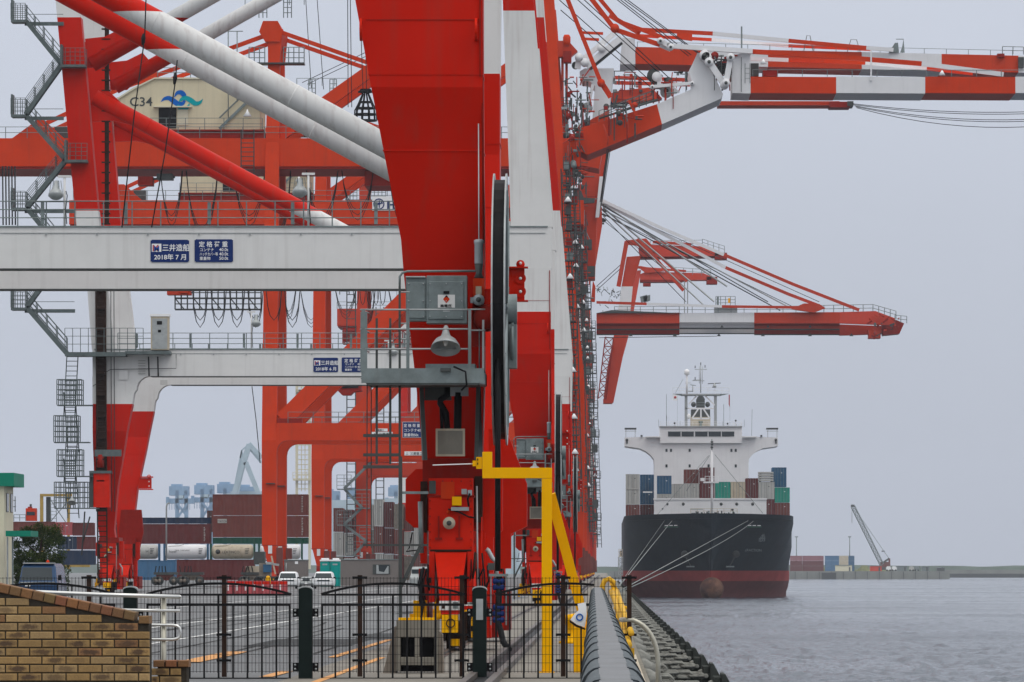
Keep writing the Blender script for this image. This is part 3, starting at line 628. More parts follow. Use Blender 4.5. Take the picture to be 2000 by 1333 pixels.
# ================================================================ NEAR CRANES (portal legs with red and white bands)
YA, YB, YC, GAP = 108., 240., 373., 16.
CS = YC / F
def cz(py): return H - (py - VY) * CS       # heights read off the third crane
def cx_(px): return (px - VX) * CS
def crane_near():
    Y = YA; t = thing('container_crane', '', 'crane', (-3.03, Y, 0), 'red and white banded container cranes')
    # sea legs: x edges by height, the near frame splays towards the camera as it rises
    sea = [(2.9, -3.5, -2.45), (5.3, -3.72, -2.38), (7.3, -3.93, -2.37), (8.0, -3.98, -2.37), (10.9, -4.53, -2.38), (12.7, -4.86, -2.38), (14.6, -5.1, -2.36)]
    seaU = [(16.38, -4.10, -2.30), (19, -4.18, -2.52), (26, -4.44, -3.10), (38.7, -5.05, -4.15), (50, -5.6, -5.0)]
    land = [(1.9, -34.0, -32.9), (4.3, -34.25, -33.2), (7.2, -34.45, -32.9), (10, -34.5, -32.35), (10.9, -34.5, -32.2), (12.6, -34.5, -31.85), (14.6, -34.52, -31.55)]
    landU = [(16.38, -34.55, -33.0), (20.3, -34.85, -33.45), (24.8, -35.6, -34.05), (38.3, -36.85, -35.25), (50, -37.9, -36.3)]
    for fr in (0, 1):
        def yf(z):
            k = min(max((z - 2.) / 8.9, 0), 1)
            return (Y + 1.0 - 2.2 * k, Y + 2.25 - 2.05 * k) if not fr else (Y + GAP - 1.9 + 2.1 * k, Y + GAP - .4 + 2.0 * k)
        for secs, up, nm in ((sea, seaU, 'leg'), (land, landU, 'leg')):
            mb = MB(); mb.loft([(z, a, b, *yf(z)) for z, a, b in secs], 'crane_paint'); y0, y1 = yf(11)
            if nm == 'leg': mb.loft([(z, a, b, y0 + .02, y1 - .02) for z, a, b in up], 'crane_paint')
            # welded seams and flanges
            for z in (9.7, 11.15, 14.6 + 1.78):
                a = [s for s in secs if s[0] <= z][-1]
                if z < 14.6:
                    i = secs.index(a); b = secs[min(i + 1, len(secs) - 1)]; u = (z - a[0]) / max(b[0] - a[0], .01)
                    xa = a[1] + (b[1] - a[1]) * u; xb = a[2] + (b[2] - a[2]) * u; q0, q1 = yf(z)
                    mb.box(xa - .015, xb + .015, q0 - .012, q1, z - .012, z + .012, 'crane_paint')
            mb.build(nm, t)
        y0, y1 = yf(11); y1 = y0 + 1.3
        # portal beam with rounded haunches
        def arc(cx, cz0, r, a0, a1): return [(cx + r * math.cos(a0 + (a1 - a0) * k / 6), cz0 + r * math.sin(a0 + (a1 - a0) * k / 6)) for k in range(7)]
        xl, xr = -31.75, -5.0; r = .9; pi = math.pi
        pts = [(-34.52, 14.6), (-34.52, 16.37), (-2.33, 16.37), (-2.33, 14.6), (xr + .15, 13.2)] + arc(xr - .55, 13.65, .95, 0, pi / 2) + arc(xl + .95, 13.65, .95, pi / 2, pi) + [(xl - .1, 13.0), (xl - .3, 14.55)]
        pts = [(-34.5, 14.59), (-34.52, 16.37), (-2.33, 16.37), (-2.35, 14.59), (-4.95, 13.55)] + [(-5.1 - .9 + .9 * math.cos(a), 13.69 + .9 * math.sin(a)) for a in [pi / 2 * k / 6 for k in range(7)]] + [(-31.55 + .9 - .9 * math.sin(a), 13.69 + .9 * math.cos(a)) for a in [pi / 2 * k / 6 for k in range(7)]] + [(-31.75, 13.4)]
        mb = MB(); mb.prism(pts, y0 + .01, y1, 'white'); mb.box(-34.4, -2.5, y0 - .05, y1 + .05, 16.37, 16.42, 'galv')
        mb.box(-34.3, -2.6, y0 - .02, y0 + .005, 16.1, 16.13, 'galv_light'); mb.box(-30.6, -6.0, y0 - .05, y1 + .04, 14.545, 14.59, 'galv_dark')
        for k in range(14): mb.box(-33 + k * 2.2, -32.93 + k * 2.2, y0 - .05, y0, 16.02, 16.10, 'galv_light')
        mb.build('portal_beam', t)
        mb = MB(); mb.rail((-32.8, y0, 16.42), (-4.4, y0, 16.42), 1.07, 'galv', 1.25, .028, 3)
        for k in range(8): mb.box(-31.6 + k * 3.6, -31.45 + k * 3.6, y0 + .03, y0 + .08, 16.5, 17.45, 'galv')
        mb.build('guard_rail', t)
        # big tubular braces
        yc = (y0 + y1) / 2
        mb = MB(); mb.path([(-34.4, yc, 33.4), (-4.6, yc, 17.25)], .525, 'crane_paint', 28)
        d_ = Vector((29.8, 0, -16.15)).normalized()
        for u in (.12, .3, .5, .7, .88): mb.lathe(Vector((-34.4, yc, 33.4)).lerp(Vector((-4.6, yc, 17.25)), u), d_, [(.528, 0), (.538, .01), (.538, .04), (.528, .05)], 'crane_paint', 28)
        mb.build('diagonal_brace', t)
        mb = MB(); mb.path([(-34.6, yc, 35.6), (-5.8, yc, 52.0)], .52, 'crane_paint', 24); mb.build('diagonal_brace', t)
        mb = MB()
        mb.prism([(cx_(x_), cz(y_)) for x_, y_ in ((168, 78), (206, 74), (238, 58), (250, 72), (234, 104), (206, 134), (172, 134))], yc - .12, yc + .12, 'crane_paint')
        mb.prism([(cx_(x_), cz(y_)) for x_, y_ in ((176, 178), (214, 180), (240, 204), (284, 238), (278, 250), (224, 238), (182, 240))], yc - .14, yc + .14, 'crane_paint')
        mb.build('gusset', t)
    # sill beams along the rail, equaliser and bogies, one set under each leg row
    for xc, xl in ((-2.93, 0), (-33.45, 1)):
        for yb in (Y + .1, Y + GAP - 2.9):
            x0, x1 = (-3.45, -2.52) if not xl else (-34.05, -32.95)
            near = yb < Y + 2
            mb = MB(); mb.box(x0 - .12, x1 + .12, yb - .3, yb + 2.8, 2.35, 3.75, 'deep_red'); mb.build('saddle', t)
            mb = MB(); sh = [(-3.92, 2.55), (-3.92, 3.35), (-3.72, 3.55), (-3.5, 3.55), (-3.5, 1.7), (-3.63, 1.7), (-3.66, 2.4), (-3.75, 2.4)]
            dx = xc + 2.93
            mb.prism([(a + dx, b) for a, b in sh], yb + .2, yb + .5, 'red')
            mb.prism([(-2.5 + dx, 1.1), (-2.5 + dx, 3.5), (-2.02 + dx, 3.5), (-2.02 + dx, 2.35), (-2.2 + dx, 2.2), (-2.2 + dx, 1.1)], yb + .2, yb + .5, 'red')
            mb.build('shoulder_plate', t)
            mb = MB()
            mb.box(x0 + .02, x1 - .05, yb - 1.0, yb - .3, 1.95, 3.35, 'red'); mb.box(x0 + .26, x0 + .52, yb - 1.03, yb - 1.0, 2.95, 3.28, 'orange'); mb.box(x0, x1 - .02, yb - 1.02, yb - .3, 2.98, 3.02, 'deep_red')
            mb.box(x0 + .03, x0 + .14, yb - 1.02, yb - .3, .95, 1.94, 'red'); mb.box(x1 - .16, x1 - .04, yb - 1.02, yb - .3, .95, 1.94, 'red'); mb.box(x0 + .15, x1 - .17, yb - .5, yb - .32, .9, 1.94, 'deep_red')
            mb.build('equaliser', t)
            mb = MB()
            mb.add([(x0 + .14, yb - 1.0, 1.92), (x1 - .17, yb - 1.0, 1.92), (x1 - .26, yb - 1.72, 1.22), (x0 + .24, yb - 1.72, 1.22), (x0 + .28, yb - 1.76, .72), (x1 - .31, yb - 1.76, .72), (x0 + .28, yb - .6, .72), (x1 - .31, yb - .6, .72)],
                   [(0, 3, 2, 1), (3, 4, 5, 2), (1, 2, 5, 7), (0, 6, 4, 3), (4, 6, 7, 5), (0, 1, 7, 6)], 'red')
            mb.build('rail_guard', t)
            mb = MB(); mb.box(x0 + .30, x1 - .33, yb - 1.85, yb - .9, .37, .71, 'yellow'); mb.ring((x0 + .47, yb - 1.86, .55), (0, 1, 0), .09, .02, .02, 'grime', 18); mb.build('buffer', t)
            mb = MB()
            for k in range(4):
                yw = yb - .7 + k * .85; mb.lathe((xc - .16, yw, .32), (1, 0, 0), [(.30, 0), (.30, .05), (.24, .06), (.24, .24), (.30, .25), (.30, .30)], 'grime', 20)
            mb.box(xc - .24, xc - .17, yb - 1.1, yb + 2.4, .2, .75, 'grime'); mb.box(xc + .16, xc + .24, yb - 1.1, yb + 2.4, .2, .75, 'grime'); mb.box(xc - .08, xc + .1, yb - 1.3, yb - 1.1, .1, .24, 'yellow')
            mb.build('wheel_bogie', t)
            mb = MB(); mb.box(x0 - .28, x0 - .02, yb - .9, yb - .4, .58, .98, 'yellow'); mb.box(x0 - .36, x0 - .26, yb - .7, yb - .5, .4, .72, 'yellow'); mb.lathe((x0 - .2, yb - .95, .55), (0, 1, 0), [(.07, 0), (.07, .3)], 'yellow', 12); mb.lathe((x0 - .05, yb - .95, .5), (0, 1, 0), [(.06, 0), (.06, .3)], 'yellow', 12)
            mb.build('rail_clamp', t)
            mb = MB(); mb.box(x1 + .0, x1 + .42, yb - .2, yb + 2.2, .25, 1.1, 'deep_red'); mb.box(x1 + .05, x1 + .3, yb - .9, yb - .25, .25, 1.05, 'red'); mb.box(x0 - .2, x0 + .0, yb - .2, yb + 2.2, .5, 1.6, 'deep_red'); mb.box(x1 - .02, x1 + .16, yb + .0, yb + 1.2, 1.1, 2.3, 'red'); mb.build('drive_housing', t)
            mb = MB(); mb.box(x0 - .02 + .27, x1 - .26, yb - 1.79, yb - 1.77, .80, .98, 'white'); mb.box(x0 + .3, x0 + .36, yb - 1.8, yb - 1.79, .83, .9, 'grime'); mb.box(x1 - .42, x1 - .32, yb - 1.8, yb - 1.79, .83, .96, 'galv'); mb.build('warning_notice', t)
            mb = MB(); rq = random.Random(int(yb * 7 + xl))
            for k in range(2): mb.box(x0 + .2 + k * .40, x0 + .23 + k * .40, yb - 1.06, yb - 1.0, 2.2, 2.62, 'deep_red'); mb.box(x0 + .15 + k * .40, x0 + .28 + k * .40, yb - 1.05, yb - 1.0, 2.16, 2.2, 'deep_red')
            for k in range(9):
                for xx in (x0 + .05, x1 - .09): mb.box(xx - .012, xx + .012, yb - 1.03, yb - 1.0, 2.0 + k * .15, 2.024 + k * .15, 'deep_red')
            for k in range(5): mb.box(x0 + .1 + k * .18, x0 + .125 + k * .18, yb - 1.035, yb - 1.0, 3.28, 3.305, 'deep_red')
            mb.box(x0 + .05, x1 - .08, yb - 1.02, yb - 1.0, 1.93, 1.97, 'grime'); mb.box(x0 + .03, x0 + .16, yb - 1.06, yb - 1.02, 3.05, 3.3, 'galv_dark'); mb.box(x1 - .03, x1 + .12, yb - .4, yb - .3, 2.5, 3.4, 'grime'); mb.box(x0 - .16, x0 - .03, yb - .4, yb - .3, 2.3, 3.3, 'grime')  # dark panels and bits: grime, plus recess shade put in as colour
            for k in range(16):
                sx = rq.choice((-1, 1)); xx = (x0 + .02 - rq.uniform(0, .24)) if sx < 0 else (x1 - .1 + rq.uniform(0, .38)); z = rq.uniform(.45, 1.6)
                if rq.random() < .5: mb.box(xx, xx + rq.uniform(.05, .14), yb - 1.05, yb - .9, z, z + rq.uniform(.05, .25), rq.choice(('grime', 'deep_red', 'galv_dark', 'grime')))
                else: mb.path([(xx, yb - 1.0, z + .5), (xx + rq.uniform(-.06, .06), yb - 1.06, z + .2), (xx + rq.uniform(-.08, .08), yb - 1.0, z)], rq.uniform(.012, .03), rq.choice(('black', 'grime')), 6)
            mb.lathe((x0 + .40, yb - 1.04, 2.70), (0, 1, 0), [(.035, 0), (.035, .04)], 'orange', 12); mb.build('bogie_fittings', t)
            if near:
                mb = MB(); mb.lathe((x0 + .42, yb - 1.12, 2.48), (0, 1, 0), [(.12, 0), (.115, .02), (.05, .09), (.04, .14)], 'box_beige', 20); mb.lathe((x0 + .42, yb - 1.14, 2.48), (0, 1, 0), [(.05, 0), (.05, .03)], 'galv_dark', 16); mb.build('loudspeaker', t)
                mb = MB(); mb.box(x0 + .48, x0 + .66, yb - 1.18, yb - 1.0, 2.82, 2.99, 'yellow'); mb.box(x0 + .46, x0 + .80, yb - 1.15, yb - 1.0, 2.72, 2.79, 'galv_light'); mb.box(x0 + .66, x0 + .76, yb - 1.1, yb - 1.0, 3.04, 3.14, 'galv_light'); mb.box(x0 + .78, x0 + .86, yb - 1.1, yb - 1.0, 3.02, 3.12, 'motor'); mb.path([(x0 + .8, yb - 1.1, 2.8), (x0 + .78, yb - 1.12, 2.95), (x0 + .82, yb - 1.1, 3.05)], .02, 'black'); mb.build('anemometer_box', t)
                mb = MB()
                for q in ((x1 + .02, 3.2, x1 + .05, .4, .018, 'galv_light'), (x1 + .12, 2.6, x1 + .1, .5, .01, 'red'), (x0 - .14, 2.9, x0 - .12, 1.9, .05, 'galv')): mb.tube((q[0], yb - .95, q[1]), (q[2], yb - .95, q[3]), q[4], q[5], 6)
                mb.path([(x0 - .3, yb - .9, 2.3), (x0 - .36, yb - .9, 2.0), (x0 - .42, yb - .9, 1.93), (x0 - .1, yb - .9, 1.97)], .012, 'black')
                mb.path([(x0 + .4, yb - 1.08, 2.75), (x0 + .6, yb - 1.08, 2.7), (x0 + .8, yb - 1.08, 2.6), (x1, yb - 1.05, 2.58)], .016, 'black')
                mb.path([(x1 + .20, yb - .8, 1.98), (x1 + .24, yb - .8, 1.95), (x1 + .32, yb - .8, 1.8), (x1 + .40, yb - .8, 1.72), (x1 + .40, yb - .8, 1.2)], .045, 'galv_light', 10)
                for k in range(4): mb.path([(x1 + .01 + .05 * k, yb - .9, 1.6), (x1 + .04 + .05 * k, yb - .95, 1.25 - .06 * k), (x1 + .08 + .04 * k, yb - .9, .95)], .018, 'black')
                for k in range(3): mb.path([(x0 - .02 - .05 * k, yb - .9, 1.6), (x0 - .1 - .04 * k, yb - .95, 1.3), (x0 - .05 - .04 * k, yb - .9, 1.0)], .018, 'black')
                mb.build('pipework', t)
    # cable reel seen edge on, its cable and roller guide
    xr = -2.03; yc = Y - .2
    rl = MB(); zc = 6.65; R = 2.65
    for dx in (-.14, .10): rl.ring((xr + dx, yc, zc), (1, 0, 0), R, .34, .03, 'galv_light', 48)
    for k in range(16):
        a = math.pi * k / 8; d = Vector((0, math.cos(a), math.sin(a)))
        for dx in (-.14, .10): rl.tube(Vector((xr + dx, yc, zc)) + d * .3, Vector((xr + dx, yc, zc)) + d * (R - .2), .03, 'galv', 4)
    rl = rl.build('cable_reel', t)
    mb = MB(); mb.ring((xr - .02, yc, zc), (1, 0, 0), R - .12, 1.2, .2, 'black', 40); mb.build('wound_cable', rl)
    mb = MB(); mb.lathe((xr - .3, yc, zc), (1, 0, 0), [(.3, 0), (.3, .6)], 'galv', 20); mb.lathe((xr + .17, yc, 5.98), (1, 0, 0), [(.42, 0), (.45, .03), (.45, .07)], 'galv', 24); mb.box(xr + .14, xr + .3, yc - .3, yc + .3, 5.5, 6.35, 'galv'); mb.build('hub', rl)
    mb = MB(); yq = yc - R + .4
    mb.path([(xr - .03, yq, 6.6), (xr - .03, yq, 4.), (xr - .03, yq, 1.55)], .055, 'black', 8); mb.path([(xr + .0, yq, 1.5), (xr - .02, yq, .6), (xr + .08, yq - .3, .2), (xr + .2, yq - .5, .05)], .06, 'black', 8); mb.build('power_cable', t)
    mb = MB()
    for z in (1.36, 1.24, .86, .74, .62): mb.lathe((xr - .13, yq - .02, z), (1, 0, 0), [(.035, 0), (.06, .03), (.045, .1), (.045, .12), (.06, .2), (.035, .23)], 'navy', 12)
    for dx in (-.16, .13): mb.box(xr + dx - .012, xr + dx + .012, yq - .06, yq + .06, .52, 1.48, 'galv')
    mb.box(xr - .2, xr + .17, yq - .07, yq + .07, 1.45, 1.5, 'galv'); mb.build('cable_guide', t)
    # electrical cabinet, gear motors
    mb = MB(); yg = Y - .9; x0 = -3.85
    mb.box(x0, x0 + .40, yg - .6, yg - .15, 6.37, 7.20, 'galv'); mb.box(x0 + .40, x0 + 1.18, yg - .66, yg - .15, 6.32, 7.24, 'galv'); mb.box(x0 + .02, x0 + .37, yg - .63, yg - .6, 6.42, 7.12, 'galv'); mb.box(x0 + .44, x0 + 1.12, yg - .69, yg - .66, 6.40, 7.13, 'galv')
    mb.box(x0 + .0, x0 + .38, yg - .66, yg - .1, 7.2, 7.23, 'galv_light')
    for a in (.06, .34, .47, .78, 1.08):
        for z in (6.45, 6.75, 7.08): mb.box(x0 + a - .012, x0 + a + .012, yg - .71, yg - .69 if a > .4 else yg - .62, z - .012, z + .012, 'galv_light')
    c_ = mb.build('electrical_cabinet', t, bevel=.008)
    mb = MB(); mb.box(x0 + .62, x0 + .95, yg - .70, yg - .692, 6.62, 6.87, 'white')
    mb.prism([(x0 + .785, 6.86), (x0 + .72, 6.785), (x0 + .785, 6.71), (x0 + .85, 6.785)], yg - .706, yg - .70, 'orange'); mb.prism([(x0 + .785, 6.862), (x0 + .74, 6.81), (x0 + .785, 6.83), (x0 + .83, 6.81)], yg - .71, yg - .706, 'black')
    mb.text('高電圧', x0 + .665, yg - .702, 6.635, .06, 'black', sx=1.25, bold=.01); mb.box(x0 + .72, x0 + .85, yg - .698, yg - .692, 6.54, 6.60, 'galv_light'); mb.build('warning_notice', c_)
    mb = MB(); mb.box(x0 + .73, x0 + .84, yg - .72, yg - .69, 6.89, 6.94, 'black'); mb.build('handle', c_)
    mb = MB(); xm = -2.45
    mb.lathe((xm, yg - .3, 7.48), (0, 0, 1), [(.08, 0), (.085, .03), (.085, .38), (.095, .40), (.095, .46), (.06, .48)], 'motor', 18); mb.lathe((xm, yg - .3, 7.2), (0, 0, 1), [(.10, 0), (.06, .1), (.085, .28)], 'galv_dark', 14)
    mb.box(xm - .11, xm + .11, yg - .42, yg - .1, 6.85, 7.2, 'orange'); mb.lathe((xm, yg - .6, 6.78), (0, 1, 0), [(.10, 0), (.11, .05), (.11, .35)], 'motor', 18); mb.lathe((xm, yg - .62, 6.78), (0, 1, 0), [(.05, 0), (.05, .02)], 'galv_dark', 14); mb.box(xm - .055, xm + .055, yg - .55, yg - .35, 6.89, 7.04, 'box_beige'); mb.box(xm - .16, xm - .1, yg - .5, yg - .4, 6.72, 6.83, 'motor')
    mb.lathe((xm + .15, yg - .1, 6.45), (0, 1, 0), [(.2, -.4), (.26, -.3), (.26, .2)], 'deep_red', 16); mb.box(xm - .13, xm + .12, yg - .2, yg - .02, 5.9, 6.9, 'deep_red'); mb.box(xm + .1, xm + .35, yg - .3, yg, 6.7, 7.0, 'red')
    mb.build('gear_motor', t)
    # service platform with its own rails, ladder and lamp
    pl = MB(); x0, x1 = -4.68, -2.32; yp0, yp1 = Y - 2.5, Y - 1.0; sc_ = (Y - 2.5) / F
    z0 = 5.10
    pl.box(x0 + .05, x1, yp0 - .03, yp1, z0 + .26, z0 + .29, 'galv'); pl.box(x0 + .02, x1, yp0 - .05, yp0, z0 + .04, z0 + .32, 'galv'); pl.prism([(x0 + .03, z0 + .1), (x0 + .14, z0 + .0), (x1 - .12, z0 + .0), (x1 - .02, z0 + .1), (x1, z0 + .13), (x0, z0 + .13)], yp0 - .04, yp1, 'galv_dark')
    pl.box(-3.45, -2.5, yp0 + .4, yp1, z0 + .29, z0 + .42, 'galv'); pl.box(x1 - .25, x1 + .02, yp0 + .1, yp1, z0 + .02, z0 + .24, 'motor')
    pl = pl.build('service_platform', t)
    mb = MB()
    for z in (.4, .78, 1.15): mb.tube((x0, yp0, z0 + .29 + z), (-2.6, yp0, z0 + .29 + z), .017, 'galv_light', 6); mb.tube((x0, yp0, z0 + .29 + z), (x0 + .1, yp1, z0 + .29 + z), .017, 'galv_light', 4)
    for x in (x0 + .05, -3.78, -2.60): mb.box(x - .025, x + .035, yp0 - .02, yp0 + .02, z0 + .2, z0 + 1.45, 'galv')
    mb.box(x0, x0 + .13, yp0 - .01, yp0 + .01, z0 + .25, z0 + 1.4, 'galv'); mb.box(-2.36, -2.32, yp0 + .1, yp0 + .14, z0 + .25, z0 + 1.25, 'galv_light')
    for z in (1.15, .75): mb.tube((-2.6, yp0 + .1, z0 + .3 + z), (-2.3, yp0 + .1, z0 + .3 + z), .014, 'galv_light', 6)
    mb.build('guard_rail', pl)
    mb = MB()
    for x in (-4.39, -4.13, -3.95):
        mb.box(x - .022, x + .022, yp0 + .5, yp0 + .54, 1.05 if x > -4 else 3.6, z0 + 1.3 if x < -4 else z0 + 1.9, 'galv_dark')
    mb.path([(-3.95, yp0 + .52, 7.0), (-3.95, yp0 + .52, 7.2), (-3.9, yp0 + .52, 7.27), (-3.8, yp0 + .52, 7.3), (-2.5, yp0 + .6, 7.31)], .022, 'galv', 6)
    for z in (6.9, 6.55, 6.3, 6.0, 5.7): mb.tube((-3.95, yp0 + .52, z), (-3.76, yp0 + .52, z), .014, 'galv_light', 4)
    for z in (4.15, 3.78, 3.55): mb.box(-4.65, -3.93, yp0 + .48, yp0 + .58, z - .03, z + .03, 'galv_dark')
    mb.box(-3.97, -3.90, yp0 + .47, yp0 + .56, .3, 3.75, 'galv_dark')
    mb.box(-4.65, -3.4, yp0 + .50, yp0 + .56, 2.03, 2.07, 'galv_dark'); mb.bar((-3.93, yp0 + .53, 1.25), (-3.55, yp0 + .53, 2.03), .07, .05, 'galv_dark'); mb.box(-3.93, -3.4, yp0 + .5, yp0 + .54, 3.03, 3.08, 'galv')
    for x in (-4.58, -4.5): mb.tube((x, yp0 + .6, 2.0), (x, yp0 + .6, 5.2), .01, 'galv_dark', 4)
    mb.build('ladder', t)
    mb = MB(); x, y = -3.05, Y - 2.72; tl = Vector((0, -.5, -.86))
    mb.lathe((x, y + .22, 6.06), tl, [(.03, -.2), (.05, -.16), (.08, 0), (.12, .08), (.21, .15), (.27, .26), (.285, .31), (.275, .31), (.2, .17), (.09, .12)], 'galv_light', 28)
    mb.lathe((x, y + .22, 6.06), tl, [(.045, .1), (.06, .14), (.03, .24)], 'light_lens', 14); mb.box(x - .1, x + .1, y + .05, y + .2, 5.36, 5.42, 'galv_dark'); mb.path([(x + .15, y + .1, 5.45), (x + .38, y + .05, 5.35), (x + .4, y + .1, 5.1), (x + .3, y + .15, 5.0)], .018, 'black'); mb.build('floodlight', t)
    # open cable shaft under the platform
    mb = MB(); yv = Y - 1.0
    for a, b in ((-3.60, -3.52), (-2.5, -2.42)): mb.add([(a, yv - .25, 5.15), (b, yv - .25, 5.15), (b + (.08 if a < -3 else -.04), yv - .25, 3.7), (a + (.08 if a < -3 else -.04), yv - .25, 3.7), (a, yv + .1, 5.15), (b, yv + .1, 5.15), (b + .04, yv + .1, 3.7), (a + .04, yv + .1, 3.7)], [(0, 3, 2, 1), (4, 5, 6, 7), (0, 4, 7, 3), (1, 2, 6, 5), (0, 1, 5, 4), (3, 7, 6, 2)], 'galv_dark')
    mb.box(-3.5, -2.98, yv - .22, yv - .1, 4.85, 5.1, 'galv_dark'); mb.box(-3.0, -2.65, yv - .3, yv - .2, 4.93, 5.1, 'motor')
    mb.path([(-3.05, yv - .25, 5.15), (-3.06, yv - .25, 4.95), (-3.2, yv - .25, 4.85), (-3.2, yv - .25, 4.8), (-3.08, yv - .25, 4.6), (-3.06, yv - .25, 4.3)], .06, 'black', 10)
    mb.path([(-2.85, yv - .25, 5.0), (-2.86, yv - .25, 4.3)], .075, 'black', 10); mb.path([(-3.18, yv - .25, 4.85), (-3.16, yv - .25, 4.3)], .035, 'black', 8)
    mb.box(-3.28, -2.72, yv - .3, yv - .08, 3.77, 4.30, 'box_beige'); mb.box(-3.24, -2.76, yv - .32, yv - .3, 3.81, 4.26, 'concrete'); mb.build('junction_box', t)
    # pad eye plate standing proud beside the reel (far leg)
    mb = MB(); yk = Y + 1.0; x0 = -1.93 - .0
    mb.box(-2.05, -1.60, yk, yk + .05, 6.89, 7.52, 'red'); mb.box(-2.05, -1.53, yk - .1, yk + .15, 7.52, 7.55, 'red'); mb.box(-2.05, -1.53, yk - .1, yk + .15, 6.86, 6.89, 'red'); mb.lathe((-1.68, yk + .0, 7.60), (0, 1, 0), [(.085, 0), (.085, .05)], 'red', 16)
    for z, r in ((7.62, .03), (7.32, .03), (7.06, .03)):
        mb.lathe((-1.68, yk - .02, z), (0, 1, 0), [(r, 0), (r, .02)], 'light_lens', 12)
        if z < 7.5: mb.ring((-1.68, yk - .01, z), (0, 1, 0), .11, .045, .02, 'red', 20)
    mb.build('storm_anchor_plate', t)
    # far frame outrigger plate, bright red
    mb = MB(); yk = Y + 3
    mb.prism([(-2.35, 4.4), (-2.0, 4.4), (-1.58, 3.3), (-1.58, 2.45), (-1.9, 2.3), (-1.9, 1.6), (-2.35, 1.6)], yk, yk + .4, 'red'); mb.build('storm_bracket', t)
    # pipes running down the leg edge
    mb = MB(); mb.tube((-2.40, Y - 1.12, 14), (-2.36, Y - 1.1, 7.9), .022, 'deep_red', 8); mb.tube((-2.46, Y - 1.12, 10.2), (-2.44, Y - 1.1, 5.4), .012, 'galv_light', 6); mb.ring((-2.5, Y - 1.3, 12.0), (1, 0, 0), .22, .05, .05, 'red', 20); mb.ring((-4.72, Y - 1.3, 12.0), (1, 0, 0), .22, .05, .05, 'red', 20)
    for z in (13.2, 12.2): mb.box(-4.8 + (13.2 - z) * .17, -2.4, Y - 1.213, Y - 1.2, z - .006, z + .006, 'deep_red')
    mb.box(-2.44, -2.41, Y - 1.24, Y - 1.2, 11.1, 14.5, 'deep_red'); mb.build('conduit', t)
    # stair tower and caged ladders on the land leg
    return t
def land_stair(t, Yc):
    """zigzag stair outside the land leg; coordinates read at the crane's own distance"""
    Q = lambda px, py, dy=0.: Vector((cx_(px), Yc - 1.6 + dy, cz(py)))
    mb = MB(); rr = MB()
    def plat(x0, x1, y, hh=1.9):
        mb.box(cx_(x0), cx_(x1), Yc - 2.2, Yc - .9, cz(y + 5), cz(y), 'stair_steel')
        for yy in (Yc - 2.2, Yc - .95): rr.rail((cx_(x0), yy, cz(y)), (cx_(x1), yy, cz(y)), 1.1, 'stair_steel', .35, .022, 4)
        rr.box(cx_(x0), cx_(x0) + .12, Yc - 2.2, Yc - .95, cz(y), cz(y) + 1.35, 'stair_steel')
    def flight(xa, ya, xb, yb):
        for dy in (0, .8):
            mb.bar(Q(xa, ya, dy), Q(xb, yb, dy), .30, .06, 'stair_steel')
            for h in (.35, .7, 1.05): rr.tube(Q(xa, ya, dy) + Vector((0, 0, h)), Q(xb, yb, dy) + Vector((0, 0, h)), .02, 'stair_steel', 4)
            for k in range(5): c = Q(xa, ya, dy).lerp(Q(xb, yb, dy), k / 4); rr.tube(c, c + Vector((0, 0, 1.05)), .03, 'stair_steel', 4)
        n = 14
        for k in range(n):
            c = Q(xa, ya).lerp(Q(xb, yb), (k + .5) / n); mb.box(c.x - .13, c.x + .13, Yc - 1.55, Yc - .85, c.z - .02, c.z + .02, 'galv_dark')
    for y in (45, 229, 410, 604):
        plat(28, 56, y); mb.box(cx_(52), cx_(150 if y > 300 else 128), Yc - 1.3, Yc - 1.15, cz(y + 9), cz(y + 2), 'stair_steel')
        rr.tube(Q(58, y - 12), Q(150 if y > 300 else 128, y - 12), .02, 'stair_steel', 4)
    plat(124, 172, 132); plat(132, 176, 317)
    for a in ((54, 44, 124, 130), (124, 130, 54, 228), (54, 228, 132, 316), (132, 316, 56, 409), (56, 409, 130, 500), (130, 500, 56, 602), (56, 602, 134, 692)): flight(*a)
    # platform round the leg at beam height
    mb.box(cx_(134), cx_(252), Yc - 2.6, Yc - .9, cz(699), cz(691), 'stair_steel')
    rr.rail((cx_(134), Yc - 2.6, cz(691)), (cx_(286), Yc - 2.6, cz(691)), 1.6, 'stair_steel', .5, .022, 3)
    mb.box(cx_(250), cx_(338), Yc - 2.4, Yc - 1.0, cz(695), cz(689), 'stair_steel')
    for i, (a, b, y0, y1) in enumerate(((118, 166, 744, 793), (112, 160, 814, 865), (118, 167, 880, 931), (113, 178, 943, 993))):
        for yy in (Yc - 2.4, Yc - 1.2):
            rr.rail((cx_(a), yy, cz(y1)), (cx_(b), yy, cz(y1)), (y1 - y0) * CS, 'stair_steel', .3, .034, 5)
        mb.box(cx_(a), cx_(b + 20), Yc - 2.4, Yc - 1.2, cz(y1 + 2), cz(y1), 'stair_steel')
        mb.ladder(Q(140 + (i % 2) * 8, y1 + 20), Q(146 - (i % 2) * 6, y0 - 46), .75, 'stair_steel', .33, .035)
    mb.ladder(Q(205, 1140, -.1), Q(200, 470, -.1), .62, 'grime', .35, .05)
    for k in range(12): mb.box(cx_(194), cx_(209), Yc - 2.0, Yc - 1.3, cz(480 + k * 42), cz(477 + k * 42), 'grime')
    for x in (222, 228): mb.tube(Q(x, 1000, .1), Q(x - 2, 460, .1), .03, 'galv_dark', 5)
    mb.tube(Q(164, 1085), Q(170, 1000), .05, 'galv_dark'); mb.tube(Q(180, 1010), Q(166, 1060), .05, 'galv_dark')
    o = mb.build('staircase', t); rr.build('handrail', o)
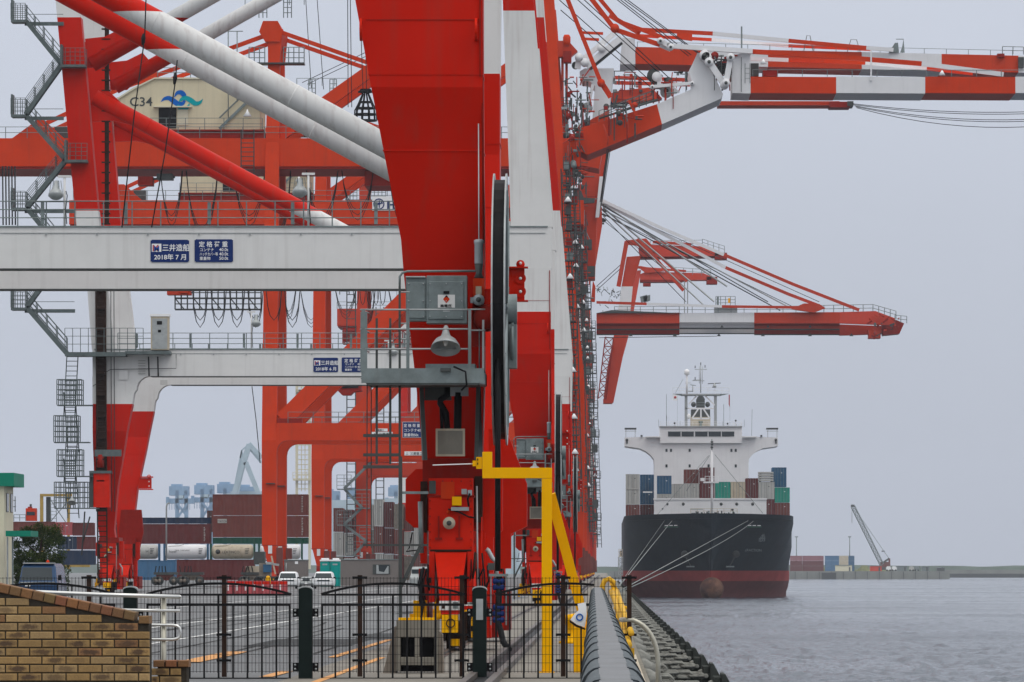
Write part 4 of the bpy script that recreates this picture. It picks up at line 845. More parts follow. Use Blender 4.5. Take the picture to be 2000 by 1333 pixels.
    mb = MB(); mb.box(cx_(191), cx_(211), Yc - 1.32, Yc - 1.22, cz(1000), cz(470), 'grime'); mb.build('grime_strip', t)  # dark strip added for the column of grime down the leg
    mb = MB(); mb.box(cx_(206), cx_(214), Yc - .6, Yc - .3, cz(440), cz(40), 'grime')
    for k in range(20): mb.box(cx_(200), cx_(217), Yc + .0 - .7, Yc - .35, cz(60 + k * 20), cz(57.5 + k * 20), 'grime')
    mb.build('grime_strip', t)
    mb = MB(); mb.box(cx_(188), cx_(219), Yc - 2.0, Yc - 1.0, cz(992), cz(925), 'red'); mb.box(cx_(180), cx_(222), Yc - 2.1, Yc - .9, cz(926), cz(921), 'stair_steel'); mb.box(cx_(180), cx_(187), Yc - 2.0, Yc - 1.0, cz(992), cz(925), 'galv_dark'); mb.lathe((cx_(201), Yc - 1.8, cz(900)), (0, 0, 1), [(.25, -.5), (.25, .35), (.1, .4)], 'deep_red', 12)
    mb.box(cx_(190), cx_(242), Yc - 2.0, Yc - 1.9, cz(893), cz(880), 'stair_steel'); mb.build('machinery_cabinet', t)
    mb = MB(); mb.lathe(Q(148, 975, -1.0), (0, -.5, -.8), [(.06, -.1), (.1, 0), (.3, .35), (.28, .36), (.06, .1)], 'galv_light', 16); mb.build('floodlight', t)
def beam_things(t, Yc, s, c34=None):
    pass
CRL = ['nearest red crane with dark red front leg, cable reel and grey cabinet filling the middle',
       'second crane, whose white portal beam crosses the left half with two blue signs',
       'third crane, standing left behind the second, with a zigzag staircase on its land leg']
A0 = crane_near(); A0['label'] = CRL[0]
B0 = dup(A0, (0, YB - YA, 0), CRL[1]); C0 = dup(A0, (0, YC - YA, 0), CRL[2])
land_stair(C0, YC)
mb = MB(); Yk = YC + 15.0; mb.pbox(270, 934, 296, 955, Yk, .06, 'red'); mb.pbox(272, 931, 299, 933.6, Yk - .1, .25, 'red'); mb.pbox(272, 955.4, 299, 957.5, Yk - .1, .25, 'red'); mb.lathe(P(291, 931, Yk), (0, 1, 0), [(.13, 0), (.13, .06)], 'red', 12)
for b_ in (930.5, 941, 950): mb.lathe(P(291, b_, Yk - .03), (0, 1, 0), [(.05, 0), (.05, .02)], 'light_lens', 10)
mb.pp([(236, 996), (276, 996), (280, 1040), (272, 1076), (240, 1076), (232, 1040)], YC + 13.8, .4, 'deep_red'); mb.build('storm_anchor_plate', C0)
mb = MB(); Yk = YC - 1.4; mb.pbox(232, 715, 250, 742, Yk + .1, .02, 'white'); mb.path([P(181, 755, Yk), P(196, 745, Yk), P(206, 728, Yk), P(216, 722, Yk), P(344, 720, Yk), P(344, 692, Yk)], .022, 'rope', 5)
for a_ in (290, 308): mb.tube(P(a_, 697, Yk), P(a_ + 1, 735, Yk), .05, 'rope', 5)
for b_ in range(6): mb.pbox(270, 704 + b_ * 5, 284, 706 + b_ * 5, Yk + .1, .03, 'box_grey'); mb.pbox(313, 743 + b_ * 2, 327, 744 + b_ * 2, YC + 14.9, .03, 'box_grey') if b_ < 5 else None
mb.build('beam_conduit', C0)
# signs on the portal beams
def blue_sign(par, x0, x1, z0, z1, y, kind, year=''):
    mb = MB(); r = .05; mb.box(x0 + r, x1 - r, y - .03, y, z0, z1, 'navy'); mb.box(x0, x0 + r, y - .029, y, z0 + r * .6, z1 - r * .6, 'navy'); mb.box(x1 - r, x1, y - .029, y, z0 + r * .6, z1 - r * .6, 'navy')
    w = x1 - x0; h = z1 - z0; yt = y - .034
    if kind == 'maker':
        mb.box(x0 + .03 * w, x0 + .28 * w, y - .033, y - .03, z0 + .46 * h, z0 + .82 * h, 'cloth_white')
        mb.text('M', x0 + .045 * w, yt, z0 + .50 * h, .38 * h, 'box_pink', bold=.03); mb.text('M', x0 + .085 * w, yt - .003, z0 + .48 * h, .33 * h, 'blue', bold=.01)
        mb.text('三井造船', x0 + .30 * w, yt, z0 + .52 * h, .195 * w, 'cloth_white', sx=.92, bold=.012)
        mb.text(year, x0 + .09 * w, yt, z0 + .12 * h, .165 * w, 'cloth_white', sx=1.03, bold=.014)
    else:
        mb.text('定 格 荷 重', x0 + .11 * w, yt, z0 + .68 * h, .16 * w, 'cloth_white', sx=.98, bold=.012)
        for k, (a, b) in enumerate((('コンテナ', '40.0t'), ('ハッチカバー等', '40.0t'), ('重量物', '50.0t'))):
            mb.text(a, x0 + .13 * w, yt, z0 + (.48 - .19 * k) * h, .095 * w, 'cloth_white', sx=.72 if k == 1 else 1., bold=.008); mb.text(b, x0 + .64 * w, yt, z0 + (.48 - .19 * k) * h, .115 * w, 'cloth_white', bold=.008)
    o = mb.build('maker_sign' if kind == 'maker' else 'load_sign', par)
for par, Yk, yr in ((B0, YB, '2018年 7 月'), (C0, YC, '2018年 6 月')):
    y = Yk - 1.20
    xs = [cx_(a) * 1. for a in (614, 662, 669, 717)]
    blue_sign(par, xs[0], xs[1], cz(728.5), cz(700.5), y, 'maker', yr); blue_sign(par, xs[2], xs[3], cz(728.5), cz(700.), y, 'load')
    # lamp posts and small fittings on the beam walkway
for par, Yk, ps in ((B0, YB, ((131, 350, -1), (605, 345, -1))), (C0, YC, ((493, 612, 1), (760, 668, 1)))):
    s = Yk / F
    for (px, py, sg) in ps:
        x = PX(px, Yk); z = PZ(py, Yk); mb = MB(); y = Yk - 1.1
        mb.tube((x, y, 16.42), (x, y, z), .05, 'white', 8); mb.box(x - .28, x + .28, y - .06, y + .06, z - .02, z + .08, 'white')
        xx = x + sg * .32 if par is C0 else x - .36
        mb.lathe((xx, y - .05, z - .35), (0, -.35, -1), [(.06, -.2), (.09, 0), (.2, .22), (.32, .4), (.33, .5), (.2, .62), (.05, .66)], 'galv_light', 18)
        for k in range(6): a = math.pi * k / 3; mb.tube((xx + .2 * math.cos(a), y - .05 + .2 * math.sin(a), z - .15), (xx + .3 * math.cos(a), y - .15 + .2 * math.sin(a), z - .8), .012, 'galv', 4)
        mb.path([(x + .06, y - .05, z - .6), (x + .12, y - .05, z - .8), (x + .05, y - .05, z - 1.4), (x + .1, y - .05, 16.5)], .02, 'black'); mb.build('beam_lamp', par)
mb = MB(); y = YC - 1.9; mb.box(cx_(299), cx_(334), y, y + .8, cz(686), cz(619), 'box_beige'); mb.box(cx_(297), cx_(336), y - .06, y + .86, cz(621), cz(616), 'cloth_white'); mb.box(cx_(302), cx_(331), y - .03, y, cz(684), cz(625), 'galv_light'); mb.box(cx_(311), cx_(321), y - .05, y - .03, cz(637), cz(630), 'black'); mb.box(cx_(313), cx_(319), y - .05, y - .03, cz(652), cz(647), 'black'); mb.build('control_cabinet', C0)
mb = MB()   # pendant ropes with turnbuckles hanging outside the second crane
for pts in (((285, 0), (283, 60), (282, 84)), ((281, 84), (262, 225), (238, 445)), ((346, 118), (343, 150)), ((343, 155), (322, 300), (296, 445))): mb.path([P(a, b, YB - 2) for a, b in pts], .03, 'rope', 5)
for a, b in ((280, 75), (342, 152)): mb.lathe(P(a, b, YB - 2), (-.1, 0, -1), [(.05, -.2), (.1, 0), (.05, .3)], 'rope', 8)
mb.build('pendant_rope', B0)
mb = MB()
for pts in (((492, 755), (500, 820), (508, 905)),): mb.path([P(a, b, YC - 2) for a, b in pts], .03, 'rope', 5)
for k in range(5): mb.path([P(5 + k * 6, 325, YC + 60), P(6 + k * 6, 440 + 0, YC + 60)], .06, 'rope', 5)
mb.build('pendant_rope', C0)
# ================================================================ ORANGE CRANES BEHIND
YD, YE, YF_, YG, YH = 557., 651., 765., 923., 1010.
def zz(py, Y): return PZ(py, Y)
def crane_far(Y, label, pm, house=True, group='orange and red container cranes further down the quay', wm=None, leg_top=56.5, white=None):
    """generic rail crane: land tower, sea leg, portal beams, V braces, girder and machinery house; heights read off the first orange crane"""
    t = thing('container_crane', label, 'crane', (-3.03, Y, 0), group); s = YD / F
    zd = lambda py: H - (py - VY) * s
    xd = lambda px: (px - VX) * s
    for fr in (0, 1):
        y0 = Y + fr * 17; sg = -1 if fr else 1
        mb = MB()
        mb.loft([(1.9, -34.0, -33.0, y0, y0 + 1.3), (3.9, -34.5, -33.15, y0, y0 + 1.5), (4, -34.62, -33.18, y0, y0 + 1.5), (14.6, -34.65, -33.15, y0, y0 + 1.5), (42, -34.5, -33.1, y0 + sg * 3, y0 + sg * 3 + 1.4), (leg_top - 3, -34.3, -33.1, y0 + sg * 4.6, y0 + sg * 4.6 + 1.3), (leg_top, -34.35, -32.8, y0 + sg * 4.8, y0 + sg * 4.8 + 1.3)], pm)
        mb.box(-34.7, -33.1, y0 - .04, y0 + 1.5, 4.0, 4.06, 'deep_red'); mb.box(-34.0, -33.6, y0 - .06, y0 - .01, 3.2, 4.0, 'far_white') ; mb.box(-34.2, -33.3, y0 - .3, y0, 10.2, 10.3, 'galv_dark'); mb.build('leg', t)
        mb = MB(); mb.loft([(1.9, -3.6, -2.5, y0, y0 + 1.3), (4, -3.75, -2.25, y0, y0 + 1.5), (14.6, -3.8, -2.2, y0, y0 + 1.5), (21, -4.1, -2.2, y0 + sg * .5, y0 + sg * .5 + 1.5), (38, -5.5, -3.87, y0 + sg * 2.5, y0 + sg * 2.5 + 1.5), (59, -6.8, -5.2, y0 + sg * 4.6, y0 + sg * 4.6 + 1.5), (68, -7.2, -5.9, y0 + sg * 5, y0 + sg * 5 + 1.5)], wm or pm); mb.build('leg', t)
        mb = MB(); xa, xb = -33.12, -3.78; r = 1.1
        arcl = [(xa + r - r * math.sin(a), 14.6 - r + r * math.cos(a)) for a in [math.pi / 2 * k / 6 for k in range(7)]]; arcr = [(xb - r + r * math.cos(a), 14.6 - r + r * math.sin(a)) for a in [math.pi / 2 * k / 6 for k in range(7)]]
        mb.prism([(-33.16, 16.35), (-3.78, 16.35), (-3.78, 13.5)] + arcr[1:] + arcl + [(-33.16, 13.5)], y0 + .02, y0 + 1.4, pm); mb.build('portal_beam', t)
        mb = MB(); mb.rail((-32, y0, 16.35), (-4, y0, 16.35), 1.1, 'galv', 2.5, .035, 2); mb.build('guard_rail', t)
        mb = MB(); mb.bar((-32.6, y0 + .7 + sg * .3, 16.6), (-7.2, y0 + sg * 2.6 + .7, 41.9), 1.7, 1.2, pm); mb.box(-33.1, -30.6, y0 + .1, y0 + 1.3, 16.36, 16.8, 'deep_red'); mb.build('diagonal_brace', t)
        ya = y0 + sg * 4.4
        mb = MB(); mb.bar((-33.3, ya + .7, 45.6), (-7, ya + .9, 64.4), 1.25, 1.0, pm); mb.build('upper_brace', t)
        mb = MB(); mb.bar((-33.0, ya + .6, 56.2), (-22.2, ya + .6, 52.4), .4, .4, pm)
        mb.bar((-34.2, ya + .6, 56.0), (-49.5, ya + .6, 50.4), .42, .35, pm); mb.bar((-49.5, ya + .6, 50.4), (-57.6, ya + .6, 46.6), .42, .35, pm)
        for x, z in ((-46.5, 51.5), (-51.5, 49.5)): mb.bar((x - 1.0, ya + .5, z - .35), (x + 1.0, ya + .5, z + .35), .85, .5, pm)
        mb.build('back_stay', t)
    # bogies
    for xc in (-33.45, -3.03):
        for y0 in (Y, Y + 16.5):
            mb = MB(); mb.box(xc - .55, xc + .55, y0 - 1.2, y0 + 2.4, 1.1, 2.0, 'deep_red'); mb.box(xc - .4, xc + .35, y0 - 2.4, y0 - .6, .35, 1.3, 'far_red'); mb.box(xc - .4, xc + .35, y0 + 1, y0 + 3, .35, 1.3, 'deep_red'); mb.box(xc + .3, xc + .9, y0 - .5, y0 + .5, 1.0, 3.8, 'brown_box')
            for k in range(5): mb.lathe((xc - .15, y0 - 2 + k * 1.05, .32), (1, 0, 0), [(.3, 0), (.3, .3)], 'grime', 14)
            mb.box(xc - .35, xc + .3, y0 - 2.8, y0 - 2.4, .5, .9, 'yellow'); mb.build('bogie', t)
    # tower head
    mb = MB(); yc = Y + 8.8
    mb.prism([(-35.2, 56.2), (-34.8, 57.3), (-33.3, 57.3), (-32.8, 56.2), (-33.1, 55.2), (-34.6, 55.2)], Y + 4.5, Y + 13.8, pm); mb.build('tower_head', t)
    mb = MB()
    for dx in (-1.6, .9): mb.rail((-33.6 + dx, Y + 4.4, 57.6), (-33.6 + dx + .8, Y + 4.4, 57.6), 2.1, 'galv', .5, .05, 4)
    mb.rail((-36.6, Y + 4.2, 58.9), (-30.6, Y + 4.2, 58.9), .9, 'galv', 1.5, .04, 1); mb.rail((-36.2, Y + 4.2, 53.0), (-34.6, Y + 4.2, 53.0), 1.6, 'galv', .6, .05, 3); mb.rail((-32.7, Y + 4.2, 53.0), (-30.6, Y + 4.2, 53.0), 1.6, 'galv', .6, .05, 3)
    mb.box(-36.2, -30.6, Y + 4, Y + 6, 52.9, 53.05, 'galv_dark'); mb.tube((-38.3, Y + 4, 56.2), (-38.3, Y + 4, 47), .06, 'galv', 5); mb.tube((-37.4, Y + 4, 56.2), (-37.4, Y + 4, 49), .06, 'galv', 5); mb.tube((-39.2, Y + 4, 56.2), (-36.8, Y + 4, 56.2), .05, 'galv', 5); mb.build('head_platform', t)
    # girder pair
    mb = MB(); gy0, gy1 = Y + 3.4, Y + 14.6
    mb.box(-63.5, -2.6, gy0, gy0 + 1.3, 42.45, 45.3, pm); mb.box(-63.5, -2.6, gy1 - 1.3, gy1, 42.45, 45.3, pm); mb.box(-63.3, -2.8, gy0 + 1.3, gy1 - 1.3, 43.0, 43.2, 'galv_dark')
    mb.box(-63.4, -2.7, gy0 + .1, gy1 - .1, 42.2, 42.44, 'deep_red')  # bottom plate in darker red: the underside's shade put into its colour
    for y in (gy0, gy1 - 1.3): mb.prism([(-60.2, 45.3), (-57.6, 47.2), (-57.0, 47.2), (-54.9, 45.3)], y + .2, y + .9, pm)
    mb.build('main_girder', t)
    mb = MB(); mb.rail((-63, gy0, 45.3), (-4, gy0, 45.3), 1.15, 'galv', 2.2, .04, 2); mb.box(-56, -54.6, gy0 + 1.4, gy0 + 3, 45.3, 46.6, 'galv_dark')
    mb.build('guard_rail', t)
    # trolley rail end, drum box under the girder end
    mb = MB(); mb.box(-24.5, -20, gy0 + 1.5, gy1 - 1.5, 40.6, 42.1, 'deep_red'); mb.box(-20, -18.5, gy0 + 1.5, gy1 - 1.5, 40.9, 42.1, 'galv_dark'); mb.box(-21.5, -17.8, gy0 + 2, gy1 - 2, 41.5, 42.3, 'deep_red'); mb.build('trolley', t)
    if house:
        mb = MB(); hy0, hy1 = Y + 4.6, Y + 13.4
        mb.prism([(-50.4, 46.2), (-50.4, 48.9), (-47.9, 50.4), (-45.7, 51.4), (-35.1, 51.4), (-35.1, 46.2)], hy0, hy1, 'beige'); mb.build('machinery_house', t); hs = [c for c in t.children if c.name.startswith('machinery_house')][0]
        mb = MB(); mb.prism([(-50.7, 48.75), (-48, 50.5), (-45.8, 51.55), (-34.9, 51.55), (-34.9, 51.4), (-45.8, 51.4), (-47.9, 50.35), (-50.7, 48.6)], hy0 - .2, hy1 + .2, 'cream'); mb.rail((-45.5, hy0, 51.55), (-35.5, hy0, 51.55), 1.0, 'galv', 1.8, .04, 2); mb.build('roof', hs)
        mb = MB(); mb.box(-45.4, -43.6, hy0 - .05, hy0, 46.4, 48.5, 'black'); mb.box(-43.5, -42.4, hy0 - .1, hy0 - .05, 46.7, 48.3, 'cream'); mb.box(-45.9, -42.0, hy0 - .6, hy0, 48.5, 48.62, 'cream'); mb.build('door', hs)
        mb = MB(); mb.box(-50.6, -34.6, hy0 - 1.1, hy0, 46.05, 46.2, 'deep_red'); mb.box(-50.6, -34.6, hy0 - .9, hy1, 45.35, 46.0, 'deep_red'); mb.rail((-50.4, hy0 - 1.05, 46.2), (-34.8, hy0 - 1.05, 46.2), 1.15, 'galv', 2.0, .035, 2); mb.build('walkway', hs)
        mb = MB(); n = 9
        for y in (hy0 - 1, hy0 - .2): mb.bar((-39.2, y, 46.3), (-36.2, y, 49.2), .2, .06, 'galv'); mb.tube((-39.2, y, 47.4), (-36.2, y, 50.3), .04, 'galv', 4)
        mb.rail((-36.2, hy0 - 1, 49.2), (-34.2, hy0 - 1, 49.2), 1.1, 'galv', .7, .04, 2); mb.box(-36.2, -34.2, hy0 - 1, hy0, 49.1, 49.2, 'galv'); mb.lathe((-36.3, hy0 - 1.4, 48.2), (0, 0, -1), [(.06, 0), (.1, .2), (.45, .7)], 'cloth_white', 12)
        mb.box(-37.4, -35.4, hy0 - 1.1, hy0 - .8, 41.2, 45.2, 'galv_dark') if False else mb.ladder((-36.3, hy0 - 1.2, 39.8), (-36.3, hy0 - 1.2, 46.2), 1.3, 'galv_dark', .45, .06); mb.build('access_stair', hs)
    # festoon cables
    mb = MB(); x = -45.2
    for k in range(9):
        w = 3.2 if k % 3 else 2.2; dpt = 4.6 + (k % 2) * 1.2 if x < -30 else 4.
        for q in range(3): mb.path([(x + w * u, gy0 + 1 + q * .3, 42.1 - (dpt + q * .5) * (1 - (2 * u - 1) ** 2) ** .75) for u in (0, .06, .18, .35, .5, .65, .82, .94, 1)], .045, 'rope', 5)
        x += w + (1.6 if k % 2 else .4)
    mb.box(-47.5, -46, gy0 + 1, gy0 + 3, 40.6, 41.5, 'deep_red'); mb.box(-45.6, -44, gy0 + 1, gy0 + 3, 41.2, 41.8, 'galv_dark'); mb.bar((-47, gy0 + 2, 41.2), (-43.8, gy0 + 2, 41.5), .2, .2, 'galv_dark'); mb.build('festoon_cable', t)
    return t
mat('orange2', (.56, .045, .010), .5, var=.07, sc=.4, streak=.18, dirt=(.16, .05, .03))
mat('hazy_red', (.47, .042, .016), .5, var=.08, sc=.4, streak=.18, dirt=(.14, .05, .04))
def swoosh(mb, pts, y, m, ext=.03):       # pts: (px, py, half width in px) at distance YD
    L_ = []; R_ = []; P3 = []
    n = len(pts)
    # smooth the ribbon
    fine = []
    for i in range(n - 1):
        p0 = pts[max(i - 1, 0)]; p1 = pts[i]; p2 = pts[i + 1]; p3 = pts[min(i + 2, n - 1)]
        for k in range(5):
            u = k / 5; fine.append(tuple(.5 * ((2 * p1[j]) + (-p0[j] + p2[j]) * u + (2 * p0[j] - 5 * p1[j] + 4 * p2[j] - p3[j]) * u * u + (-p0[j] + 3 * p1[j] - 3 * p2[j] + p3[j]) * u ** 3) for j in range(3)))
    fine.append(pts[-1])
    for i, p in enumerate(fine):
        a = fine[max(i - 1, 0)]; b = fine[min(i + 1, len(fine) - 1)]; d = Vector((b[0] - a[0], b[1] - a[1])).normalized(); w = max(p[2], .15)
        L_.append((p[0] - d.y * w, p[1] + d.x * w)); R_.append((p[0] + d.y * w, p[1] - d.x * w))
    for i in range(len(fine) - 1):
        q = [L_[i], L_[i + 1], R_[i + 1], R_[i]]
        mb.add([((a - VX) * YD / F, y, H - (b - VY) * YD / F) for a, b in q], [(0, 1, 2, 3)], m)
D0 = crane_far(YD, 'orange crane with the beige C34 machinery house and blue wave emblem', 'orange')
mb = MB(); hy = YD + 4.6
mb.text('C34', PX(245, YD), hy - .02, PZ(200, YD), 1.28, 'galv_dark', sx=1.08, bold=.012)
swoosh(mb, [(307, 192, .3), (314, 186, 3.0), (323, 184.5, 4.3), (332, 190, 5.2), (341, 196, 5.0), (350, 195, 3.6), (354, 189, 2.2)], hy - .03, 'logo_blue')
swoosh(mb, [(333.5, 183, .6), (339, 174.5, 3.2), (347, 173.5, 4.6), (352.5, 178.5, 4.6), (354.5, 184, 3)], hy - .045, 'logo_blue')
swoosh(mb, [(343, 192, 1.2), (349, 186, 3.4), (357, 184.5, 4.4), (366, 189, 5.2), (375, 195, 4.5), (384, 193, 3.0), (390, 186, .3)], hy - .06, 'logo_teal')
swoosh(mb, [(340, 198, 1.5), (345, 204.5, 4.2), (352, 206.5, 4.4), (359, 203.5, 3.4), (363.5, 195, .6)], hy - .075, 'logo_teal')
hs = [c for c in D0.children if c.name.startswith('machinery_house')][0]; mb.build('house_lettering', hs)
# maker plates on the portal beam of the orange cranes
def plate(par, px0, py0, px1, py1, Y, txt, m='cloth_white', tm='galv_dark', dia=True):
    mb = MB(); y = Y; x0, x1, z0, z1 = PX(px0, Y), PX(px1, Y), PZ(py1, Y), PZ(py0, Y); mb.box(x0, x1, y - .05, y - .01, z0, z1, m); h = z1 - z0; u = .0
    if dia:
        c = x0 + h * .62; k = h * .17
        for dx, dz in ((0, .62), (-1.75, .25), (1.75, .25)):
            a, b = c + dx * k * .62, z0 + h * dz; mb.prism([(a, b + k), (a + k * .6, b), (a, b - k), (a - k * .6, b)], y - .06, y - .05, tm)
        u = h * 1.3
    mb.text(txt, x0 + .08 * h + u, y - .06, z0 + .16 * h, h * .8, tm, sx=.95, bold=.01); mb.build('maker_plate', par)
plate(D0, 726, 844, 767, 853.5, YD, '三菱重工'); plate(D0, 733, 837.5, 757, 843, YD, '三菱重工', dia=False)
mb = MB(); x0, x1, z0, z1 = PX(787, YD), PX(826, YD), PZ(854.5, YD), PZ(825, YD); mb.box(x0, x1, YD - .06, YD - .01, z0, z1, 'navy'); mb.box(x0 - .03, x1 + .03, YD - .05, YD - .01, z0 - .03, z1 + .03, 'cloth_white')
for k, s_ in enumerate(('定 格 荷 重', 'コンテナ40t', '重量物50t')): mb.text(s_, x0 + .08, YD - .08, z1 - .48 - k * .47, .36, 'cloth_white', sx=.95, bold=.01)
mb.build('load_sign', D0)
E0 = dup(D0, (0, YE - YD, 0), 'second orange crane just behind, its legs right of the first pair', drop=('maker_plate', 'load_sign'))
plate(E0, 790, 882, 826, 890, YE, '三菱重工')
mb = MB(); Yk = YE + 3.3; mb.pbox(727, 384, 790, 411.5, Yk, .04, 'cloth_white'); c = P(740, 399, Yk); mb.ring((c.x, Yk - .03, c.z), (0, 1, 0), .66, .13, .03, 'navy', 28)
mb.bar((c.x - .45, Yk - .03, c.z + .1), (c.x + .45, Yk - .03, c.z + .1), .12, .03, 'navy'); mb.bar((c.x + .05, Yk - .035, c.z + .45), (c.x + .05, Yk - .035, c.z - .45), .12, .03, 'navy'); mb.bar((c.x + .05, Yk - .04, c.z + .1), (c.x - .4, Yk - .04, c.z - .35), .12, .03, 'navy'); mb.bar((c.x + .1, Yk - .045, c.z - .05), (c.x + .4, Yk - .045, c.z + .3), .1, .03, 'navy')
mb.text('HITACHI', PX(755, Yk), Yk - .03, PZ(408, Yk), 1.35, 'navy', bold=.02); mb.build('maker_plate', E0)
F0 = dup(D0, (0, YF_ - YD, 0), 'faded crane behind the two orange ones with a zigzag stair on its land leg', drop=('maker_plate', 'load_sign', 'trolley'))
G0_ = dup(D0, (0, YG - YD, 0), 'crane with its long red and white boom lowered level over the ship', drop=('maker_plate', 'load_sign', 'trolley', 'festoon_cable', 'main_girder', 'machinery_house', 'guard_rail', 'back_stay'))
H0 = dup(D0, (0, YH - YD, 0), 'hazy crane with a steep raised boom folded level at its top', drop=('maker_plate', 'load_sign', 'trolley', 'festoon_cable', 'main_girder', 'machinery_house', 'guard_rail', 'back_stay'))
I0 = dup(D0, (0, 1110 - YD, 0), 'second hazy crane with a raised folded boom, lower in the picture', drop=('maker_plate', 'load_sign', 'trolley', 'festoon_cable', 'main_girder', 'machinery_house', 'guard_rail', 'back_stay'))
J0 = dup(D0, (0, 1330 - YD, 0), 'most distant crane at the end of the quay row', drop=('maker_plate', 'load_sign', 'trolley', 'festoon_cable', 'main_girder', 'machinery_house', 'guard_rail', 'back_stay', 'upper_brace'))
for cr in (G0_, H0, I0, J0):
    y_ = cr.location.y + 3.4; mb = MB(); mb.box(-45, -2.6, y_, y_ + 1.3, 42.45, 45.3, 'hazy_red'); mb.box(-45, -2.6, y_ + 9.9, y_ + 11.2, 42.45, 45.3, 'hazy_red'); mb.box(-44.9, -2.7, y_ + .1, y_ + 11.1, 42.2, 42.44, 'deep_red'); mb.build('main_girder', cr)  # bottom plate darkened as well, underside shade in its colour
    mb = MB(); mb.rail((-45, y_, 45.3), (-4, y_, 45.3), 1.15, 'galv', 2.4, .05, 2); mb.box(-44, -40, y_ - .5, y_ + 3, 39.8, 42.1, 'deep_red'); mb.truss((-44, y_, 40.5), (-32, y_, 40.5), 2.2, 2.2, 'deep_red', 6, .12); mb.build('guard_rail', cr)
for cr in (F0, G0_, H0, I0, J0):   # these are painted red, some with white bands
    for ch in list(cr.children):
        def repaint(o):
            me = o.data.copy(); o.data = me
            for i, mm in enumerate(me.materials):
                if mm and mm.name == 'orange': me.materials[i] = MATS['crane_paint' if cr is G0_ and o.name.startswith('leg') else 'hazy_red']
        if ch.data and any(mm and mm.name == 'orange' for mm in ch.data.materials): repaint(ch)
# stair of the faded crane
mb = MB(); Y = YF_ - 2; prev = None
for i, (a, b) in enumerate(((728, 900), (672, 955), (707, 992), (672, 1025), (716, 1058), (690, 1085))):
    if prev: mb.bar(P(*prev, Y), P(a, b, Y), .35, .8, 'galv')
    mb.pbox(a - 14, b, a + 14, b + 2, Y - 1, 2, 'galv'); mb.rail(P(a - 14, b, Y - 1), P(a + 14, b, Y - 1), 1.9, 'galv', .8, .04, 4)
    prev = (a, b)
for b in (955, 1025): mb.pbox(672, b + 1, 724, b + 3, Y + .3, .3, 'galv')
mb.ladder(P(686, 1080, Y + 1), P(686, 560, Y + 1), 1.2, 'galv_dark', 1.1, .08); mb.build('staircase', F0)
mb = MB(); Y = YG - 2; prev = None
for i, (a, b) in enumerate(((745, 1010), (730, 1045), (760, 1070))):
    if prev: mb.bar(P(*prev, Y), P(a, b, Y), .4, .8, 'galv')
    prev = (a, b)
mb.ladder(P(742, 1070, Y + 1), P(742, 600, Y + 1), 1.3, 'galv_dark', 1.1, .09); mb.build('staircase', G0_)
# ladders, cages and landings on the sea legs, one set per crane
for cr, Y, x, y0, y1 in ((D0, YD, 1112, 330, 1000), (E0, YE, 1124, 290, 1000), (F0, YF_, 1136, 420, 1040), (G0_, YG, 1142, 540, 1060), (H0, 1010., 1150, 640, 1070)):
    rnd = random.Random(int(Y)); mb = MB(); k = 0; y = y0
    while y < y1:
        xx = x + (y - 560) * .028; w = rnd.uniform(10, 22); mb.pbox(xx - w * .5, y, xx + w * .6, y + 2.2, Y - 2.5, 2, 'galv_dark'); mb.rail(P(xx - w * .5, y, Y - 2.5), P(xx + w * .6, y, Y - 2.5), 1.2, 'galv_dark', .7, .045, 3)
        if rnd.random() < .45: mb.pbox(xx - 4, y - 14, xx + rnd.uniform(3, 9), y, Y - 2, 1, rnd.choice(('galv_dark', 'deep_red', 'galv')))
        if rnd.random() < .3: mb.lathe(P(xx + 2, y - 8, Y - 2.6), (0, 0, -1), [(.06, 0), (.4, .5)], 'cloth_white', 10)
        y += rnd.uniform(20, 36)
    a0 = x + (y0 - 560) * .028; a1 = x + (y1 - 560) * .028
    mb.ladder(P(a1 - 2, y1, Y - 1.5), P(a0 - 2, y0, Y - 1.5), .8, 'galv_dark', .7, .07); mb.ladder(P(a1 + 7, y1, Y - 1.2), P(a0 + 7, y0, Y - 1.2), .7, 'galv_dark', .7, .06)
    mb.build('leg_ladder', cr)
# ---------------------------------------------------------------- booms
def gear(mb, xa, xb, ya, yb, Y, rnd, n):
    """posts, rails, cross members, sheave blocks and cabinets of a crane's machinery level"""
    s = Y / F
    for k in range(n):
        a = rnd.uniform(xa, xb); b = rnd.uniform(ya, yb); m = rnd.choice(('galv_dark', 'galv_dark', 'galv_dark', 'deep_red', 'hazy_red', 'galv')); r = rnd.random(); dy = rnd.uniform(-1.5, 1.5)
        if r < .35: mb.tube(P(a, b, Y + dy), P(a, b + rnd.uniform(14, 45), Y + dy), rnd.uniform(.04, .11), m, 4)
        elif r < .65: mb.tube(P(a, b, Y + dy), P(a + rnd.uniform(8, 24), b, Y + dy), rnd.uniform(.04, .10), m, 4)
        elif r < .8: mb.pbox(a, b, a + rnd.uniform(3, 8), b + rnd.uniform(3, 9), Y + dy, 1, m)
        elif r < .9: mb.lathe(P(a, b, Y + dy), (0, 1, 0), [(rnd.uniform(.2, .45), 0), (.3, .3)], m, 12)
        else: mb.tube(P(a, b, Y + dy), P(a + rnd.uniform(-14, 14), b + rnd.uniform(10, 26), Y + dy), .07, m, 4)
def band(mb, segs, Y, t):
    for (pts, m) in segs: mb.pp(pts, Y, t, m)
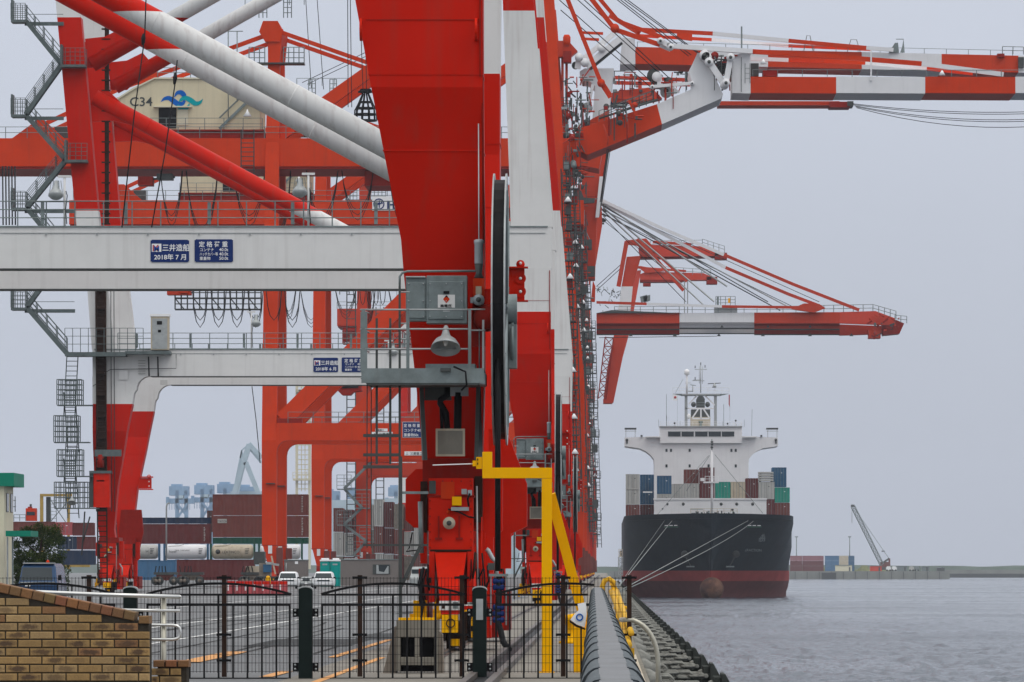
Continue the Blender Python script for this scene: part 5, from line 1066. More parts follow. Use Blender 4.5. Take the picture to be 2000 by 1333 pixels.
# first orange crane: kinked boom, raised inner part, level outer part
Y = YD + 5.2
bm = MB(); W8 = 7.2
def girders(mb, pts, m, Y, Wd=8.6, tk=1.2):
    mb.pp(pts, Y, Wd, m)
girders(bm, [(1136, 250), (1132, 268), (1134, 296), (1147, 303), (1293, 243), (1283, 204), (1150, 246)], 'orange', Y)
girders(bm, [(1283, 204), (1348, 176), (1352, 160), (1345, 140), (1353, 124), (1362, 104), (1382, 103), (1389, 120), (1396, 150), (1412, 184), (1408, 193), (1293, 243)], 'far_white', Y)
bm.build('inner_boom', D0)
bm = MB()
girders(bm, [(1430, 182), (1430, 128), (1436, 108), (1452, 103), (1466, 104), (1466, 183)], 'far_white', Y)
for a, b, m in ((1466.2, 1633, 'orange'), (1633.2, 1807, 'far_white'), (1807.2, 1983, 'orange'), (1983.2, 2160, 'far_white')): girders(bm, [(a, 150), (b, 151), (b, 183), (a, 182)], m, Y)
bm.build('outer_boom', D0)
mb = MB(); mb.rail(P(1470, 150, Y), P(2150, 151, Y), .7, 'galv', 2.6, .035, 1); mb.rail(P(1170, 238, Y), P(1275, 200, Y), 1.1, 'galv', .9, .04, 2); mb.rail(P(1448, 180, Y - .1), P(1448, 114, Y - .1), .1, 'galv', 1, .04, 1)
mb.pbox(1466, 124, 1482, 148, Y + 1, 3, 'galv_dark'); mb.pbox(1490, 138, 1518, 149, Y + 1, 3, 'deep_red'); mb.pbox(1700, 95, 1703, 158, Y - .2, .3, 'far_white'); mb.pbox(1447, 52, 1450, 105, Y + 2, .2, 'galv'); mb.lathe(P(1491, 116, Y - .5), (0, 0, -1), [(.06, 0), (.35, .5)], 'cloth_white', 12); mb.lathe(P(1840, 138, Y - .5), (0, 0, -1), [(.06, 0), (.35, .5)], 'cloth_white', 12); mb.ladder(P(1460, 163, Y - .1), P(1460, 124, Y - .1), .5, 'galv', .5, .03)
mb.build('boom_fittings', D0)
# hinge links and pins
mb = MB()
def link(a, b, w, m='far_white', pin=True, Yk=Y, t=.6):
    mb.bar(P(*a, Yk), P(*b, Yk), w * Yk / F, t, m)
    if pin:
        for c in (a, b): mb.lathe(P(*c, Yk - t * .8), (0, 1, 0), [(w * .72 * Yk / F, 0), (w * .72 * Yk / F, t * 1.3)], m, 16); mb.lathe(P(*c, Yk - t * 1.0), (0, 1, 0), [(w * .3 * Yk / F, 0), (w * .3 * Yk / F, .2)], 'galv_dark', 10)
link((1385, 121), (1415, 166), 12, Yk=Y - .8); link((1427, 112), (1418, 162), 11, Yk=Y - 1.6); link((1274, 170), (1352, 163), 6); link((1303, 90), (1470, 101), 9, pin=False, Yk=Y - .4)
link((1290, 80), (1310, 92), 9, Yk=Y - .4); link((1376, 108), (1380, 112), 14, Yk=Y - .5); mb.pbox(1400, 122, 1426, 142, Y + 1, 2, 'galv_dark'); mb.lathe(P(1277, 148, Y + 1), (0, 1, 0), [(.7, 0), (.7, .5)], 'galv_dark', 20); mb.lathe(P(1283, 150, Y + .4), (0, 1, 0), [(.5, 0), (.5, .5)], 'far_white', 20)
mb.lathe(P(1301, 180, Y + .4), (0, 1, 0), [(.6, 0), (.6, .5)], 'galv_light', 20); mb.lathe(P(1301, 178, Y + .2), (0, 1, 0), [(.25, 0), (.25, .4)], 'black', 12); mb.pp([(1290, 176), (1310, 165), (1328, 180), (1300, 190)], Y + 1, .5, 'far_white'); mb.pp([(1282, 146), (1292, 152), (1296, 172), (1284, 170)], Y + .5, .5, 'far_white')
mb.build('hinge_links', D0)
mb = MB()    # forestay bars of the first crane
def stay(segs, w, Yk, off=0, m2=None):
    for (a, b, m) in segs: mb.bar(P(*a, Yk), P(*b, Yk), w * Yk / F, .35, m)
o_, w_ = 'orange', 'far_white'
stay([((1141, -20), (1201, 58), o_), ((1201, 58), (1289, 88), o_), ((1289, 88), (1310, 97), w_), ((1466, 101), (1635, 111), o_), ((1635, 111), (1640, 112), o_), ((1640, 112), (1800, 125), o_), ((1800, 125), (1960, 146), w_)], 9, Y + .2)
stay([((1156, -20), (1208, 42), o_), ((1208, 42), (1290, 72), o_), ((1466, 115), (1540, 118), w_), ((1540, 118), (1690, 123), o_), ((1690, 123), (1810, 134), w_), ((1810, 134), (1900, 144), o_)], 7.5, Y + 5.5)
stay([((1101, -20), (1174, 163), o_), ((1174, 163), (1192, 191), o_)], 8, Y + .4); mb.build('forestay', D0); mb = MB(); stay([((1176, 160), (1193, 186), o_)], 6, Y + 5)
mb.lathe(P(1201, 55, Y - .4), (0, 1, 0), [(.45, 0), (.45, .8)], o_, 14); mb.lathe(P(1174, 162, Y - .4), (0, 1, 0), [(.4, 0), (.4, .8)], o_, 14); mb.build('forestay', D0)
mb = MB()    # wire ropes
for a, b in (((1180, -20), (1345, 110)), ((1186, -20), (1350, 108)), ((1205, -10), (1362, 104)), ((1212, -10), (1368, 106)), ((1092, 0), (1300, 185)), ((1117, -10), (1295, 150)), ((1130, -10), (1306, 152)), ((1095, 20), (1270, 170))): mb.tube(P(*a, Y + 1), P(*b, Y + 1), .05, 'rope', 5)
for k in range(5):
    x0 = 1665 + k * 2; y0 = 203 + k * 2; dp = 22 + 8 * (k // 2) + k * 2
    mb.path([P(x0 + (2260 - x0) * u, y0 + 4 * dp * u * (1 - u) * .9 + (-6) * u, Y + 2) for u in [q / 14 for q in range(15)]], .035, 'rope', 5)
for k in range(3): mb.tube(P(1186 + k * 3, 292, Y + 2), P(1172 + k * 2, 395, Y + 60), .04, 'rope', 4)
mb.build('wire_rope', D0)
# lower edge walkway of the second crane seen under the first crane's boom, ending in a trolley
mb = MB(); Yk = YE + 5; mb.pbox(1402, 198, 1640, 206, Yk, 5, 'hazy_red'); mb.pbox(1620, 199, 1660, 210, Yk - .3, 4, 'deep_red'); mb.pbox(1655, 198, 1667, 207, Yk - .6, 4, 'galv_dark'); mb.build('boom_trolley', E0)
# second crane's kinked boom, standing steeper
Y2 = YE + 5.2; mb = MB()
girders(mb, [(1132, 140), (1142, 134), (1199, 134), (1190, 216), (1157, 232), (1162, 168), (1150, 158), (1136, 156)], 'far_white', Y2)
girders(mb, [(1120, 320), (1127, 252), (1157, 232), (1190, 216), (1170, 330)], 'orange2', Y2); mb.build('inner_boom', E0)
mb = MB(); girders(mb, [(1211, 126), (1215, 74), (1240, 76), (1241, 126)], 'far_white', Y2)
for a, b, m in ((1241.2, 1370, 'orange2'), (1370.2, 1500, 'far_white'), (1500.2, 1683, 'orange2'), (1683.2, 1839, 'far_white'), (1839.2, 1989, 'orange2'), (1989.2, 2160, 'far_white')):
    f1 = lambda x: 92 + (x - 1241) * .023; girders(mb, [(a, f1(a)), (b, f1(b)), (b, f1(b) + 33), (a, f1(a) + 33)], m, Y2)
mb.build('outer_boom', E0)
mb = MB(); e = lambda x: 92 + (x - 1241) * .023
mb.rail(P(1245, e(1245), Y2), P(2150, e(2150), Y2), .6, 'galv', 2.6, .035, 1)
def arm(a, b, c, d): mb.path([P(a, e(a), Y2), P(b, e(b) - d, Y2), P(c - (b - a), e(c) - d, Y2), P(c, e(c), Y2)], .05, 'galv', 5)
arm(1570, 1576, 1588, 30); arm(1655, 1662, 1680, 24); mb.pp([(1736, 103), (1748, 84), (1754, 84), (1756, 103)], Y2 - .2, .4, 'galv'); mb.pp([(1758, 103), (1762, 92), (1765, 76), (1767, 103)], Y2 + 3, .3, 'galv'); mb.tube(P(1750, 77, Y2), P(1765, 77, Y2), .05, 'galv', 5)
mb.pbox(1948, 105, 1962, 112, Y2 - .5, 1, 'deep_red'); mb.rail(P(1958, 106, Y2), P(1999, 107, Y2), .9, 'galv', 1., .05, 2); mb.pbox(1989, 112, 2000, 132, Y2 - .5, 2, 'galv_dark'); mb.build('boom_fittings', E0)
mb = MB()
stay([((1244, 58), (1392, 66), o_), ((1392, 66), (1540, 80), w_), ((1540, 80), (1692, 94), o_), ((1692, 94), (1745, 98), w_)], 7.5, Y2 - .6)
stay([((1244, 70), (1390, 78), o_), ((1390, 78), (1540, 90), w_), ((1540, 90), (1700, 97), o_)], 6, Y2 + 6); mb.build('forestay', E0); mb = MB(); stay([((1135, 64), (1178, 66), o_), ((1135, 76), (1170, 78), o_)], 5, Y2); stay([((1190, 30), (1250, 66), o_)], 9, Y2)
mb.build('forestay', E0)
mb = MB(); mb.bar(P(1137, 118, Y2 - 1), P(1206, 60, Y2 - 1), .6, .5, w_); mb.bar(P(1145, 130, Y2 - 2), P(1214, 74, Y2 - 2), .75, .5, w_); mb.bar(P(1152, 136, Y2 - 1.5), P(1215, 84, Y2 - 1.5), .35, .4, 'galv_dark'); mb.bar(P(1131, 112, Y2 - 2), P(1128, 135, Y2 - 2), .7, .5, w_)
for a, b in ((1131, 112), (1142, 122), (1175, 94)): mb.lathe(P(a, b, Y2 - 2.6), (0, 1, 0), [(.5, 0), (.5, 1)], w_, 16)
mb.bar(P(1158, 165, Y2 - 2), P(1145, 228, Y2 - 2), .35, .3, w_); mb.lathe(P(1147, 211, Y2 - 2), (0, 1, 0), [(.65, 0), (.65, .5)], 'galv_light', 18); mb.lathe(P(1124, 128, Y2 - 2), (0, 1, 0), [(.45, 0), (.45, .5)], 'galv_dark', 14); mb.build('hinge_links', E0)
mb = MB(); rnd = random.Random(2)   # tangle of gear round the boom foot
gear(mb, 1096, 1152, 150, 275, Y2 - 3, rnd, 95)
for k in range(20):
    a = rnd.uniform(1098, 1150); b = rnd.uniform(150, 270); mb.bar(P(a, b, Y2 - 3), P(a + rnd.uniform(-14, 14), b + rnd.uniform(-22, 22), Y2 - 2), rnd.uniform(.08, .2), .15, rnd.choice(('galv_dark', 'galv_dark', 'deep_red', 'galv')))
for k in range(9): a = rnd.uniform(1100, 1145); b = rnd.uniform(180, 265); mb.box(PX(a, Y2), PX(a + rnd.uniform(4, 10), Y2), Y2 - 3, Y2 - 2, PZ(b + rnd.uniform(5, 10), Y2), PZ(b, Y2), rnd.choice(('galv_dark', 'deep_red', 'galv')))
mb.pbox(1100, 100, 1116, 122, Y2 - 3, 2, 'deep_red'); mb.lathe(P(1107, 70, Y2 - 2), (0, 0, -1), [(.3, -.1), (.45, .2), (.45, .8), (.3, 1.2)], 'orange', 14); mb.pp([(1085, 80), (1110, 80), (1128, 100), (1116, 110), (1085, 112)], Y2 - 2, 2, 'hazy_red')
for x in (1087, 1096, 1104): mb.pbox(x, 112, x + 5, 260, Y2 - 1, 1, 'hazy_red')
mb.pbox(1076, 209, 1108, 214, Y2 - 3.2, 1.5, 'galv_light'); mb.rail(P(1076, 209, Y2 - 3.2), P(1114, 209, Y2 - 3.2), 1.1, 'galv_dark', .7, .04, 3); mb.build('boom_foot_gear', E0)
mb = MB(); Yk = YF_ + 4   # part of the faded crane's raised arm seen through the gap
mb.pp([(1188, 184), (1212, 177), (1272, 171), (1293, 192), (1268, 198), (1196, 201)], Yk, 4, 'hazy_red'); mb.pp([(1192, 198), (1226, 201), (1222, 208), (1192, 207)], Yk + .5, 3, 'box_navy'); mb.pp([(1196, 192), (1262, 186), (1290, 192), (1262, 197)], Yk - .2, .2, 'orange2')
for a_, b_, c_, d_ in ((1200, 152, 1385, 158), (1200, 162, 1385, 167), (1300, 153, 1300, 170), (1250, 155, 1250, 175)): mb.bar(P(a_, b_, Yk + 5), P(c_, d_, Yk + 5), .5, .3, 'hazy_red')
rnd = random.Random(16); gear(mb, 1196, 1250, 138, 182, Yk, rnd, 34); gear(mb, 1310, 1350, 128, 160, Yk, rnd, 20); mb.build('raised_arm', F0)
mb = MB(); rnd = random.Random(17); Yk = YD + 6; gear(mb, 1392, 1428, 108, 150, Yk, rnd, 40); gear(mb, 1266, 1318, 150, 186, Yk, rnd, 22)
for k in range(9): mb.path([P(1388 + k * 3, 124 + (k % 3) * 6, Yk - 1), P(1402 + k * 2, 116 + (k % 4) * 5, Yk - 1), P(1428, 118 + k * 3, Yk - 1)], .07, 'rope', 5)
mb.pp([(1322, 66), (1352, 66), (1352, 80), (1322, 76)], Yk + 8, .5, 'orange'); mb.build('hinge_machinery', D0)
mb = MB(); Yk = YD + 4.6; gear(mb, 1178, 1250, 200, 246, Yk - .5, random.Random(19), 26); mb.rail(P(1180, 236, Yk), P(1276, 202, Yk), 1.3, 'galv_dark', .8, .05, 3); mb.tube(P(1170, 232, Yk), P(1285, 195, Yk), .12, 'galv_dark', 5); mb.bar(P(1228, 196, Yk), P(1246, 232, Yk), .25, .2, 'orange'); mb.bar(P(1206, 186, Yk), P(1198, 214, Yk), .2, .2, 'galv_dark'); mb.path([P(1178, 243, Yk - .6), P(1188, 272, Yk - .6), P(1186, 284, Yk - .6)], .08, 'hazy_red', 5); mb.build('boom_walkway', D0)
mb = MB(); Yk = YD + 4; mb.pbox(1084, 262, 1131, 304, Yk, 1.2, 'hazy_red'); mb.pbox(1086, 296, 1134, 312, Yk + 1.2, 6, 'deep_red'); rnd = random.Random(4); gear(mb, 1104, 1134, 240, 360, Yk - 1.5, rnd, 60)
for k in range(8): a = rnd.uniform(1108, 1128); b = rnd.uniform(250, 350); mb.bar(P(a, b, Yk - 1), P(a + rnd.uniform(-8, 8), b + rnd.uniform(-16, 16), Yk - .5), rnd.uniform(.08, .3), .15, rnd.choice(('galv_dark', 'galv_dark', 'galv')))
mb.pbox(1121, 300, 1135, 345, Yk - .5, 1, 'galv_dark'); mb.build('boom_foot_gear', D0)
# faded crane: boom folded up behind the tower, a red slab with a white foot
mb = MB(); Yk = YF_ + 5; mb.pp([(1142, 300), (1186, 290), (1178, 340), (1166, 420), (1162, 545), (1128, 545), (1130, 420)], Yk, 6, 'hazy_red'); mb.pp([(1178, 345), (1170, 425), (1163, 425), (1171, 345)], Yk - .6, .5, 'far_white'); mb.pp([(1187, 288), (1190, 290), (1171, 420), (1168, 418)], Yk + .5, 5, 'galv_dark'); mb.build('raised_boom', F0)
mb = MB(); rnd = random.Random(9); gear(mb, 1112, 1146, 330, 600, Yk - 3, rnd, 120)
for k in range(8): b = rnd.uniform(330, 560); a = 1118 + (b - 330) * .03 + rnd.uniform(-6, 16); mb.bar(P(a, b, Yk - 2), P(a + rnd.uniform(-8, 8), b + rnd.uniform(-18, 18), Yk - 1.5), rnd.uniform(.1, .3), .15, rnd.choice(('galv_dark', 'galv_dark', 'galv')))
mb.pp([(1120, 366), (1135, 372), (1140, 386), (1162, 388), (1161, 396), (1134, 398), (1120, 396)], Yk - 3, 1.5, 'galv_dark'); mb.pbox(1140, 468, 1156, 488, Yk - 3, 1.5, 'galv_dark'); mb.pbox(1148, 520, 1162, 540, Yk - 3, 1.5, 'galv_dark'); mb.build('boom_fittings', F0)
# level boom over the ship
Yg = YG + 5; mb = MB()
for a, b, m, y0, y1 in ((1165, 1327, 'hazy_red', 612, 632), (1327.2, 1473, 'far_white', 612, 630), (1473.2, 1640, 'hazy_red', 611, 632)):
    mb.pp([(a, y0), (b, y0 - 1), (b, y1), (a, y1)], Yg, 1.3, m); mb.pp([(a, y0 + 2), (b, y0 + 1), (b, y1 + 2), (a, y1 + 2)], Yg + 6.5, 1.3, m); m2_ = 'deep_red' if m == 'hazy_red' else 'far_white'; mb.pp([(a, y1 + .1), (b, y1 + .1), (b, y1 + 5), (a, y1 + 5)], Yg + 1.5, .4, m2_); mb.pp([(a, y1 + 5), (b, y1 + 5), (b, y1 + 12), (a, y1 + 12)], Yg + 1.4, .5, m); mb.pp([(a, y1 + 12.1), (b, y1 + 12.1), (b, y1 + 13.4), (a, y1 + 13.4)], Yg + 2, .3, 'galv_dark'); mb.pp([(a, y1 + 13.5), (b, y1 + 13.5), (b, y1 + 21), (a, y1 + 21)], Yg + 3, .6, m2_); mb.pp([(a, y1 + 10.5), (b, y1 + 10.5), (b, y1 + 12), (a, y1 + 12)], Yg + .8, .5, 'galv_dark'); mb.pp([(a, y1 + 21), (b, y1 + 21), (b, y1 + 23), (a, y1 + 23)], Yg + 2, .5, 'galv_dark')  # lower strips in darker tones, soffit shade put into the colour
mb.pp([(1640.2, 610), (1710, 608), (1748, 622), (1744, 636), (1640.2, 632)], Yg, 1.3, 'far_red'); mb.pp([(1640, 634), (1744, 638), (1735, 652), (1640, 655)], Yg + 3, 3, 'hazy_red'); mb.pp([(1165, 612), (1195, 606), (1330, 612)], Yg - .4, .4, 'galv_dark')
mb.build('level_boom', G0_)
mb = MB(); mb.pp([(1722, 618), (1752, 626), (1766, 632), (1757, 652), (1725, 655)], Yg + .6, 5, 'deep_red'); mb.pbox(1697, 645, 1720, 661, Yg, 4, 'hazy_red'); rnd = random.Random(8)
for k in range(26): a = rnd.uniform(1700, 1760); b = rnd.uniform(618, 656); mb.bar(P(a, b, Yg - .8), P(a + rnd.uniform(-12, 12), b + rnd.uniform(-8, 8), Yg - .6), rnd.uniform(.15, .4), .2, rnd.choice(('deep_red', 'hazy_red', 'galv_dark')))
mb.rail(P(1590, 611, Yg), P(1705, 609, Yg), 1.2, 'galv', 1.6, .06, 2); mb.rail(P(1705, 609, Yg), P(1750, 622, Yg), 1.2, 'galv', 1., .06, 2); mb.rail(P(1748, 630, Yg), P(1771, 632, Yg), 1.2, 'galv', .8, .06, 2); mb.rail(P(1200, 612, Yg), P(1580, 611, Yg), 1.1, 'galv', 2.2, .05, 2)
for a in (1232, 1318, 1404, 1490, 1582, 1663): mb.pp([(a - 4, 657), (a + 4, 657), (a, 651)], Yg + 1, .4, 'galv_dark')
for a in (1410, 1500, 1582): mb.pp([(a - 3, 640), (a + 3, 640), (a, 635)], Yg + .2, .3, 'galv_dark')
mb.pp([(1570, 593), (1600, 594), (1612, 602), (1590, 611), (1545, 604)], Yg - 1, 1.5, 'hazy_red'); mb.pbox(1395, 600, 1440, 611, Yg, 2, 'galv_light'); mb.pbox(1400, 580, 1404, 602, Yg, .3, 'galv'); mb.rail(P(1398, 598, Yg), P(1436, 598, Yg), 1.6, 'galv', .8, .05, 3); mb.pbox(1422, 583, 1426, 592, Yg - .1, .3, 'yellow')
for a in (1256, 1262): mb.pp([(a - 6, 580), (a + 8, 576), (a + 8, 588), (a - 4, 592)], Yg, .1, 'galv')
mb.build('boom_fittings', G0_)
mb = MB()
stay([((1165, 591), (1263, 594), 'hazy_red'), ((1263, 594), (1410, 599), w_), ((1410, 599), (1570, 601), 'hazy_red')], 5, Yg - .5)
stay([((1176, 392), (1290, 445), w_), ((1290, 445), (1414, 498), w_), ((1414, 498), (1550, 556), 'hazy_red'), ((1550, 556), (1678, 606), 'hazy_red')], 6, Yg)
stay([((1176, 396), (1300, 460), w_), ((1300, 460), (1417, 523), w_), ((1417, 523), (1540, 575), 'hazy_red'), ((1540, 575), (1598, 597), 'hazy_red')], 6, Yg + .5)
mb.build('forestay', G0_)
mb = MB()
for a, b, r in (((1176, 402), (1500, 590), .08), ((1178, 410), (1540, 600), .1), ((1178, 418), (1524, 607), .09), ((1180, 425), (1340, 590), .06), ((1176, 400), (1600, 590), .05), ((1180, 432), (1290, 520), .05), ((1176, 398), (1420, 560), .14), ((1178, 406), (1395, 590), .14), ((1176, 410), (1378, 600), .12), ((1180, 420), (1560, 605), .05)): mb.tube(P(*a, Yg + 1), P(*b, Yg + 1), r, 'galv_light' if r > .09 else 'rope', 4)
for k in range(14): mb.box(*[v for v in (PX(1170 + (k % 3) * 4, Yg), PX(1176 + (k % 3) * 4, Yg), Yg - 1, Yg, PZ(400 + k * 3, Yg), PZ(397 + k * 3, Yg))], 'galv_dark')
mb.pbox(1170, 428, 1182, 434, Yg - 1, 1, 'galv_dark'); mb.tube(P(1170, 660, Yg + 2), P(1400, 657, Yg + 2), .05, 'rope', 4); mb.build('wire_rope', G0_)
mb = MB(); mb.pp([(1165, 380), (1174, 384), (1176, 440), (1163, 520), (1150, 560), (1150, 500)], YG + 2, 2, 'hazy_red'); mb.pp([(1158, 548), (1163, 560), (1162, 590), (1154, 590)], YG - .5, 1, 'orange'); mb.build('mast', G0_)
# raised folded booms further off
for cr, Yk, pts, nm in ((H0, YH + 5, (1233, 500, 1190, 788), 1), (I0, 1115., (0, 0, 0, 0), 2)):
    mb = MB()
    if nm == 1:
        mb.pp([(1224, 502), (1252, 500), (1236, 560), (1214, 560)], Yk, 5, 'hazy_red'); mb.pp([(1214, 560), (1236, 560), (1228, 640), (1202, 640)], Yk, 5, 'far_white'); mb.pp([(1202, 640), (1228, 640), (1198, 786), (1178, 786), (1186, 720)], Yk, 5, 'hazy_red')
        mb.truss(P(1190, 660, Yk - 1), P(1176, 780, Yk - 1), 1.5, 1, 'deep_red', 7, .1); mb.pbox(1178, 780, 1196, 788, Yk - 1, 6, 'hazy_red')
        mb.bar(P(1224, 472, Yk), P(1208, 560, Yk), .8, .8, 'hazy_red'); mb.build('raised_boom', cr)
        mb = MB(); mb.pp([(1247, 484), (1260, 478), (1380, 482), (1410, 496), (1400, 500), (1250, 502)], Yk, 5, 'far_red'); mb.pp([(1250, 500), (1400, 500), (1400, 503), (1250, 506)], Yk + 1, 4, 'deep_red'); mb.pp([(1222, 470), (1262, 466), (1282, 490), (1262, 492), (1244, 480), (1224, 478)], Yk - .5, 1, 'hazy_red'); mb.pbox(1396, 494, 1420, 507, Yk, 4, 'deep_red'); mb.bar(P(1275, 473, Yk), P(1350, 478, Yk), .5, .5, 'hazy_red'); mb.rail(P(1270, 484, Yk), P(1372, 482, Yk), 1.2, 'galv', 1.8, .05, 2); mb.rail(P(1372, 480, Yk), P(1415, 494, Yk), 1.2, 'galv', 1.2, .05, 2); mb.build('folded_boom_tip', cr)
        mb = MB(); mb.bar(P(1246, 466, Yk - 1), P(1335, 568, Yk - 1), .6, .4, 'hazy_red'); mb.bar(P(1288, 500, Yk - 1), P(1342, 550, Yk - 1), .6, .4, 'hazy_red'); mb.pbox(1336, 550, 1338, 612, Yk, .3, 'galv_light'); mb.pbox(1342, 550, 1344, 612, Yk, .3, 'galv_light')
        for a, b in (((1165, 560), (1215, 515)), ((1168, 565), (1215, 522))): mb.tube(P(*a, Yk), P(*b, Yk), .06, 'rope', 4)
        mb.build('tie_bar', cr)
    else:
        mb.pp([(1238, 530), (1252, 528), (1232, 640), (1212, 640)], Yk, 5, 'far_red'); mb.pp([(1212, 640), (1232, 640), (1210, 720), (1190, 720)], Yk, 5, 'hazy_red'); mb.build('raised_boom', cr)
        mb = MB(); mb.pp([(1250, 536), (1262, 531), (1374, 534), (1390, 541), (1388, 547), (1250, 548)], Yk, 5, 'far_red'); mb.pp([(1250, 547), (1340, 547), (1330, 551), (1250, 551)], Yk, 5, 'deep_red'); mb.pp([(1243, 520), (1252, 520), (1300, 530), (1262, 534)], Yk - .5, 1, 'hazy_red'); mb.bar(P(1245, 523, Yk), P(1340, 530, Yk), .4, .5, 'hazy_red'); mb.pbox(1380, 541, 1401, 555, Yk, 4, 'deep_red'); mb.rail(P(1300, 534, Yk), P(1388, 540, Yk), 1.3, 'galv', 2, .06, 2); mb.pbox(1256, 553, 1271, 559, Yk, 3, 'deep_red'); mb.build('folded_boom_tip', cr)
mb = MB(); rnd = random.Random(12)   # rigging nest at the far boom foot
for k in range(40): a = rnd.uniform(1166, 1215); b = 560 + rnd.random() ** 2 * 45 + (a - 1166) * .3; mb.bar(P(a, b, YH), P(a + rnd.uniform(-8, 8), b + rnd.uniform(-9, 9), YH + 1), rnd.uniform(.06, .16), .15, rnd.choice(('galv_dark', 'galv')))
mb.build('boom_foot_gear', H0)
# hanging lattice basket, catwalk truss
Yk = 505.; t = thing('spreader_frame', 'black lattice lifting frame hanging on ropes above the white braces', 'lifting frame', P(714, 200, Yk)); mb = MB()
for k in range(10):
    a = 6.283 * k / 10; p = [(11, 176), (6, 184), (15, 205), (21, 216), (22, 236)]
    mb.path([Vector((PX(714 + r * math.cos(a), Yk), Yk + r * math.sin(a) * Yk / F, PZ(y_, Yk))) for r, y_ in p], .07, 'black', 5)
for r, y_ in ((11, 176), (15, 180), (13, 200), (19, 212), (22, 224), (22, 236)): mb.ring((PX(714, Yk), Yk, PZ(y_, Yk)), (0, 0, 1), r * Yk / F, .14, .14, 'black', 20)
mb.build('lattice', t)
mb = MB()
for a, b in ((683, 680), (688, 687), (706, 709), (716, 716)): mb.tube(P(a - 4, -20, Yk), P(b, 176 if b > 700 else 210, Yk), .035, 'rope', 4)
mb.build('hoist_rope', t)
mb = MB()
for a, b in (((596, -20), (608, 172)), ((618, -20), (632, 175))): mb.tube(P(*a, YE - 2), P(*b, YE - 2), .04, 'rope', 4)
mb.tube(P(590, 162, YE + 20), P(720, 100, YE + 20), .04, 'rope', 4); mb.tube(P(600, 165, YE + 20), P(720, 108, YE + 20), .04, 'rope', 4); mb.build('wire_rope', E0)
mb = MB(); Yk = YD + 2
for x0, x1, y0, y1 in ((342, 510, 570, 606),):
    for y in (572, 583, 594, 605):
        for dy in (0, 2.5): mb.tube(P(x0, y, Yk + dy), P(x1, y, Yk + dy), .09 if y in (583, 605) else .05, 'galv_dark', 4)
    for k in range(15):
        x = x0 + (x1 - x0) * k / 14; mb.tube(P(x, 565, Yk), P(x, 605, Yk), .07, 'galv_dark', 4)
        if k % 3 == 0: mb.bar(P(x, 583, Yk), P(x + 18, 605, Yk), .12, .1, 'galv_dark')
mb.pbox(326, 568, 372, 576, Yk - .5, 2, 'hazy_red'); mb.pbox(352, 566, 366, 572, Yk - 1, 2, 'orange')
for k in range(6):
    x = 376 + k * 36
    for q in range(2): mb.path([P(x + 30 * u, 568 + (58 + 14 * q) * (1 - (2 * u - 1) ** 2) ** .6, Yk - 1 + q) for u in (0, .1, .25, .5, .75, .9, 1)], .05, 'rope', 5)
mb.build('suspended_catwalk', D0)
mb = MB(); Yk = YE + 2
for k in range(5):
    x = 690 + k * 13; mb.path([P(x + 11 * u, 568 + 28 * (1 - (2 * u - 1) ** 2) ** .6, Yk) for u in (0, .1, .25, .5, .75, .9, 1)], .05, 'rope', 5)
mb.pp([(655, 752), (662, 750), (704, 750), (706, 764), (690, 766), (684, 772), (668, 772), (660, 764)], Yk, 3, 'deep_red')
mb.pp([(668, 756), (676, 754), (700, 754), (700, 758), (668, 759)], Yk - .1, .1, 'black'); mb.build('trolley_cab', E0)
# ================================================================ SHIP
YS = 940.; XC = 17.95; HB = 14.65
t = thing('container_ship', 'dark hulled container ship moored bow on with red waterline and white bridge', 'ship', (XC, YS + 5, WZ))
zs = [WZ - 1.0, WZ + .01, -1.6, -.4, .6, 1.4, 3.2, 5.5, 7.8, 9.6, 10.8]
dys = [0, 1.2, 3, 5.5, 8.5, 12, 17, 24, 33, 46, 62, 100, 170]
def hbf(dy, z):
    u = max(0., min(1., (z - WZ) / (10.8 - WZ)))
    rake = 5.0 * (1 - u) ** 1.2; d = dy - rake * max(0, 1 - dy / 30.)
    if d < 0: d = 0
    full = 58 - 36 * u ** .8; k = min(d / full, 1.)
    return .12 + HB * (math.sin(k * math.pi / 2)) ** (1.15 - .45 * u)
def zdk(dy): return 10.75 + .42 * max(0, 1 - dy / 32.)
vs = []; nz_ = len(zs)
def yst(dy, z):
    u = max(0., min(1., (z - WZ) / (10.8 - WZ))); return YS + dy + 5.0 * (1 - u) ** 1.2 * max(0, 1 - dy / 30.)
def zrow(dy, z): return zdk(dy) if z == 10.8 else z
for sg in (-1, 1):
    for dy in dys:
        for z in zs: vs.append((XC + sg * hbf(dy, z), yst(dy, z), zrow(dy, z)))
nd = len(dys); off = nd * nz_
def hull_part(lo, hi, m, name):
    fs = []
    for sgi in (0, 1):
        for i in range(nd - 1):
            for k in range(lo, hi):
                q = [sgi * off + i * nz_ + k, sgi * off + (i + 1) * nz_ + k, sgi * off + (i + 1) * nz_ + k + 1, sgi * off + i * nz_ + k + 1]
                fs.append(q[::-1] if sgi == 0 else q)
    for k in range(lo, hi): fs.append([k, off + k, off + k + 1, k + 1])
    mb = MB(); mb.add(vs, fs, m, True)
    if name == 'hull': mb.add([(XC - HB, YS + 170, z) for z in (WZ, 10.7)] + [(XC + HB, YS + 170, z) for z in (10.7, WZ)], [(0, 1, 2, 3)], m)
    return mb.build(name, t)
hull_part(5, 10, 'hull_black', 'hull'); hull_part(3, 5, 'hull_red', 'boot_topping'); hull_part(0, 3, 'hull_dark_red', 'bottom')
mb = MB(); dk = []
for dy in dys: dk.append((XC - hbf(dy, 10.8) + .1, YS + dy, zdk(dy) - .9))
for dy in dys[::-1]: dk.append((XC + hbf(dy, 10.8) - .1, YS + dy, zdk(dy) - .9))
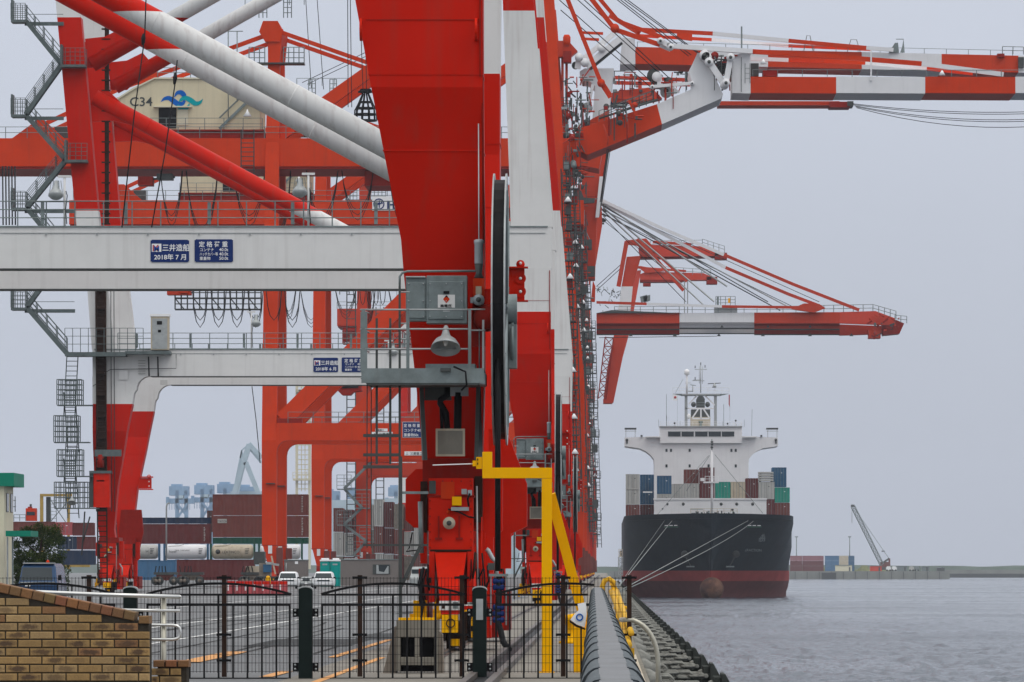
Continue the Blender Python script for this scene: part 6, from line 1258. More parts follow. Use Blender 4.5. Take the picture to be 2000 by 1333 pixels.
mb.add(dk, [tuple(range(len(dk)))[::-1]], 'deck_grey'); mb.build('deck', t)
mb = MB(); mb.sphere((XC + .1, YS + 1.5, -1.75), 2.05, 'bulb_rust', 24); mb.lathe((XC + .1, YS + 1.5, -1.75), (0, 1, 0), [(2.03, 0), (1.9, 4), (1.2, 9)], 'bulb_rust', 20); mb.build('bulbous_bow', t)
mb = MB(); Yq = 962.
for x0, x1 in ((1278, 1497),):
    mb.pp([(1278, 975), (1497, 975), (1497, 1009), (1278, 1009)], Yq, .4, 'far_white'); mb.pbox(1276, 973.5, 1498, 976.5, Yq - .15, .8, 'far_white')
for px, py, r in ((1334.5, 985, 3), (1408.5, 985, 3), (1439, 985, 3), (1470, 985, 3), (1430.5, 996, 2.4), (1303.5, 985, 2.4), (1294, 994, 1.6)): mb.lathe((PX(px, Yq), Yq - .06, PZ(py, Yq)), (0, 1, 0), [(r * .09, 0), (r * .09, .05)], 'galv_dark', 16)
mb.build('breakwater_plate', t)
mb = MB(); rnd = random.Random(21); Yq = 948.
for k in range(26): a = rnd.uniform(1348, 1432); mb.pbox(a, 1003 - rnd.uniform(0, 5), a + rnd.uniform(1, 4), 1008, Yq + rnd.uniform(0, 8), .4, rnd.choice(('galv_dark', 'galv_dark', 'galv', 'box_dark_green')))
mb.pbox(1348, 994, 1373, 996, Yq + 8, .5, 'galv_light'); mb.rail(P(1349, 1003, Yq + 5), P(1440, 1003, Yq + 5), .8, 'box_beige', 1.2, .04, 2); mb.build('windlass', t)
mb = MB(); Yq = 955.; x = PX(1390.4, Yq)
mb.tube((x, Yq, 9.8), (x, Yq, PZ(880, Yq)), .22, 'far_white', 10); mb.tube((x, Yq, PZ(880, Yq)), (x, Yq, PZ(858, Yq)), .1, 'galv', 8)
mb.pbox(1382, 879.5, 1397, 881.5, Yq - .2, .4, 'far_white'); mb.pbox(1374, 941, 1404, 944, Yq - .6, 1.2, 'far_white'); mb.pbox(1368, 934, 1376, 940, Yq, .3, 'far_white'); mb.pbox(1402, 934, 1409, 940, Yq, .3, 'far_white'); mb.rail(P(1377, 941, Yq), P(1403, 941, Yq), .9, 'far_white', .8, .04, 2)
for b in (862, 867, 873): mb.pbox(1388, b, 1393, b + 3, Yq - .2, .4, 'galv_dark')
mb.tube(P(1386, 890, Yq), P(1340, 960, Yq + 12), .04, 'galv', 4); mb.tube(P(1396, 888, Yq), P(1490, 1003, Yq), .04, 'galv', 4); mb.tube(P(1384, 890, Yq), P(1280, 1010, Yq), .03, 'galv', 4); mb.build('foremast', t)
# superstructure
Yb_ = 1062.; mb = MB(); cur = [(1461 + (1519 - 1461) * 0, 899)]
left = [(1220, 871.5), (1235, 874), (1250, 876), (1262, 882), (1271, 889), (1277, 897), (1278, 905), (1278, 1000)]
rgt = [(2740 - a, b) for a, b in left]
mb.pp([(1220, 855), (1289, 852.5), (1289, 866), (1449, 866), (1449, 852.5), (1519, 855)] + rgt + left[::-1], Yb_, 14, 'far_white'); mb.build('superstructure', t)
mb = MB(); mb.pp([(1289, 834), (1449, 834), (1449, 865.8), (1289, 865.8)], Yb_ - .6, 12, 'far_white'); mb.pbox(1288, 832.5, 1450, 834.5, Yb_ - .9, 12, 'galv_light')
wh = mb.build('wheelhouse', t)
for a, b in ((1304.8, 1329.3), (1331.3, 1355), (1357.7, 1382), (1384, 1408), (1410, 1434)):
    mb = MB(); mb.pbox(a, 843.8, b, 853, Yb_ - .68, .06, 'glass'); mb.pbox(a - .5, 843, b + .5, 843.8, Yb_ - .72, .1, 'galv'); mb.build('window', wh)
for a, b in ((1301.8, 880), (1310.6, 880), (1347, 880), (1428.6, 880), (1437, 880), (1301.8, 910.4), (1347, 910.4), (1384, 910.4), (1437, 910.4)):
    mb = MB(); mb.pbox(a - 2, b - 2.9, a + 2, b + 2.9, Yb_ - .06, .05, 'glass'); mb.build('window', t)
mb = MB()
for sg in (0, 1):
    f = (lambda a: 2740 - a) if sg else (lambda a: a)
    def q(a0, b0, a1, b1, dy, th, m): x0, x1 = sorted((f(a0), f(a1))); mb.pbox(x0, b0, x1, b1, Yb_ + dy, th, m)
    q(1220, 836, 1243, 839, 0, 3, 'galv_dark'); q(1220, 842, 1243, 843, 0, .1, 'galv_light'); q(1222, 839, 1223, 855, 0, .1, 'galv_light'); q(1240, 839, 1241, 855, 0, .1, 'galv_light'); q(1262, 852.6, 1289, 854.6, -1.2, 2, 'cloth_white'); q(1251, 850, 1255, 853.5, -.4, .4, 'galv_dark')
    mb.lathe(P(f(1224.5), 859.5, Yb_ - .3), (0, 1, 0), [(.25, 0), (.25, .3)], 'galv_dark', 12); q(1223, 862, 1226, 867, -.1, .1, 'galv_dark')
    for a, b0 in ((1286, 820), (1302, 812 if not sg else 828), (1318, 826), (1328, 823)): q(a, b0, a + .6, 834, 0, .1, 'galv')
mb.tube(P(1301.5, 770, Yb_), P(1301.5, 834, Yb_), .04, 'galv', 4); mb.tube(P(1413.5, 790, Yb_), P(1413.5, 834, Yb_), .04, 'galv', 4); mb.tube(P(1469, 800, Yb_), P(1468, 852, Yb_), .035, 'galv', 4)
for a, b in ((1317.5, 827), (1421, 828), (1437, 822)): mb.sphere(P(a, b, Yb_), .2, 'galv_dark', 8); mb.tube(P(a, b, Yb_), P(a, 834, Yb_), .05, 'far_white', 4)
mb.rail(P(1290, 834, Yb_), P(1448, 834, Yb_), .95, 'far_white', 1.6, .035, 3); mb.build('bridge_fittings', t)
mb = MB(); Ym = 1068.   # mast platform
for x in (1340, 1397.3): mb.box(PX(x, Ym) - .28, PX(x, Ym) + .28, Ym, Ym + .5, PZ(834, Ym), PZ(770, Ym), 'galv_light')
mb.pbox(1332, 769.5, 1406, 772.5, Ym - .6, 1.8, 'galv_light'); mb.pp([(1313, 769.5), (1424, 769.5), (1406, 774), (1332, 774)], Ym, .3, 'galv'); mb.pbox(1338, 796.8, 1394, 799.3, Ym, .5, 'far_white')
for a, b, c, d in ((1345, 790, 1362, 772), (1376, 772, 1396, 792), (1352, 817, 1364, 799), (1386, 817, 1374, 799), (1369, 799, 1369, 818), (1352, 818, 1386, 818)): mb.bar(P(a, b, Ym), P(c, d, Ym), .28, .2, 'far_white')
mb.rail(P(1314, 769.5, Ym), P(1424, 769.5, Ym), 1.2, 'far_white', 1.4, .035, 2)
mb.tube(P(1341.5, 770, Ym), P(1341.5, 733, Ym), .2, 'far_white', 8); mb.lathe(P(1341.5, 733, Ym), (0, 0, 1), [(.2, 0), (.5, .1), (.52, .7), (.4, 1.0), (.05, 1.15)], 'cloth_white', 16); mb.lathe(P(1345.5, 815, Ym), (0, 0, 1), [(.2, -.4), (.35, 0), (.36, .4), (.05, .7)], 'cloth_white', 14)
mb.tube(P(1368.7, 764, Ym), P(1368.7, 708, Ym), .09, 'galv_light', 6); mb.tube(P(1366, 750, Ym), P(1366, 716, Ym), .05, 'galv_light', 5); mb.tube(P(1372, 750, Ym), P(1372, 716, Ym), .05, 'galv_light', 5)
for a, b, c in ((1357, 1381, 722), (1352, 1376, 744), (1354, 1370, 742.5), (1338, 1350, 748.5)): mb.tube(P(a, c, Ym), P(b, c, Ym), .06, 'galv_light', 5)
for a, b in ((1357.7, 717), (1357.7, 739.5), (1368.7, 711), (1368.7, 765), (1377, 716)): mb.pbox(a - .8, b - 2.5, a + .8, b + 2.5, Ym - .1, .2, 'galv_dark')
mb.bar(P(1382.5, 750, Ym), P(1407.6, 748.6, Ym), .14, .2, 'galv_dark'); mb.lathe(P(1395.5, 757.5, Ym), (0, 0, 1), [(.45, 0), (.3, .4), (.12, .9)], 'galv_light', 12); mb.bar(P(1347, 752, Ym), P(1359, 753.4, Ym), .1, .15, 'galv'); mb.tube(P(1353, 766, Ym), P(1353, 753, Ym), .08, 'galv_light', 5); mb.pbox(1344, 764, 1353, 765.5, Ym, .4, 'galv_light')
mb.tube(P(1334, 741, Ym), P(1319, 768, Ym), .03, 'galv', 4); mb.build('radar_mast', t)
mb = MB(); Yf = 1084.
mb.prism([(PX(a, Yf), PZ(b, Yf)) for a, b in ((1360.3, 797), (1360.3, 780), (1362.5, 775.5), (1366, 773.5), (1371, 773.5), (1374.5, 775.5), (1376.6, 780), (1376.6, 797))], Yf, Yf + 5, 'galv_dark'); mb.pbox(1350, 800, 1387, 816, Yf, 6, 'galv_dark'); mb.pbox(1349.5, 815, 1387.5, 836, Yf - 1, 8, 'box_beige')
for c in (1354.5, 1382): mb.sphere(P(c, 790.5, Yf), .5, 'galv_dark', 12, 1.1)
mb.pbox(1360.3, 786, 1376.6, 787.3, Yf - .05, .1, 'galv'); mb.pbox(1360.3, 791, 1376.6, 792.3, Yf - .05, .1, 'galv'); mb.pbox(1364.5, 823, 1373, 826, Yf - 1.1, .1, 'box_dark_green'); mb.pbox(1366.5, 826, 1371, 835, Yf - 1.1, .1, 'box_dark_green'); mb.build('funnel', t)
for nm, c, m in (('courtesy_flag', 1318.5, 'cloth_white'), ('flag', 1424.3, 'box_pink')):
    mb = MB(); w = 4.5 if m == 'cloth_white' else 1.2
    mb.pp([(c - w, 771), (c + w, 772), (c + w * .9, 783 if w > 2 else 796), (c - w, 782 if w > 2 else 790)], Ym, .03, m)
    if w > 2: mb.lathe((PX(c + .3, Ym), Ym - .03, PZ(776.5, Ym)), (0, 1, 0), [(.26, 0), (.26, .02)], 'box_pink', 14)
    mb.tube(P(c + w, 770, Ym), P(c + w, 834, Ym), .015, 'galv', 4); mb.build(nm, t)
# faint lettering and marks on the flare
mb = MB()
mb.text('民 勝', PX(1463, 950), 951.5, 6.2, 1.45, 'galv', sx=.9, rot=.12); mb.text('INTERACTION', PX(1444, 950), 950.6, 4.75, .62, 'galv', sx=.95, rot=-.02)
mb.build('bow_lettering', t)
for sg, c in ((-1, 1310), (1, 1472)):
    mb = MB()
    for k in (-10, 0, 10):
        x = PX(c + k * (.95 if sg > 0 else .9), 951); yy = 0
        dy = 0
        while dy < 40 and hbf(dy, 9.6) < abs(x - XC): dy += .25
        mb.box(x - .28, x + .28, yst(dy, 9.6) - .5, yst(dy, 9.6) + .3, 9.05, 9.2, 'cloth_white'); mb.box(x - .4, x + .4, yst(dy, 9.6) - .3, yst(dy, 9.6) + .4, 8.75, 9.03, 'box_dark_green')
    mb.build('fairlead', t)
for sg in (-1, 1):
    mb = MB(); dy = 0
    while hbf(dy, 3.2) < 3.4: dy += .25
    y = yst(dy, 3.2) - .25; x = XC + sg * 3.4
    mb.bar((x + sg * .9, y - .5, 3.9), (x, y, 2.3), .2, .2, 'galv_dark'); mb.bar((x - .7, y - .1, 2.1), (x + .7, y - .1, 2.1), .25, .25, 'galv'); mb.lathe((x + sg * 1.0, y - .6, 4.3), (0, -1, -.3), [(.6, 0), (.65, .2), (.4, .3)], 'galv_dark', 14); mb.build('anchor', t)
# mooring ropes
def rope(a, b, sag, label, r=.03):
    a = Vector(a); b = Vector(b); pts = [a.lerp(b, k / 14) - Vector((0, 0, sag * 4 * (k / 14) * (1 - k / 14))) for k in range(15)]
    mb = MB(); mb.path(pts, r, 'rope_pale', 6); tag(mb.build('mooring_rope', None, b), label, 'rope', 'bow mooring ropes')
mat('rope_pale', (.24, .26, .25), .8, var=.1)
by = 300.; bb = Vector((.55, by, .4))
rope(P(1313, 1017, 951), bb + Vector((.0, 0, .06)), 0, 'pale mooring rope from the left bow fairlead down to the quay bollard')
rope(P(1298, 1017, 952), bb + Vector((-.05, 3, .0)), 0, 'thin darker mooring rope left of the pale one at the bow', .018)
rope(P(1462, 1017, 951), Vector((.75, by, .42)), 0, 'upper of the two long ropes crossing the bow to the right fairlead')
rope(P(1472, 1018, 951), Vector((.80, by + 2, .36)), .5, 'lower of the two long ropes crossing the bow to the right fairlead')

# containers -------------------------------------------------------------
def container(x0, z0, y, w, h, dpt, m, label, cat='container', group=None, end=True, name='shipping_container', ribs=True):
    t = thing(name, label, cat, (x0 + w / 2, y, z0), group); mb = MB(); g = .04
    x1 = x0 + w; z1 = z0 + h; a, b = .1, .12
    if end:
        mb.box(x0 + g, x1 - g, y + .05, y + dpt, z0 + g, z1 - g, m)
    else:      # long side with corrugation
        n = max(8, int(w / .28)); pts = []
        vs = []; fs = []
        for k in range(n + 1):
            xx = x0 + .1 + (w - .2) * k / n; d = .04 if k % 2 else .0; vs += [(xx, y + .03 + d, z0 + .12), (xx, y + .03 + d, z1 - .08)]
            if k: fs.append((2 * k - 2, 2 * k, 2 * k + 1, 2 * k - 1))
        mb.add(vs, fs, m); mb.box(x0 + .05, x1 - .05, y + .09, y + dpt, z0 + .05, z1 - .05, m)
    mb.build('body', t)
    fr = MB()
    for xx in (x0 + .02, x1 - a - .02): fr.box(xx, xx + a, y, y + .12, z0 + .02, z1 - .02, m)
    fr.box(x0 + .12, x1 - .12, y + .002, y + .1, z0 + .02, z0 + .14, m); fr.box(x0 + .12, x1 - .12, y + .002, y + .1, z1 - .11, z1 - .02, m); fr.build('frame', t)
    if end:
        d = MB()
        for k in (.2, .4, .6, .8): d.tube((x0 + w * k, y + .03, z0 + .15), (x0 + w * k, y + .03, z1 - .12), .03, 'galv', 4)
        d.box(x0 + w / 2 - .015, x0 + w / 2 + .015, y + .03, y + .05, z0 + .14, z1 - .11, 'black')
        for k in (.3, .55, .8): d.box(x0 + w * .6, x0 + w * .6 + .25, y + .035, y + .05, z1 - h * k, z1 - h * k + .1, 'cloth_white' if m not in ('box_grey', 'box_beige') else 'galv_dark') if k < .5 else None
        d.build('door_bars', t)
    return t
Yk = 968.; s = Yk / F
lst = [(1221.6, 1250, 926, 956, 'box_grey', 'white container on top of the left column on the ship'), (1221.6, 1250, 956, 986, 'box_grey', 'white container under the top white one at the left ship side'), (1221.6, 1250, 986, 1013, 'brown_box', 'rusty brown container at the foot of the left column on the ship'),
       (1250, 1278, 926, 958.5, 'box_blue', 'tall dark blue container in the second column on the ship'), (1250, 1278, 958.5, 985, 'box_blue', 'dark blue container with a pale stripe below the tall blue one'), (1250, 1278, 985, 1012, 'maroon', 'maroon container low in the second column, left of the white plate'),
       (1283, 1312, 929, 965, 'box_blue', 'dark blue container standing right of the tall blue one'), (1283, 1312, 965, 992, 'box_grey', 'white container mostly hidden below the third column blue one'), (1312, 1337, 945, 975, 'box_grey', 'light grey container left of centre with bare deck house above it'),
       (1337, 1366, 944, 974, 'box_grey', 'light grey container beneath the brown one near the foremast'), (1336, 1366, 916, 944, 'brown_box', 'brown container standing alone on top, left of the foremast'), (1366, 1396, 913, 944, 'maroon', 'maroon container on top just behind the foremast'), (1366, 1396, 944, 974, 'maroon', 'maroon container below, just behind the foremast'),
       (1397, 1427, 941, 974, 'box_green', 'bright green container right of the foremast'), (1427, 1456, 941, 974, 'box_beige', 'rust streaked cream container beside the bright green one'), (1456, 1481, 934, 974, 'maroon', 'tall maroon container between the cream and the white one'),
       (1481, 1513, 941, 975, 'box_grey', 'white container under the folded flat racks on the ship'), (1481, 1513, 975, 1010, 'maroon', 'maroon container right of the white plate on the ship'), (1509, 1538, 912, 951, 'box_blue', 'dark blue container highest at the right ship side'), (1513, 1543, 952, 982, 'box_green', 'green container at the right edge under the dark blue one'), (1513, 1543, 982, 1010, 'brown_box', 'orange brown container at the foot of the right edge column')]
for a, b, c, d, m, lab in lst: container(PX(a, Yk) + .02, PZ(d, Yk), Yk + (4 if a in (1509, 1336, 1250) else 0), (b - a) * s - .04, (d - c) * s - .03, 6., m, lab, group='containers on the ship')
t2 = thing('flat_rack', 'stack of folded white flat racks on top of a white container', 'flat racks', P(1497, 941, Yk)); mb = MB()
for k in range(4): mb.pbox(1482, 922 + k * 4.8, 1511, 925.3 + k * 4.8, Yk, 6, 'box_grey'); mb.pbox(1484, 925.3 + k * 4.8, 1487, 926.8 + k * 4.8, Yk + .2, 5, 'galv_dark'); mb.pbox(1506, 925.3 + k * 4.8, 1509, 926.8 + k * 4.8, Yk + .2, 5, 'galv_dark')
mb.build('racks', t2)
mb = MB(); mb.pbox(1256, 960.5, 1274, 962.8, Yk - .02, .03, 'cloth_white'); c = [o for o in COL.objects if o.get('label', '').startswith('dark blue container with a pale')][0]; mb.build('stripe', c)
# gangway tower between quay and ship
t2 = thing('gangway_tower', 'narrow beige gangway tower beside the left ship side', 'gangway', (PX(1212, 925), 925, 0)); mb = MB(); Yq = 925.
mb.truss(P(1212, 1124, Yq), P(1212, 1088, Yq), .7, .7, 'galv_light', 5, .07); mb.pbox(1208.5, 1086, 1215.5, 1088, Yq - .3, .7, 'box_beige'); mb.build('lattice', t2)
mb = MB(); mb.pbox(1210, 1076, 1214, 1086, Yq, .3, 'oil_wood'); mb.rail(P(1208.5, 1086, Yq), P(1215.5, 1086, Yq), 1.1, 'box_beige', .3, .04, 2); mb.build('top_stage', t2)

# ================================================================ CONTAINER YARD ON THE LEFT
Yk = 705.; s = Yk / F; G_ = 'containers stacked in the yard'
rows = [(415, 602, 965.6, 1007.5, 'brown_box', 'topmost long brown container of the tall stack behind the orange legs'), (415, 602, 1007.5, 1050, 'brown_box', 'brown container with a white plate, second from the top of the tall stack'), (415, 602, 1050, 1063, 'box_dark_green', 'dark green container under the two brown ones'),
        (222, 411.5, 1011, 1023.5, 'box_navy', 'navy open top container lying low over the left brown one'), (222, 411.5, 1023.5, 1063, 'maroon', 'long maroon container left of the tall stack')]
for a, b, c, d, m, lab in rows: container(PX(a, Yk), PZ(d, Yk), Yk, (b - a) * s, (d - c) * s, 2.4, m, lab, group=G_, end=False)
c = [o for o in COL.objects if o.get('label', '').startswith('brown container with a white plate')][0]
mb = MB(); mb.pbox(425, 1014, 443, 1022, Yk - .03, .05, 'box_grey'); mb.text('TRITON', PX(426, Yk), Yk - .04, PZ(1021, Yk), .4, 'galv_dark', sx=.8)
mb.build('name_plate', c)
for a, lab in ((404, 'short brown container end peeping out left of the tall stack'),): container(PX(a, Yk + 5), PZ(1040, Yk + 5), Yk + 5, 11 * s, 43 * s, 2.4, 'brown_box', lab, group=G_)
# columns of marks on the container sides
for (a, b0, b1, lab) in ((589, 970, 1000, 'topmost long brown'), (589, 1012, 1045, 'brown container with a white'), (398, 1030, 1058, 'long maroon container left')):
    c = [o for o in COL.objects if o.get('label', '').startswith(lab)][0]; mb = MB(); b = b0; rnd = random.Random(int(b0))
    while b < b1: mb.pbox(a, b, a + rnd.choice((2, 3)), b + 1.6, Yk - .03, .04, 'box_grey'); b += 3.2
    mb.build('marking', c)
# tank containers
for i, (a, b) in enumerate(((224, 311), (319, 406), (410, 497), (504, 590))):
    Yt = 700.; st = Yt / F; x0, x1 = PX(a, Yt), PX(b, Yt); zc = PZ(1078, Yt); r = 14.2 * st
    t2 = thing('tank_container', ['white tank container half hidden by the red crane foot', 'white tank container behind the yard lamp post', 'cream tank container with a round dark emblem', 'white tank container between the two orange legs'][i], 'tank container', ((x0 + x1) / 2, Yt, zc - r), 'tank containers')
    mb = MB(); mb.lathe((x0 + .2, Yt + r, zc), (1, 0, 0), [(r * .55, 0), (r * .85, .12), (r, .35), (r, x1 - x0 - .75), (r * .85, x1 - x0 - .5), (r * .55, x1 - x0 - .4)], 'box_grey' if i == 0 else ('box_beige' if i == 2 else 'far_white'), 28); mb.build('tank', t2)
    mb = MB(); fm = 'box_blue' if i < 2 else 'box_dark_green'
    for x in (x0, x1 - .14): mb.box(x, x + .14, Yt - .05, Yt + .1, zc - r - .25, zc + r + .1, fm); mb.box(x, x + .14, Yt + 2 * r, Yt + 2 * r + .1, zc - r - .25, zc + r + .1, fm)
    mb.box(x0 + .14, x1 - .14, Yt - .03, Yt + .08, zc - r - .25, zc - r - .1, fm); mb.path([(x0 + .6, Yt + .3, zc + r * .75), (x0 + 2, Yt + .3, zc + r * .82), (x0 + 2.6, Yt + .3, zc + r * 1.0)], .03, 'galv_dark', 5); mb.build('frame', t2)
    mb = MB()
    if i == 2: mb.lathe((PX(425.5, Yt), Yt - .06, zc + .0), (0, 1, 0), [(.30, 0), (.30, .05)], 'galv_dark', 18); mb.text('LEXTINCO', PX(434, Yt), Yt - .05, zc - .22, .5, 'galv_dark', sx=.9)
    else: mb.text('hoyer' if i == 1 else 'W', PX(330 if i == 1 else a + 60, Yt), Yt - .05, zc - .1, .42, 'galv_dark'); mb.text('TANK CONTAINER', PX(a + 22, Yt), Yt - .05, zc + .1, .22, 'galv_dark')
    for k in range(4): mb.box(PX(b - 18, Yt), PX(b - 18 + 8 - k, Yt), Yt - .06, Yt - .04, zc + .35 - k * .2, zc + .42 - k * .2, 'galv_dark')
    mb.build('lettering', t2)
    if i == 3: break
for a, b, c, d, m, lab, Yk in ((345, 497, 1093, 1117, 'maroon', 'low red brown container in front of the tank containers', 640.), (262, 343, 1095, 1117, 'pier_blue', 'blue container beside the red brown one', 645.)):
    container(PX(a, Yk), PZ(d, Yk) - 1.0, Yk, (b - a) * Yk / F, (d - c) * Yk / F + 1.0, 2.4, m, lab, group=G_, end=False)
# crosswise stacks seen end on, right half of the yard
rnd = random.Random(31); Yk = 830.; s = Yk / F; cols = ['brown_box', 'maroon', 'box_grey', 'maroon', 'oil_wood', 'box_grey', 'brown_box']; heads = ['brown', 'maroon', 'grey', 'dark red', 'drab', 'pale grey', 'red brown']
k = 0; px = 651.
tops_ = [992, 995, 1000, 985, 975, 980, 984, 990, 978, 985]
while px < 850:
    top = tops_[k % 10]; w = 2.44 / s * .62
    n = 3; hh = (1113 + 1.58 / s - top) / n
    for j in range(n):
        q = (k * 3 + j * 2) % 7
        container(PX(px, Yk), PZ(top + hh * (j + 1), Yk), Yk + (k % 2) * .6, w * s - .05, hh * s - .04, 6, cols[q], '%s container, %s one of its column, column %s behind the grey site office' % (heads[q], ['top', 'middle', 'lowest'][j], ['furthest left', 'second', 'third', 'fourth', 'fifth', 'sixth', 'seventh', 'eighth', 'ninth', 'furthest right'][k % 10]), group='containers in end-on columns behind the site office')
    px += w; k += 1
# stacks at the far left behind the tree
Yk = 760.; s = Yk / F
for a, b, c, d, m, lab, e in ((20, 108, 1019, 1047, 'brown_box', 'brown container behind the tree top at the far left', False), (108, 142, 1020, 1046, 'box_pink', 'pink red container end right of the tree', True), (142, 184, 1021, 1047, 'maroon', 'maroon container between the pink one and the red crane leg', False), (112, 150, 1048, 1074, 'box_navy', 'dark navy container stacked under the pink one', True), (150, 186, 1048, 1074, 'maroon', 'dark red container low beside the crane leg', False), (112, 186, 1075, 1104, 'box_navy', 'lowest dark navy container behind the yellow frame', False)):
    container(PX(a, Yk), PZ(d, Yk), Yk, (b - a) * s - .04, (d - c) * s, 2.4, m, lab, group=G_, end=e)
# yard lamp post
def lamp_post(px, py0, py1, Y, label, arm=8):
    t = thing('lamp_post', label, 'lamp post', (PX(px, Y), Y, 0), 'yard lamp posts'); mb = MB(); x = PX(px, Y); w = arm * Y / F
    mb.path([(x, Y, PZ(py1, Y)), (x, Y, PZ(py0 + 8, Y)), (x + w * .2, Y, PZ(py0 + 2, Y)), (x + w * .7, Y, PZ(py0, Y))], .1, 'galv_light', 8); mb.build('pole', t)
    mb = MB(); mb.box(x + w * .6, x + w * 1.1, Y - .2, Y + .2, PZ(py0 + 2, Y), PZ(py0 - 1, Y), 'galv_light'); mb.build('lamp', t)
lamp_post(325, 983, 1136, 690., 'slim grey yard lamp post in front of the tank containers', 6)
# chassis trailers with wheels
for i, (a, b) in enumerate(((300, 345), (350, 396), (470, 520))):
    Yq = 560. + i * 6; t2 = thing('chassis_trailer', ['dark parked trailer chassis at the left below the blue container', 'dark parked trailer chassis with an olive tool box', 'parked trailer chassis with a tan load right of the fence post'][i], 'trailer', (PX((a + b) / 2, Yq), Yq, 0), 'parked trailer chassis')
    mb = MB(); mb.pbox(a, 1118, b, 1123, Yq, 2.2, 'galv_dark'); mb.pbox(a + 5, 1123, b - 8, 1134, Yq + .2, 1.5, ['brown_box', 'oil_wood', 'oil_wood'][i])
    if i == 2: mb.pbox(a + 10, 1106, b - 2, 1118, Yq + .1, 1.6, 'box_beige')
    mb.build('frame', t2)
    for x in (a + 4, a + 11, b - 6):
        mb = MB(); mb.lathe((PX(x, Yq), Yq - .1, .45), (0, 1, 0), [(.45, 0), (.45, .35)], 'galv_dark', 18); mb.lathe((PX(x, Yq), Yq - .14, .45), (0, 1, 0), [(.2, 0), (.2, .05)], 'oil_wood', 12); mb.build('wheel', t2)
    mb = MB(); rnd = random.Random(i)
    for k in range(4): x = a + 3 + k * 7; mb.bar(P(x, 1118, Yq), P(x + rnd.uniform(-3, 3), 1106, Yq), .1, .1, 'black')
    mb.build('stakes', t2)
t2 = thing('yard_tractor', 'cluttered brown and grey yard tractor parked before the first orange leg', 'tractor', (PX(530, 500), 500, 0)); Yq = 500.; mb = MB()
mb.pbox(506, 1100, 528, 1126, Yq, 2.2, 'oil_wood'); mb.pbox(496, 1078, 517, 1103, Yq + .6, 1.6, 'galv_dark'); mb.pbox(514, 1103, 529, 1118, Yq - .3, 1.2, 'box_blue'); mb.pbox(500, 1126, 548, 1131, Yq, 2, 'galv_dark'); mb.build('body', t2)
mb = MB(); mb.bar(P(530, 1086, Yq), P(538, 1122, Yq), .14, .14, 'box_beige'); mb.bar(P(520, 1100, Yq), P(545, 1104, Yq), .2, .2, 'galv_light'); mb.pbox(520, 1098, 530, 1103, Yq - .4, .6, 'galv_light'); mb.build('exhaust', t2)
for x in (504, 524, 543): mb = MB(); mb.lathe((PX(x, Yq), Yq - .1, .45), (0, 1, 0), [(.45, 0), (.45, .4)], 'black', 18); mb.build('wheel', t2)
# red and white plastic barriers
bar0 = None
for k in range(7):
    Yq = 362.; a = 443 + k * 17; lab = 'red plastic road barrier, %s from the left in the row before the vans' % ['first', 'second', 'third', 'fourth', 'fifth', 'sixth', 'seventh'][k]
    if not bar0:
        bar0 = thing('road_barrier', lab, 'barrier', (PX(a, Yq), Yq, 0), 'red plastic road barriers'); mb = MB(); x = PX(a, Yq)
        mb.prism([(x, 0), (x + .54, 0), (x + .54, .85), (x, .85)], Yq + .15, Yq + .4, 'box_pink'); mb.box(x, x + .54, Yq, Yq + .55, 0, .18, 'box_pink'); mb.build('body', bar0)
        mb = MB(); mb.box(x + .02, x + .52, Yq + .14, Yq + .149, .62, .80, 'red'); mb.box(x + .02, x + .12, Yq + .135, Yq + .148, .2, .6, 'cloth_white'); mb.build('stripe', bar0)
    else: dup(bar0, (k * 17 * Yq / F, .3 * (k % 2), 0), lab)
t2 = thing('marker_post', 'stubby yellow marker post standing by the red barriers', 'marker post', (PX(523.5, 400), 400, 0)); mb = MB(); mb.lathe((PX(523.5, 400), 400, 0), (0, 0, 1), [(.14, 0), (.14, .5), (.2, .55), (.2, .95), (.12, 1.1), (.02, 1.15)], 'yellow', 14); mb.build('body', t2)
